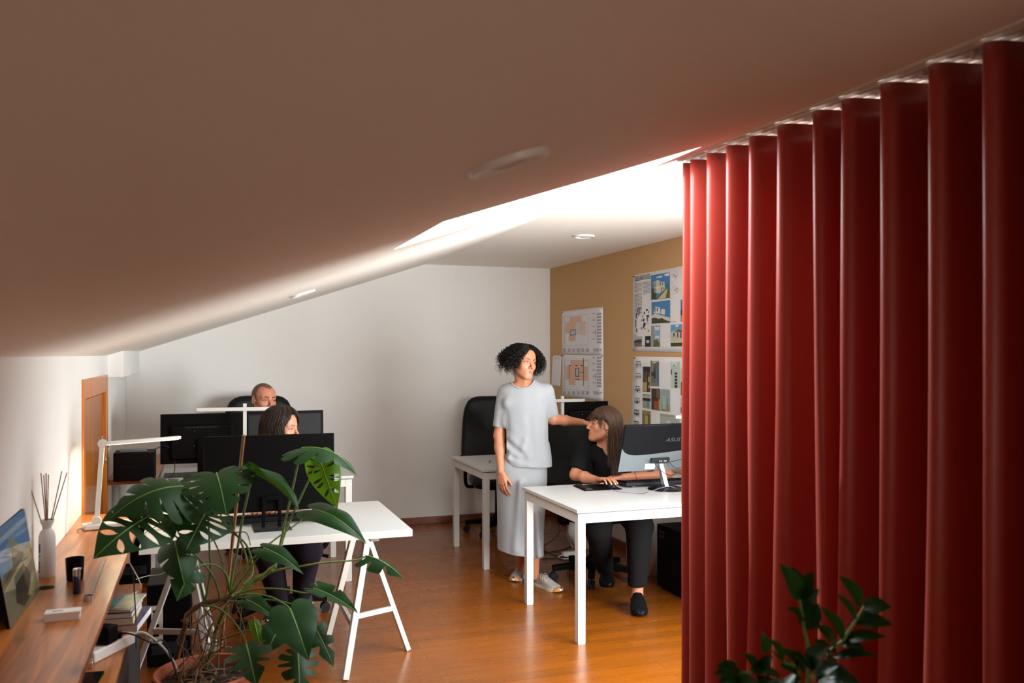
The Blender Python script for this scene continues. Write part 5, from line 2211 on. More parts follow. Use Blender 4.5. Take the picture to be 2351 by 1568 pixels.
for i, (nm, b, t, w, nn, lob, kw) in enumerate(LV):
    Bp, Tp = L_(*b), L_(*t)
    v = VIEW(Bp - off)
    N = v * nn[0] + Vector((0, 0, 1)) * nn[1] + Vector((.944, -.329, 0)) * nn[2]
    monstera_leaf(pl, Bp, Tp, w, N, lob, seed=i + 3, **kw)
    lb[nm] = Bp
PT = [
    ('E', [(575, 1110, 3.49), (558, 1185, 3.48), (545, 1260, 3.47), (532, 1330, 3.46)], hub1, .0060),
    ('F', [(670, 1130, 3.58), (650, 1220, 3.55), (634, 1292, 3.52)], L_(624, 1312, 3.50), .0062),
    ('G', [(692, 1138, 3.63), (655, 1222, 3.58), (637, 1285, 3.54)], L_(626, 1310, 3.50), .0056),
    ('H', [(690, 1196, 3.58), (640, 1232, 3.52), (598, 1266, 3.49), (548, 1318, 3.47)], hub1, .0046),
    ('I', [(815, 1286, 3.64), (740, 1292, 3.60), (690, 1300, 3.55), (640, 1308, 3.52)], L_(600, 1322, 3.50), .0050),
    ('J', [(705, 1362, 3.38), (650, 1353, 3.40), (590, 1352, 3.42)], L_(545, 1364, 3.45), .0042),
    ('K', [(606, 1262, 3.38), (585, 1290, 3.42), (556, 1330, 3.45)], hub1, .0034),
    ('A', [(502, 1120, 3.50), (512, 1200, 3.54), (565, 1250, 3.54), (580, 1312, 3.52)], L_(560, 1343, 3.48), .0048),
    ('B', [(455, 1140, 3.44), (505, 1190, 3.50), (548, 1235, 3.52), (568, 1300, 3.50)], L_(545, 1350, 3.47), .0046),
    ('C', [(385, 1215, 3.36), (440, 1266, 3.40), (482, 1312, 3.43), (500, 1350, 3.44)], L_(505, 1376, 3.45), .0050),
    ('D', [(479, 1200, 3.45), (481, 1262, 3.46), (483, 1310, 3.46)], L_(470, 1385, 3.45), .0050),
    ('M', [(655, 1388, 3.26), (620, 1370, 3.34), (575, 1364, 3.40)], L_(540, 1370, 3.45), .0042),
    ('N', [(560, 1462, 3.26), (535, 1425, 3.34), (500, 1396, 3.41)], L_(462, 1390, 3.45), .0046),
    ('O', [(672, 1470, 3.24), (640, 1432, 3.32), (590, 1402, 3.38)], L_(520, 1378, 3.45), .0048),
    ('P', [(712, 1420, 3.34), (690, 1396, 3.38), (640, 1380, 3.40)], L_(548, 1372, 3.45), .0036),
    ('Q', [(412, 1246, 3.38), (445, 1290, 3.42)], L_(470, 1385, 3.45), .0038),
    ('R', [(450, 1300, 3.34), (490, 1296, 3.40), (520, 1320, 3.44)], hub1, .0040),
    ('S', [(560, 1384, 3.36), (545, 1380, 3.42)], L_(525, 1382, 3.45), .0034),
    ('T', [(580, 1415, 3.40)], L_(545, 1440, 3.44), .0022),
    ('U', [(620, 1450, 3.38), (560, 1450, 3.42)], hub2, .0034),
    ('V', [(450, 1180, 3.52), (500, 1260, 3.50)], hub1, .0036),
]
for nm, mid, end, r in PT:
    pts = [lb[nm]] + [L_(*q) for q in mid] + [end]
    cv = bez(pts, 6)
    k = len(cv)
    MB().tube(cv, [r * (.62 + .38 * i / (k - 1)) for i in range(k)], 8).build('petiole', petiole_m, pl, smooth=60)
soil_at = lambda px, py: Vector(at(px, py, Z=.335)) + off
g = MB()
g.tube(bez([soil_at(403, 1522), L_(424, 1441, 3.46), L_(431, 1412, 3.46), L_(465, 1386, 3.46), L_(512, 1376, 3.46), hub1], 6), [.011 + .002 * math.sin(i * 1.7) for i in range(31)], 10)
g.build('stem', stem_m, pl, smooth=60)
g = MB()
g.tube(bez([hub1, L_(545, 1366, 3.47), L_(575, 1340, 3.49), L_(610, 1318, 3.50), L_(632, 1300, 3.51)], 6), [.010 + .0015 * math.sin(i * 1.3) for i in range(25)], 10)
g.build('stem', petiole_m, pl, smooth=60)
g = MB()
g.tube(bez([soil_at(470, 1540), L_(482, 1500, 3.48), hub2, L_(500, 1440, 3.47), hub1], 6), [.008 + .001 * math.sin(i * 1.9) for i in range(25)], 9)
g.build('stem', petiole_m, pl, smooth=60)
# aerial roots
g = MB()
random.seed(12)
for i in range(24):
    a = random.choice([L_(450, 1395, 3.46), L_(480, 1384, 3.46), hub1, hub2, L_(545, 1366, 3.46), L_(430, 1420, 3.46)]) + Vector((random.uniform(-.03, .03), random.uniform(-.02, .02), 0))
    ang, rr = random.uniform(0, 6.28), random.uniform(.05, .165)
    e = Vector((rr * math.cos(ang), rr * math.sin(ang), .336))
    m_ = a.lerp(e, .5) + Vector((random.uniform(-.10, .10), random.uniform(-.10, .06), random.uniform(-.05, .08)))
    m2 = a.lerp(e, .8) + Vector((random.uniform(-.05, .05), random.uniform(-.05, .05), random.uniform(.0, .03)))
    r0 = random.uniform(.0012, .0034)
    g.tube(bez([a, m_, m2, e], 6), [r0] * 19, 6)
for i in range(40):
    ang, rr = random.uniform(0, 6.28), random.uniform(.02, .13)
    c_ = Vector((rr * math.cos(ang), rr * math.sin(ang), .338 + random.uniform(0, .008)))
    dv = Vector((random.uniform(-1, 1), random.uniform(-.6, .6), random.uniform(-.05, .12))).normalized() * random.uniform(.03, .08)
    pts = [c_ - dv * .5, c_ + Vector((0, 0, .006)), c_ + dv * .5]
    pts = [Vector((p.x, p.y, max(p.z, .338))) if p.xy.length < .168 else Vector((*(p.xy.normalized() * .166), max(p.z, .338))) for p in pts]
    g.tube(bez(pts, 4), random.uniform(.0018, .0045), 6)
o = g.build('roots', stem_m, pl, smooth=60)
o['kind'] = 'stuff'
# cane with ties
c0, c1 = soil_at(506, 1500), L_(560, 999, 3.56)
g = MB()
nseg = 26
g.tube([c0.lerp(c1, i / nseg) for i in range(nseg + 1)], [.0066 + (.0012 if i % 7 == 0 else 0) for i in range(nseg + 1)], 10)
g.build('bamboo_cane', M['bamboo'], pl, smooth=60)
for (z_, pp_) in ((1225, [(520, 1225, 3.50), (545, 1222, 3.46), (566, 1224, 3.44), (575, 1252, 3.44)]), (1395, [(512, 1400, 3.47), (535, 1412, 3.44), (548, 1398, 3.43), (556, 1380, 3.44)])):
    MB().tube(bez([L_(*q) for q in pp_], 6), .0022, 6).build('twine_tie', M['twine'], pl)
MB().tube(bez([L_(552, 1226, 3.44), L_(556, 1262, 3.43), L_(552, 1300, 3.44), L_(558, 1340, 3.44)], 6), .0016, 6).build('twine_tie', M['twine'], pl)

# ---------------------------------------------------------------- dark glossy plant in front of the curtain
zc = at(1838, 1500, d=1.93)
zp = thing('potted_zz_plant', 'dark glossy-leaved plant in a tall planter in front of the red curtain', 'plant', (zc.x, zc.y, 0))
MB().lathe([(0, 0), (.13, 0), (.14, .01), (.165, .70), (.170, .705), (.162, .712), (.154, .70), (.150, .66), (0, .655)], n=48).build('planter', M['dgrey'], zp, smooth=35)
MB().lathe([(.152, .66), (.08, .67), (0, .672)], n=32).build('soil', M['soil'], zp)
zo = -Vector((zc.x, zc.y, 0))
Z_ = lambda px, py, d=1.93: at(px, py, d=d) + zo


def zz_blade(B, T, w, N):
    D = T - B
    L = D.length
    D.normalize()
    N = (N - D * N.dot(D)).normalized()
    S = D.cross(N)

    def fn(u, v):
        y = (v - .5) * 2
        wd = w * .5 * (math.sin(PI * min(1, u ** .8)) ** .75) * (1 - .25 * u)
        return B + D * (u * L) + S * (y * wd) + N * (.10 * L * math.sin(PI * u) + .16 * wd * abs(y))
    MB().grid(fn, 12, 6).build('leaflet', zz_leaf, zp, smooth=70)


def zz_stem(pts, leaves, seed, r=.0055):
    cv = bez(pts, 8)
    k = len(cv)
    MB().tube(cv, [r * (1 - .6 * i / k) for i in range(k)], 8).build('stem', petiole_m, zp, smooth=60)


root_ = lambda a, b: Vector((a, b, .66))
zz_stem([root_(.01, .0), Z_(1856, 1520), Z_(1846, 1440), Z_(1836, 1376)], 0, 1)
zz_stem([root_(.04, .0), Z_(1895, 1530, 1.95), Z_(1935, 1470, 1.97), Z_(1968, 1420, 1.98), Z_(1984, 1392, 1.99)], 0, 2)
zz_stem([root_(-.03, -.01), Z_(1790, 1560, 1.90), Z_(1740, 1545, 1.88), Z_(1690, 1548, 1.86)], 0, 3)
zz_stem([root_(-.01, -.03), Z_(1835, 1560, 1.85), Z_(1800, 1520, 1.82), Z_(1768, 1490, 1.80)], 0, 4)
ZL = [((1836, 1378, 1.93), (1790, 1294, 1.92), .045), ((1836, 1374, 1.93), (1868, 1312, 1.94), .040), ((1840, 1396, 1.93), (1880, 1352, 1.95), .030), ((1838, 1370, 1.93), (1818, 1300, 1.97), .035),
      ((1848, 1446, 1.93), (1880, 1386, 1.95), .048), ((1978, 1392, 1.99), (1926, 1322, 1.98), .040), ((1980, 1396, 1.99), (2046, 1394, 1.97), .048),
      ((1962, 1428, 1.98), (2050, 1434, 1.96), .042), ((1938, 1470, 1.97), (2034, 1462, 1.94), .032), ((1912, 1508, 1.96), (2014, 1505, 1.93), .024),
      ((1966, 1424, 1.98), (1918, 1362, 1.97), .022), ((1938, 1468, 1.97), (1884, 1394, 1.96), .034), ((1920, 1496, 1.96), (1872, 1436, 1.93), .050),
      ((1910, 1515, 1.95), (1868, 1470, 1.92), .040), ((1852, 1560, 1.88), (1790, 1490, 1.84), .048), ((1860, 1560, 1.90), (1846, 1500, 1.86), .045),
      ((1880, 1562, 1.92), (1975, 1568, 1.86), .055), ((1800, 1520, 1.82), (1766, 1468, 1.80), .030), ((1780, 1545, 1.88), (1722, 1540, 1.85), .045),
      ((1740, 1548, 1.88), (1706, 1500, 1.86), .034), ((1700, 1548, 1.86), (1645, 1530, 1.84), .040), ((1720, 1552, 1.87), (1650, 1572, 1.83), .048),
      ((1770, 1555, 1.88), (1760, 1590, 1.84), .05), ((1760, 1500, 1.80), (1748, 1450, 1.79), .024), ((1690, 1550, 1.86), (1668, 1520, 1.85), .030),
      ((1830, 1560, 1.86), (1838, 1520, 1.83), .04), ((1895, 1535, 1.95), (1930, 1590, 1.90), .05)]
ZL += [((1850, 1540, 1.90), (1905, 1480, 1.86), .05), ((1858, 1545, 1.89), (1815, 1500, 1.85), .046), ((1868, 1556, 1.90), (1925, 1528, 1.86), .048), ((1842, 1562, 1.86), (1790, 1530, 1.82), .05),
       ((1890, 1550, 1.93), (1950, 1545, 1.89), .045), ((1735, 1560, 1.86), (1700, 1580, 1.82), .045), ((1790, 1566, 1.88), (1830, 1580, 1.83), .05), ((1850, 1425, 1.93), (1806, 1395, 1.92), .026),
       ((1934, 1476, 1.97), (1985, 1492, 1.93), .028), ((1905, 1520, 1.95), (1880, 1500, 1.90), .04), ((1752, 1552, 1.87), (1775, 1505, 1.84), .04), ((1700, 1556, 1.86), (1640, 1548, 1.83), .04)]
for i, (b, t, w) in enumerate(ZL):
    w *= 1.18
    B_, T_ = Z_(*b), Z_(*t)
    zz_blade(B_, T_, w, VIEW(B_ - zo) * .6 + Vector((0, 0, .7)))


# ================================================================== SHEETS ON THE CORK WALL
XC = XR - .012


def wall_pt(px, py, off=.002):
    return at(px, py, X=XC - off)


def pinned(label, corners, group=None, pins=(0, 1), sag=.0):
    """a printed sheet given by its photo corners TL TR BR BL, built on the wall plane with its own thickness."""
    P = [wall_pt(*c, off=0.004) for c in corners]
    cen = sum(P, Vector()) / 4
    t = thing('pinned_sheet', label, 'poster', (XC, cen.y, cen.z), 0, group)
    L = [p - Vector((XC, cen.y, cen.z)) for p in P]

    def fn(u, v):
        a = L[0].lerp(L[1], u)
        b = L[3].lerp(L[2], u)
        p = a.lerp(b, v)
        p.x = -.0035 - sag * (math.sin(PI * v) * .4 + .6 * v * v) * (.5 + .5 * math.cos(3 * u))
        return p
    s = MB().grid(fn, 10, 12).build('sheet', M['paper'], t, smooth=70)
    so_ = s.modifiers.new('thickness', 'SOLIDIFY')
    so_.thickness = .0006
    for k in pins:
        p = L[k].lerp(-L[k] * 0, .04)
        MB().tube([(-.002, p.y, p.z), (-.009, p.y, p.z)], [.0035, .0045], 10).build('pin', M['black'], t)
    return t, Vector((XC, cen.y, cen.z))


def ink_quads(t, org, quads, name='print', mat_=None, off=.0050):
    g = MB()
    for k, q in enumerate(quads):
        pts, c = q[:-1], q[-1]
        g.col = c
        P = [wall_pt(*p, off=off + .00003 * k) - org for p in pts]
        g.add(P, [tuple(range(len(P)))])
    return g.build(name, mat_ or M['print'], t, smooth=0)


def rect(x0, y0, x1, y1, c, sl0=0.0, sl1=None):
    """px rectangle with slopes of the top and bottom edges (perspective on the wall)."""
    sl1 = sl0 if sl1 is None else sl1
    return [(x0, y0), (x1, y0 + sl0 * (x1 - x0)), (x1, y1 + sl1 * (x1 - x0)), (x0, y1), c]


def vpslope(x, y):
    return (y - HOR_PX) / (x - 470.5)


def r2(x0, y0, x1, y1, c):
    return rect(x0, y0, x1, y1, c, vpslope(x0, y0), vpslope(x0, y1))


GREY, DARK, PINK, LINE = lin(150, 150, 155), lin(30, 30, 32), lin(226, 186, 160), lin(110, 110, 116)
random.seed(4)
for (nm, y0, lab, cs) in (('a', 715, 'upper of the two joined floor plan sheets pinned to the cork', [(1290, 715), (1384, 704), (1385, 815), (1291, 813)]),
                          ('b', 815, 'lower of the two joined floor plan sheets, its bottom corner curling off the cork', [(1291, 814), (1385, 816), (1385, 921), (1291, 909)])):
    t, org = pinned(lab, cs, 'floor plan sheets', sag=.0012 if nm == 'b' else .0)
    q = []
    if nm == 'a':
        for (a, b, c, d) in ((1309, 728, 1335, 768), (1299, 740, 1334, 766), (1306, 764, 1321, 783), (1335, 738, 1345, 770)):
            q.append(r2(a, b, c, d, PINK if a < 1330 else lin(232, 208, 190)))
        q.append(r2(1322, 740, 1333, 766, lin(214, 212, 214)))
        q.append(r2(1309, 757, 1322, 770, lin(80, 100, 106)))
        q.append(r2(1310, 758.5, 1321, 768.5, lin(180, 200, 208)))
        yb = 800
    else:
        for (a, b, c, d) in ((1310, 827, 1340, 842), (1299, 840, 1349, 871), (1306, 868, 1321, 883)):
            q.append(r2(a, b, c, d, PINK))
        for (a, b, c, d) in ((1339, 822, 1340, 886), (1321, 845, 1329.5, 846), (1321, 863, 1329.5, 864.5), (1321, 846, 1322.5, 864), (1328, 846, 1329.5, 864), (1329, 854, 1339, 855),
                             (1306, 838, 1311, 840), (1321, 838, 1326, 840), (1306, 840, 1307, 869), (1320, 870, 1331, 871.5), (1334, 838, 1340, 840)):
            q.append(r2(a, b, c, d, DARK))
        q.append(r2(1322.5, 847, 1328, 863, lin(190, 205, 205)))
        yb = 898
    for k in range(10):
        yy = y0 + 4 + k * 7.2
        q.append(r2(1370, yy, 1381, yy + 4.6, lin(176, 176, 180)))
        if k % 2 == 0:
            q.append(r2(1361, yy, 1365, yy + 3.2, lin(170, 170, 176)))
    for k in range(3):
        q.append(r2(1366, y0 + 44 + k * 4, 1367.6, y0 + 46 + k * 4, DARK))
    for k in range(6):
        q.append(r2(1293 + k * 10.5, yb, 1299 + k * 10.5, yb + 8, lin(178, 178, 184)))
    q.append(r2(1362, yb, 1376, yb + 7, lin(184, 184, 190)))
    q.append(r2(1379, yb + 1, 1380.6, yb + 6, DARK))
    for (a, b, c, d) in ((1296, y0 + 12, 1350, y0 + 12.6), (1296, y0 + 78, 1350, y0 + 78.6), (1296, y0 + 12, 1296.5, y0 + 78), (1350, y0 + 12, 1350.5, y0 + 78)):
        q.append(r2(a, b, c, d, lin(176, 180, 188)))
    ink_quads(t, org, q)
t, org = pinned('small blank note hanging low in the far corner of the cork wall', [(1269, 816), (1289, 816), (1286, 888), (1265.5, 886)])
ink_quads(t, org, [r2(1272, 822, 1285, 822.8, LINE)])

# large presentation boards, reaching behind the curtain
SKY, SKY2, CLD = lin(66, 130, 186), lin(100, 158, 200), lin(214, 224, 232)
CONC, CONC2, GRN, GRN2 = lin(206, 206, 190), lin(150, 152, 140), lin(92, 98, 52), lin(60, 66, 40)
t, org = pinned('upper white presentation board with photographs of a concrete house', [(1453, 632), (1602, 604), (1602, 810), (1452, 806)], 'presentation boards')
q = [r2(1458 + 0, 640.5, 1476, 641.1, LINE)]
text_rows = []
for k in range(24):
    y = 651 + k * 3.05
    if k not in (7,):
        q.append(r2(1457, y, 1474, y + 1.0, lin(122, 122, 126)))
    if k < 10:
        q.append(r2(1476, y - 2.6, 1493 - (8 if k == 9 else 0), y - 1.6, lin(122, 122, 126)))
q.append(r2(1457, 644.5, 1468, 645.8, lin(80, 80, 84)))
# site plan: black blocks on two arcs
for (a, b, c, d, e, f_) in ((1464.5, 706, 1466.5, 704, 1464, 717, 0), (1469.5, 705, 1470.8, 704, 1468.5, 713, 0), (1461.5, 718, 1463, 716.5, 1460.5, 729, 0), (1466.8, 715, 1468, 714, 1466, 726, 0),
                            (1459.5, 727, 1463.5, 731, 1461, 729, 0))[:0] or ():
    pass
for poly in ([(1464.8, 705.5), (1466.6, 705), (1464.6, 716), (1462.6, 716.5)], [(1469, 705), (1470.8, 704.5), (1469, 713), (1467.4, 713.5)], [(1461, 718), (1463, 717.5), (1461.2, 727.5), (1459.2, 728)],
             [(1459.2, 728), (1461, 727.5), (1463.4, 730), (1462, 731.8)], [(1466.4, 715), (1468, 714.6), (1466.6, 725), (1465.2, 725.4)], [(1458.8, 733.5), (1460.2, 733.4), (1460, 750.5), (1458.8, 750.5)],
             [(1459.8, 755), (1461.4, 754.6), (1463.4, 763), (1461.8, 763.4)],
             [(1482.5, 710), (1487, 709), (1487, 712.5), (1483.5, 714.5)], [(1488, 715), (1490, 713.5), (1490, 718), (1488.4, 718)], [(1478.5, 716), (1480.5, 715.4), (1479.8, 721), (1478, 721.4)],
             [(1484, 724), (1489.8, 722.8), (1489.8, 727.5), (1484.4, 729)], [(1484.6, 730), (1487, 729.6), (1487, 734), (1484.6, 734)], [(1474.6, 724.6), (1476.4, 724.2), (1475.8, 728), (1474.4, 728)],
             [(1476.2, 732), (1479.4, 731), (1479, 737.8), (1476.4, 738.6)], [(1485, 735.4), (1487.2, 735), (1487, 738), (1485.2, 738.4)], [(1477.6, 741), (1481.8, 740), (1481, 747), (1477.2, 754), (1475.6, 753)],
             [(1471.4, 751.4), (1472.6, 751), (1474.2, 756), (1472.8, 756.6)], [(1479, 755.4), (1482, 753), (1482.4, 754.4), (1479.6, 757)], [(1486.2, 742), (1487.4, 742), (1487.4, 744), (1486.2, 744)],
             [(1487.4, 757), (1489, 757.2), (1489.2, 762), (1488, 762)]):
    q.append(poly + [DARK])
q.append([(1472.4, 733), (1473.6, 733), (1473.6, 737.6), (1472.4, 737.6), lin(190, 40, 50)])
# photo 1
q += [r2(1494.5, 632.2, 1537.5, 688.5, SKY), [(1505, 636.5), (1514, 633.5), (1522, 633), (1519, 637), (1508, 638.5), CLD], [(1523, 631), (1537, 625), (1537, 633), (1530, 634.5), CLD],
      [(1525, 652.5), (1537.3, 651), (1537.4, 662), (1525, 664), lin(60, 120, 150)],
      [(1496.5, 662), (1506, 662), (1506, 686), (1496.6, 688), GRN2], [(1503, 688), (1531, 662), (1537.4, 660), (1537.4, 684), GRN], [(1509, 688), (1530, 664), (1533, 662), (1528, 684.5), lin(206, 188, 150)],
      [(1499, 649), (1511, 642.5), (1516.6, 647), (1525.6, 647), (1526.4, 664), (1513, 674), (1502, 672), CONC], [(1499, 649), (1506, 647), (1507, 672), (1502, 672), CONC2],
      [(1514.8, 647.5), (1516.6, 647), (1517, 655.5), (1515.4, 656), DARK], [(1520.6, 648), (1522, 648), (1522.4, 655), (1521, 655.6), DARK], [(1517.6, 660), (1519, 659.4), (1519.6, 668), (1518.2, 669), DARK],
      [(1521.4, 659), (1522.8, 658.4), (1523.2, 665), (1521.8, 666), DARK], [(1501, 660.4), (1525.8, 655.6), (1525.8, 657), (1509, 662.4), lin(232, 226, 206)]]
# photo 2
q += [r2(1495.8, 693.8, 1538, 743, SKY), [(1496, 724), (1504, 720), (1538, 729), (1538, 741), (1496, 743), CONC], [(1500.6, 716), (1504.6, 703), (1516, 706.5), (1516, 720.6), (1501, 719), lin(222, 224, 226)],
      [(1501, 716), (1504.6, 703.6), (1506.6, 706), (1505, 718), CONC2], [(1517.6, 712), (1520, 708.6), (1527, 709.6), (1526.2, 722.6), (1517, 721), lin(214, 216, 218)], [(1508, 706.5), (1510.6, 707), (1510.4, 715), (1508, 714.4), lin(90, 120, 170)],
      [(1496, 731), (1503, 729), (1512, 732), (1520, 730), (1526, 734), (1538, 738), (1538, 740.6), (1496, 743), GRN2]]
# photo 3 and lower row
q += [r2(1495, 747.6, 1514.8, 795.8, lin(140, 172, 196)), [(1495, 747.6), (1501, 748.4), (1502, 772), (1498, 795.6), (1495, 795.4), CONC2], [(1501, 782), (1508, 778), (1514.4, 788), (1514.6, 795.6), (1500, 795.6), GRN],
      [(1503, 751), (1513, 750), (1514, 757), (1504, 758), CLD], [(1504, 772), (1514, 771), (1514, 776), (1505, 777), CLD]]
q += [r2(1455.2, 773, 1473, 795.6, lin(176, 178, 178)), [(1455.6, 783), (1462, 780), (1472.8, 779), (1472.8, 788), (1456, 790), lin(64, 52, 46)], [(1455.6, 787), (1472.8, 786.5), (1472.8, 795.4), (1456.4, 795.6), lin(130, 96, 80)]]
q += [r2(1481, 772, 1493.4, 795.8, DARK), r2(1483.6, 781, 1490.6, 787.4, lin(196, 196, 196))]
# column of little plan drawings and right-hand photos
for (cx, cy, rx, ry) in ((1549, 632, 9, 9), (1550, 666, 9, 10), (1572, 628, 7, 10), (1573, 662, 7, 10)):
    pl_ = []
    n = 9
    rr = [random.uniform(.75, 1.05) for _ in range(n)]
    for k in range(n):
        a0, a1 = 2 * PI * k / n, 2 * PI * (k + 1) / n
        p0 = (cx + rx * rr[k] * math.cos(a0), cy + ry * rr[k] * math.sin(a0))
        p1 = (cx + rx * rr[(k + 1) % n] * math.cos(a1), cy + ry * rr[(k + 1) % n] * math.sin(a1))
        q.append([p0, p1, (p1[0] * .96 + cx * .04, p1[1] * .96 + cy * .04), (p0[0] * .96 + cx * .04, p0[1] * .96 + cy * .04), LINE])
    for k in range(5):
        x_, y_ = cx + random.uniform(-.5, .4) * rx, cy + random.uniform(-.5, .4) * ry
        q.append(r2(x_, y_, x_ + random.uniform(1, 5), y_ + .8, LINE))
        q.append(r2(x_, y_, x_ + .7, y_ + random.uniform(1, 5), LINE))
for (a, b, c, d) in ((1540, 649.6, 1546, 650.4), (1540, 684, 1545, 684.8), (1540, 738.4, 1551, 739.4), (1454, 703.6, 1461, 704.4), (1454, 770, 1460, 770.8), (1475, 793, 1479, 795)):
    q.append(r2(a, b, c, d, lin(160, 160, 166)))
q += [r2(1562.5, 688, 1600, 738.6, SKY), r2(1563, 712, 1600, 724, lin(60, 56, 60)), r2(1563, 724, 1600, 738.4, lin(180, 140, 80))]
q += [r2(1539.6, 746, 1600, 795, SKY2), [(1550, 748), (1558, 745), (1557, 750), (1551, 751), CLD], [(1539.6, 763), (1551, 758), (1558, 755), (1570, 756), (1600, 757), (1600, 780), (1539.8, 778), lin(190, 186, 176)],
      [(1550, 760), (1558, 755), (1567, 758), (1567, 763), (1550, 762), lin(110, 98, 86)], [(1555, 763), (1557, 763), (1557, 775), (1555, 775), DARK], [(1562, 763), (1564.5, 763), (1564.5, 776), (1562, 776), DARK],
      [(1546, 765), (1549, 764), (1549, 772), (1546, 773), lin(70, 66, 62)], r2(1540, 777.4, 1600, 787, lin(196, 190, 160)), r2(1540, 787, 1600, 795, GRN2)]
ink_quads(t, org, q)
p0, p1 = wall_pt(1457, 642, .0058), wall_pt(1493, 633.5, .0058)
ti = text('title', 'CASA NO SERRADO DA ADEGA', .055, M['ink'], t, (p0 + p1) / 2 - org, (PI / 2, 0, -PI / 2), extrude=.0001)
ti.scale = ((p1 - p0).length / ti.dimensions.x if ti.dimensions.x > 0 else .5, 1, 1)

t, org = pinned('lower white presentation board with interior photographs and small elevation drawings', [(1454, 818), (1602, 821), (1602, 1014), (1446, 1010)], 'presentation boards', sag=.001)
q = []


def ph(x0, y0, x1, y1, base, *extra):
    q.append(r2(x0, y0, x1, y1, base))
    for (u0, v0, u1, v1, c) in extra:
        q.append(r2(x0 + (x1 - x0) * u0, y0 + (y1 - y0) * v0, x0 + (x1 - x0) * u1, y0 + (y1 - y0) * v1, c))


ph(1475.6, 841.6, 1493, 899, lin(86, 66, 44), (.1, .0, .95, .22, lin(40, 30, 26)), (0, 0, .12, .5, lin(60, 90, 140)), (.05, .62, .55, .98, lin(186, 158, 106)), (.35, .48, .55, .62, lin(130, 80, 46)), (.58, .3, .68, 1, lin(44, 30, 24)),
   (.7, .4, .98, .85, lin(176, 150, 104)), (.72, .62, .9, .74, lin(50, 36, 30)))
ph(1493.8, 828.2, 1513, 886, lin(104, 112, 104), (.2, .0, .95, .10, lin(200, 184, 140)), (.62, .05, .98, .98, lin(92, 116, 124)), (.1, .12, .3, .45, lin(130, 136, 126)), (.35, .3, .6, .7, lin(50, 62, 44)), (.5, .15, .62, .45, lin(70, 96, 50)),
   (.1, .45, .5, .6, lin(56, 46, 40)), (.1, .86, .95, 1, lin(120, 126, 124)))
ph(1540, 829.6, 1561, 890, lin(184, 206, 194), (.1, .0, .65, .17, lin(214, 228, 222)), (.3, .12, .42, .2, lin(110, 140, 50)), (.0, .3, .14, .5, lin(120, 70, 50)), (.42, .42, .72, 1, lin(66, 48, 44)), (.42, .5, .72, .54, lin(180, 190, 180)),
   (.42, .62, .72, .66, lin(170, 180, 170)), (.42, .74, .72, .78, lin(160, 170, 160)), (.42, .86, .72, .9, lin(150, 160, 150)))
ph(1475.2, 904, 1493.6, 936.5, lin(140, 170, 174), (.0, .0, .45, .12, lin(120, 160, 160)), (.0, .14, 1, .30, lin(190, 180, 160)), (.0, .28, 1, .48, lin(52, 38, 32)), (.0, .6, .55, 1, lin(160, 152, 128)), (.6, .5, .75, .95, lin(90, 120, 140)))
ph(1495.4, 891.4, 1515, 940, lin(72, 46, 34), (.6, .0, .9, .45, lin(110, 96, 82)), (.3, .6, .8, 1, lin(140, 82, 54)), (.84, .5, 1, 1, lin(196, 140, 80)))
ph(1516.4, 893, 1538, 943, lin(150, 170, 168), (.0, .0, .1, .1, lin(200, 206, 180)), (.1, .68, .95, 1, lin(150, 138, 104)), (.68, .4, .75, .7, lin(120, 96, 70)), (.2, .3, .6, .9, lin(164, 186, 188)))
ph(1474.8, 941.6, 1493.4, 1004, lin(130, 118, 60), (.32, .2, .68, 1, lin(176, 164, 112)), (.0, .1, .1, 1, lin(74, 62, 36)), (.76, .1, .86, 1, lin(80, 66, 40)), (.1, .0, .9, .14, lin(146, 134, 80)))
ph(1515.6, 949, 1560, 1004, lin(172, 180, 164), (.34, .3, .54, .75, lin(196, 206, 206)), (.0, .0, 1, .1, lin(158, 166, 150)))
ph(1563, 846, 1600, 908, lin(196, 196, 190), (.0, .5, 1, 1, lin(110, 66, 50)))
ph(1562.6, 914, 1600, 948, lin(190, 186, 176), (.0, .6, 1, 1, lin(140, 80, 60)))
for k, y in enumerate((829, 856, 886, 913, 940, 966)):
    x = 1457 - k * 1.0 + 2
    cc = LINE if k < 2 else lin(60, 58, 58)
    q.append(r2(x + 1, y, x + 12, y + 1.4 + (k > 3) * .6, cc))
    q.append(r2(x, y + 8, x + 13, y + 9 + (k > 3), cc))
    q.append(r2(x - 2, y + 13, x + 14, y + 13.5, LINE))
    for j in range(4):
        q.append(r2(x + 1 + j * 3.4, y + 4, x + 2 + j * 3.4, y + 12, cc))
    if k > 1:
        q.append(r2(x + 4 + k * .4, y + 8, x + 7 + k * .4, y + 13, lin(86, 54, 36)))
    q.append(r2(x - 3, y + 16, x, y + 16.6, LINE))
ink_quads(t, org, q)

# ================================================================== THINGS ON THE PINE LEDGE
# leaning picture block
b0, b1 = at(25, 1444, Z=.741), at(92, 1355, Z=.741)
L = (b1 - b0).length
t = thing('picture_block', 'glass-fronted picture of buildings under blue sky, leaning on the left wall', 'picture', (b0.x, b0.y, .741), 0)
hgt = .30
lean = math.atan2(.05, hgt)
ang = math.atan2(b1.y - b0.y, b1.x - b0.x)


def fr(u, v, off):
    """u along, v up, off towards the room."""
    d = (b1 - b0).normalized()
    n = Vector((d.y, -d.x, 0))
    return d * (u * L) + Vector((0, 0, v * hgt * math.cos(lean))) - n * (v * hgt * math.sin(lean)) + n * off


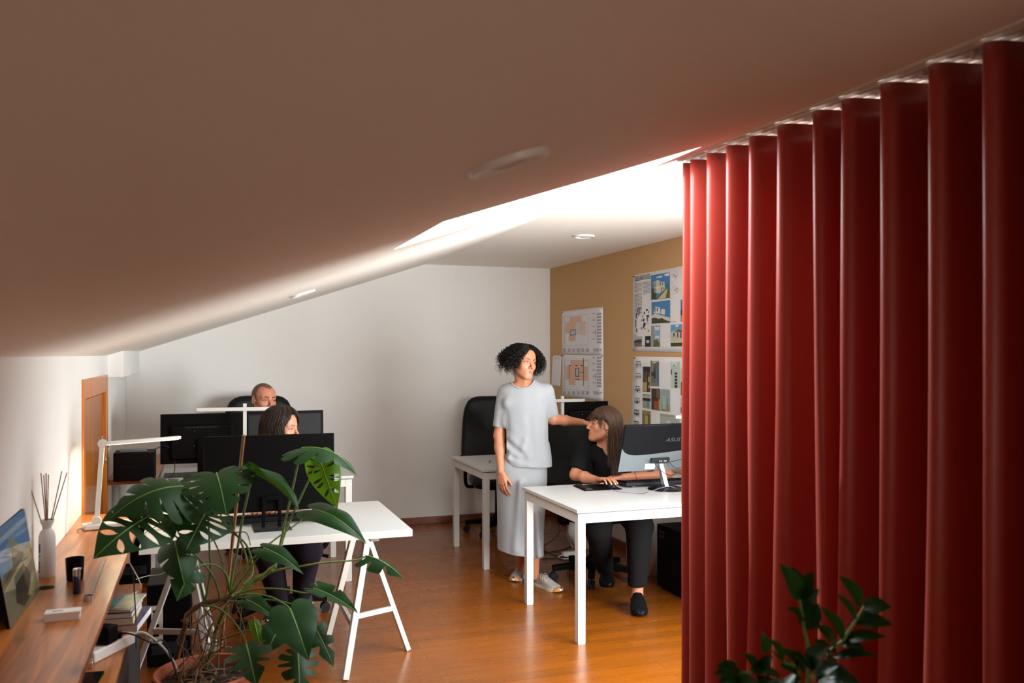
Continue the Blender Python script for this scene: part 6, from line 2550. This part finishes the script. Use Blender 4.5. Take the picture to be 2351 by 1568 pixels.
def slab(o0, o1, u0=0, u1=1, v0=0, v1=1):
    return MB().add([fr(u0, v0, o0), fr(u1, v0, o0), fr(u1, v1, o0), fr(u0, v1, o0), fr(u0, v0, o1), fr(u1, v0, o1), fr(u1, v1, o1), fr(u0, v1, o1)],
                    [(0, 1, 2, 3), (7, 6, 5, 4), (0, 4, 5, 1), (1, 5, 6, 2), (2, 6, 7, 3), (3, 7, 4, 0)])


slab(-.012, -.002).build('backing', M['black'], t, bevel=.001)
g = MB()


def pq(pts, c, k):
    g.col = c
    g.add([fr(u, v, -.0018 + .00012 * k) for (u, v) in pts], [tuple(range(len(pts)))])


pq([(0, 0), (1, 0), (1, 1), (0, 1)], lin(116, 110, 84), 0)
pq([(0, .52), (1, .62), (1, 1), (0, 1)], lin(84, 128, 178), 1)
pq([(0, .84), (1, .86), (1, .92), (0, .90)], lin(150, 172, 196), 2)
pq([(0, .70), (.55, .78), (1, .76), (1, .79), (.5, .81), (0, .74)], lin(128, 158, 188), 3)
pq([(.30, .50), (.38, .86), (.86, .55), (.8, .44)], lin(142, 140, 124), 4)
pq([(.34, .50), (.40, .74), (.72, .56), (.66, .46)], lin(76, 70, 58), 5)
pq([(0, .38), (.9, .56), (.98, .44), (.3, .30)], lin(186, 168, 118), 6)
pq([(.1, .36), (.9, .47), (.95, .42), (.3, .31)], lin(170, 162, 150), 7)
pq([(.28, .16), (.34, .36), (.72, .40), (.84, .24), (.66, .06), (.46, .04)], lin(46, 42, 36), 8)
pq([(.30, .33), (.34, .42), (.66, .46), (.70, .38)], lin(104, 108, 88), 9)
pq([(.62, .10), (.9, .30), (.97, .24), (.8, .04)], lin(146, 140, 80), 10)
pq([(.76, .20), (.82, .28), (.88, .26), (.84, .17)], lin(150, 166, 176), 11)
pq([(0, .46), (.4, .53), (.8, .48), (.8, .466), (.4, .515), (0, .44)], lin(66, 70, 84), 12)
g.build('picture', M['print'], t, smooth=0)
slab(.0005, .0030).build('glass_front', M['glass'], t)

# reed diffuser
p = at(108, 1323, Z=.74)
t = thing('reed_diffuser', 'white bottle of brown scent reeds standing on the ledge', 'reed diffuser', (p.x, p.y, .74))
r = .0295
MB().lathe([(0, 0), (r * .94, 0), (r, .004), (r, .135), (r * .97, .155), (r * .80, .172), (r * .55, .180), (r * .50, .186), (r * .62, .196), (r * .80, .207), (r * .86, .216), (r * .80, .217), (r * .55, .202), (r * .36, .190), (0, .186)], n=40).build('bottle', M['diffuser'], t, smooth=45)
for k, (dx, dz) in enumerate(((-.066, .222), (-.020, .232), (-.012, .222), (-.006, .226), (-.001, .232), (.052, .236), (.068, .228), (.002, .222))):
    b_ = Vector((-dx * .10, (k % 3 - 1) * .006, .12))
    e_ = Vector((dx, (k % 4 - 1.5) * .012, .165 + dz * 1.0))
    MB().tube([b_, e_], .0021, 6).build('reed', M['reed'], t)
g = MB()
for k, (z0, z1, a0, a1) in enumerate(((.095, .128, -2.6, -2.28), (.080, .085, -2.6, -2.3), (.050, .062, -2.58, -2.35), (.034, .046, -2.58, -2.35), (.020, .030, -2.56, -2.36))):
    def lb_(u, v):
        a = a0 + (a1 - a0) * u
        return ((r + .0004) * math.cos(a), (r + .0004) * math.sin(a), z0 + (z1 - z0) * v)
    g.grid(lb_, 4, 1)
g.build('label_print', M['logo'], t)

p = at(172, 1331, Z=.74)
t = thing('candle_glass', 'black tumbler of pale candle wax behind the lighter on the ledge', 'candle', (p.x, p.y, .74))
MB().lathe([(0, 0), (.027, 0), (.029, .003), (.033, .082), (.0318, .083), (.0305, .078), (.029, .062), (0, .062)], n=36).build('tumbler', M['black_gloss'], t, smooth=45)
MB().lathe([(.0288, .0625), (.02, .064), (0, .064)], n=28).build('wax', M['cream_paper'], t)

p = at(176, 1363, Z=.74)
t = thing('lighter', 'dark blue lighter with a chrome top, upright before the black candle', 'lighter', (p.x, p.y, .74), R(-20))
MB().tube([(0, 0, 0), (0, 0, .002), (0, 0, .062), (0, 0, .064)], [.0115, .0125, .0125, .0120], 20).build('body', mat('navy_plastic', lin(22, 32, 62), .22), t, smooth=40)
MB().tube([(0, 0, .064), (0, 0, .088), (0, 0, .090)], [.0125, .0125, .010], 20).build('chrome_top', M['chrome'], t, smooth=40)
MB().bx(.004, .016, -.005, .005, .086, .092).build('thumb_tab', M['chrome'], t, bevel=.001)

pa, pb = at(204, 1376, Z=.742), at(239, 1284, Z=.742)
t = thing('strap', 'flat grey strap ending in a round metal ring, lying along the ledge', 'strap', (pa.x, pa.y, .7405))
MB().bar((0, .02, .0025), Vector((pb.x - pa.x, pb.y - pa.y, .0025)), .014, .004).build('band', mat('taupe_strap', lin(140, 122, 112), .5), t, bevel=.001)
MB().lathe([(.016, 0), (.018, 0), (.018, .016), (.016, .016), (.016, 0)], n=32, close=True).build('ring', M['steel'], t, smooth=35)

pa, pb = at(106, 1430, Z=.74), at(178, 1421, Z=.74)
t = thing('small_box', 'small flat white carton at the front of the ledge', 'box', ((pa.x + pb.x) / 2, (pa.y + pb.y) / 2 + .022, .74), R(2))
MB().bx(-.050, .050, -.024, .024, 0, .026).build('carton', M['paper'], t, bevel=.0012)
MB().bx(-.052, .052, -.0255, .0255, .020, .0275).build('lid', M['white_plastic'], t, bevel=.001)
MB().bx(-.03, .0, -.004, .004, .0274, .0279).build('label_print', M['logo'], t)

# ================================================================== ON THE LOW SHELF (top at z = .50)
ZS = .50
def book(label, px, py, z, w, d, h, rz, cover, pages, group='books on the low shelf'):
    p = at(px, py, Z=z)
    t = thing('book', label, 'book', (p.x, p.y, z), rz, group)
    MB().bx(-w / 2 + .003, w / 2 - .001, -d / 2 + .003, d / 2 - .003, .002, h - .002).build('pages', pages, t)
    g = MB().bx(-w / 2, w / 2, -d / 2, d / 2, 0, .002).bx(-w / 2, w / 2, -d / 2, d / 2, h - .002, h).bx(-w / 2, -w / 2 + .002, -d / 2, d / 2, .002, h - .002)
    g.build('cover', cover, t, bevel=.0006)
    return t


blue = mat('blue_book_cover', lin(64, 70, 110), .45)
cyan = mat('cyan_brochure', lin(60, 150, 170), .4)
greyc = mat('grey_brochure', lin(120, 118, 118), .4)
book('wide dark blue book at the bottom of the pile on the low shelf', 272, 1432, ZS, .20, .27, .030, R(-8), blue, M['paper'])
book('thick orange-edged book lying on the blue one', 258, 1418, ZS + .030, .19, .24, .030, R(-4), M['orange_card'], M['cream_paper'])
book('grey and black book below the turquoise brochure', 258, 1402, ZS + .060, .19, .25, .022, R(-6), M['charcoal'], M['paper'])
t = book('brochure with turquoise and landscape cover topping the book pile', 262, 1388, ZS + .082, .19, .25, .010, R(-10), greyc, M['paper'])
g = MB().bx(-.09, .02, -.06, .02, .0101, .0106)
g.build('turquoise_panel', cyan, t)
MB().bx(.02, .094, -.10, .10, .0101, .0106).build('landscape_panel', mat('landscape_print', lin(160, 168, 140), .4, noise=.5, nscale=30), t)

pa, pb = at(212, 1522, Z=ZS), at(294, 1480, Z=ZS)
t = thing('power_strip', 'white power strip with red switch on the low shelf', 'power strip', ((pa.x + pb.x) / 2, (pa.y + pb.y) / 2 + .02, ZS), math.atan2(pb.y - pa.y, pb.x - pa.x))
MB().bx(-.13, .105, -.027, .027, 0, .042).build('housing', M['white_plastic'], t, bevel=.006)
MB().bx(.055, .085, -.012, .012, .040, .047).build('switch', M['red'], t, bevel=.002)
MB().bx(-.06, .0, -.030, .030, .043, .105).build('plug_adapter', M['black'], t, bevel=.006)
MB().tube([(.03, 0, .042), (.03, 0, .062)], .02, 20).build('plug', M['black'], t)
q = [Vector((.105, 0, .022)), Vector((.16, -.03, .02)), Vector((.23, -.10, -.10)), Vector((.25, -.16, -.30)), Vector((.22, -.22, -.44)), Vector((.14, -.30, -.49))]
MB().tube(bez(q, 8), .0048, 8).build('cord', M['cable_white'], t)
q = [Vector((.03, 0, .060)), Vector((.04, -.06, .055)), Vector((.10, -.10, .006)), Vector((.16, -.12, -.02)), Vector((.2, -.2, -.3)), Vector((.24, -.3, -.49))]
MB().tube(bez(q, 8), .0035, 8).build('adapter_cord', M['cable'], t)
p = at(207, 1525, Z=ZS)
t = thing('charger_case', 'small grey device near the power strip on the low shelf', 'charger', (p.x - .01, p.y, ZS), R(5))
MB().bx(-.02, .02, -.05, .05, 0, .022).build('body', M['silver'], t, bevel=.003)
MB().bx(-.006, .021, -.02, .02, .004, .018).build('port', M['black'], t, bevel=.001)
p = at(203, 1566, Z=ZS)
t = thing('mobile_phone', 'black phone lying at the front end of the low shelf', 'phone', (p.x, p.y, ZS), R(-6))
MB().bx(-.035, .035, -.075, .075, 0, .010).build('body', M['black'], t, bevel=.004)
MB().bx(-.032, .032, -.070, .070, .0098, .0106).build('screen', M['screen'], t)
q = [at(296, 1290, X=-.27), at(318, 1330, X=-.262), at(322, 1352, X=-.275), at(300, 1364, Z=.506), at(268, 1364, Z=.504)]
tag(MB().tube(bez(q, 8), .0026, 6).build('white_cable', M['cable_white']), 'thin white cable looping down by the shelf end beneath the ledge', 'cable')

# ================================================================== LEFT CORNER: NETWORK BOX, TOWERS, PAPERS
pa, pb = at(258, 1110, Z=.745), at(352, 1110, Z=.745)
t = thing('network_storage_box', 'black network storage box on the short pine ledge in the corner', 'storage box', ((pa.x + pb.x) / 2, pa.y + .16, .745), 0)
w_ = (pb.x - pa.x)
MB().bx(-w_ / 2, w_ / 2, -.11, .11, .004, .19).build('case', M['black'], t, bevel=.004)
MB().bx(-w_ / 2 + .004, w_ / 2 - .004, -.114, -.109, .008, .186).build('front_plate', M['black_gloss'], t, bevel=.003)
text('lettering', 'Synology', .028, M['logo_dark'], t, (-.03, -.1146, .10), (PI / 2, 0, 0))
for s_ in (-1, 1):
    MB().bx(s_ * w_ * .36 - .015, s_ * w_ * .36 + .015, -.09, .09, 0, .005).build('foot', M['dgrey'], t)
p = at(296, 1047, Z=.937)
t = thing('external_drive', 'slim grey drive on top of the black network box', 'hard drive', ((pa.x + pb.x) / 2 - .01, pa.y + .14, .9355), R(4))
MB().bx(-.085, .085, -.05, .05, 0, .016).build('body', M['grey_metal'], t, bevel=.003)
q = [Vector((.085, 0, .008)), Vector((.14, .0, .012)), Vector((.19, -.02, .035)), Vector((.24, -.02, .0)), Vector((.26, -.03, -.1)), Vector((.24, -.05, -.17)), Vector((.15, -.05, -.185))]
MB().tube(bez(q, 8), .0028, 6).build('cord', M['cable'], t)


def tower(label, x0, x1, y0, y1, h, face='-Y', io=False):
    t = thing('computer_tower', label, 'computer', ((x0 + x1) / 2, (y0 + y1) / 2, 0))
    w, d = (x1 - x0) / 2, (y1 - y0) / 2
    MB().bx(-w, w, -d, d, .012, h).build('case', M['black_matte'], t, bevel=.005)
    for sx in (-1, 1):
        for sy in (-1, 1):
            MB().bx(sx * (w - .02) - .012, sx * (w - .02) + .012, sy * (d - .05) - .012, sy * (d - .05) + .012, 0, .013).build('foot', M['black'], t)
    if io:
        io_ = MB().bx(-w + .02, -w + .075, -d - .003, -d + .002, h - .30, h - .10).build('io_panel', M['io'], t, bevel=.001)
        g = MB()
        for k in range(7):
            g.bx(-w + .03, -w + .045 + .012 * (k % 2), -d - .0045, -d - .002, h - .28 + k * .024, h - .266 + k * .024)
        g.build('ports', M['black'], io_)
        MB().bx(-w + .02, w - .02, -d - .003, -d + .002, .07, .13).build('power_supply', M['charcoal'], t, bevel=.001)
        MB().bx(-w + .002, w - .002, -d + .01, d - .01, h - .001, h + .004).build('top_panel', M['dgrey'], t, bevel=.001)
    if face == '-X':
        MB().bx(-w - .008, -w + .001, -d, d, .012, h).build('front_panel', M['black'], t, bevel=.003)
        for k, z in enumerate((h - .055, h - .085)):
            MB().bx(-w - .0105, -w - .007, d - .10, d - .03, z, z + .018).build('drive_bay', M['dgrey'], t, bevel=.001)
    return t


tower('black computer tower with silver ports, under the trestle desk', -.275, -.065, 4.80, 5.20, .42, io=True)
t = tower('black computer tower on the floor beneath the near right desk', 2.935, 3.11, 4.95, 5.385, .43, face='-X')
tower('black computer tower beneath the short corner ledge', -.56, -.36, 6.60, 7.02, .45, io=True)
p = at(1550, 1199, Z=.44)
t = thing('glasses_case', 'small black pouch on the tower beneath the near right desk', 'pouch', (3.04, 5.16, .43), R(70))
MB().lathe([(0, 0), (.03, .002), (.034, .012), (.028, .022), (0, .026)], n=24).build('pouch', M['fabric_black'], t, smooth=60)
t.scale = (1.8, .8, 1)

p = at(395, 1212, Z=.74)
t = thing('notepad', 'cream notepad under the jointed lamp on the trestle desk', 'notepad', (p.x, p.y + .05, .74), R(-8))
MB().bx(-.085, .075, -.10, .10, 0, .010).build('pages', M['cream_paper'], t, bevel=.001)
MB().bx(.0, .02, -.02, .02, .0099, .0105).build('pencil_marks', M['logo'], t)
p = at(400, 1100, Z=.74)
t = thing('paper_stack', 'white papers on the man\'s desk under the black monitor edge', 'paper', (-.17, 6.30, .74), R(3))
MB().bx(-.105, .105, -.07, .075, 0, .006).build('sheets', M['paper'], t)
t = thing('desk_pad', 'black desk pad below the monitor with three screws', 'desk pad', (-.03, 6.62, .74), R(0))
MB().bx(-.24, .26, -.12, .12, 0, .004).build('pad', M['charcoal'], t, bevel=.001)
t = thing('card_reader', 'small grey and black hub on the man\'s desk beside the black desk pad', 'hub', (.02, 6.42, .74), R(4))
MB().bx(-.06, .06, -.03, .03, 0, .022).build('body', M['black'], t, bevel=.002)
MB().bx(-.055, .058, -.028, .028, .022, .030).build('lid', M['silver'], t, bevel=.002)

# cables hanging below the trestle desk
q = [at(400, 1275, d=4.6), at(395, 1300, d=4.6), at(370, 1318, d=4.6), at(340, 1322, d=4.6), at(312, 1330, d=4.5)]
tag(MB().tube(bez(q, 8), .0022, 6).build('white_cable', M['cable_white']), 'white cable drooping under the trestle desk near the tower', 'cable')
q = [at(388, 1270, d=4.75), at(396, 1290, d=4.75), at(388, 1305, d=4.75), at(376, 1312, d=4.75)]
tag(MB().tube(bez(q, 8), .002, 6).build('white_cable', M['cable_white']), 'short white cable loop behind the other under the trestle desk', 'cable')
q = [at(306, 1310, X=-.262), at(309, 1370, X=-.260), at(312, 1420, X=-.258), at(313, 1490, X=-.256)]
tag(MB().tube(bez(q, 8), .0026, 6).build('black_cable', M['cable']), 'black cable hanging straight down at the end of the low shelf', 'cable')
q = [at(345, 1330, d=4.62), at(362, 1355, d=4.6), at(372, 1385, d=4.62)]
q = [at(330, 1225, Z=.745), at(365, 1205, Z=.755), at(400, 1196, Z=.755), at(440, 1180, Z=.745)]
tag(MB().tube(bez(q, 8), .0022, 6).build('black_cable', M['cable']), 'black cable snaking over the notepad on the trestle desk', 'cable')

# ================================================================== FAR DESK AND FLOOR CLUTTER AT THE RIGHT
p = at(1262, 1048, Z=.74)
t = thing('paper_stack', 'white papers on the far desk beside the standing woman', 'paper', (2.46, 6.50, .74), R(10))
MB().bx(-.15, .15, -.105, .105, 0, .012).build('sheets', M['paper'], t)
p = at(1140, 1050, Z=.74)
t = thing('pen', 'grey pen lying on the far desk by the standing woman\'s arm', 'pen', (2.12, 6.62, .745), R(70))
MB().tube([(-.07, 0, 0), (.06, 0, 0), (.07, 0, 0)], [.0045, .0045, .001], 8).build('barrel', M['grey_metal'], t)
p = at(1305, 1278, Z=0)
t = thing('power_strip', 'white power strip on the floor among cables behind the desk legs', 'power strip', (p.x, p.y, 0), R(4))
MB().bx(-.05, .12, -.025, .025, 0, .04).build('housing', M['white_plastic'], t, bevel=.005)
q = [Vector((-.05, 0, .02)), Vector((-.10, -.02, .008)), Vector((-.09, -.07, .006)), Vector((0, -.08, .006)), Vector((.14, -.05, .006)), Vector((.24, -.02, .006))]
MB().tube(bez(q, 8), .004, 8).build('cord', M['cable_white'], t)
random.seed(31)
CB = [([(1248, 1262), (1272, 1274), (1310, 1280), (1345, 1276), (1400, 1285)], 'black cable lying on the floor left of the white power strip'),
      ([(1246, 1283), (1280, 1282), (1320, 1292), (1370, 1300)], 'black cable on the floor just before the white power strip'),
      ([(1250, 1270), (1290, 1262), (1330, 1250), (1372, 1256)], 'black cable on the floor passing behind the white power strip')]
for pts, lab in CB:
    q = [at(x, y, Z=.006) for x, y in pts]
    tag(MB().tube(bez(q, 8), .0042, 6).build('black_cable', M['cable']), lab, 'cable', 'floor cables')
q = [at(1266, 1160, Y=6.0), at(1280, 1190, Y=6.0), at(1284, 1220, Y=5.98), at(1268, 1240, Y=5.96), at(1250, 1253, Z=.006)]
tag(MB().tube(bez(q, 8), .004, 6).build('black_cable', M['cable']), 'black cable dangling from the far desk down to the floor', 'cable', 'floor cables')


def bag(label, c, r, h):
    rnd = random.Random(h)
    t = thing('plastic_bag', label, 'bag', c)

    def fn(u, v):
        a = 2 * PI * u
        rr = r * (math.sin(PI * min(.96, .14 + .84 * v)) ** .6) * (1 + .10 * math.sin(5 * a + 7 * v) + .06 * math.sin(9 * a - 11 * v))
        return (rr * math.cos(a), rr * math.sin(a) * .8, h * v)
    MB().grid(fn, 40, 18).build('bag', mat('milky_plastic', (.55, .55, .55), .25), t, smooth=70)
    return t


p = at(1284, 1250, Z=0)
bag('crumpled milky bag on the floor under the far desk', (2.93, 6.66, 0), .13, .36)
bag('crumpled milky bag on the floor by the wall, behind the seated woman\'s knee', (3.03, 5.70, 0), .12, .40)
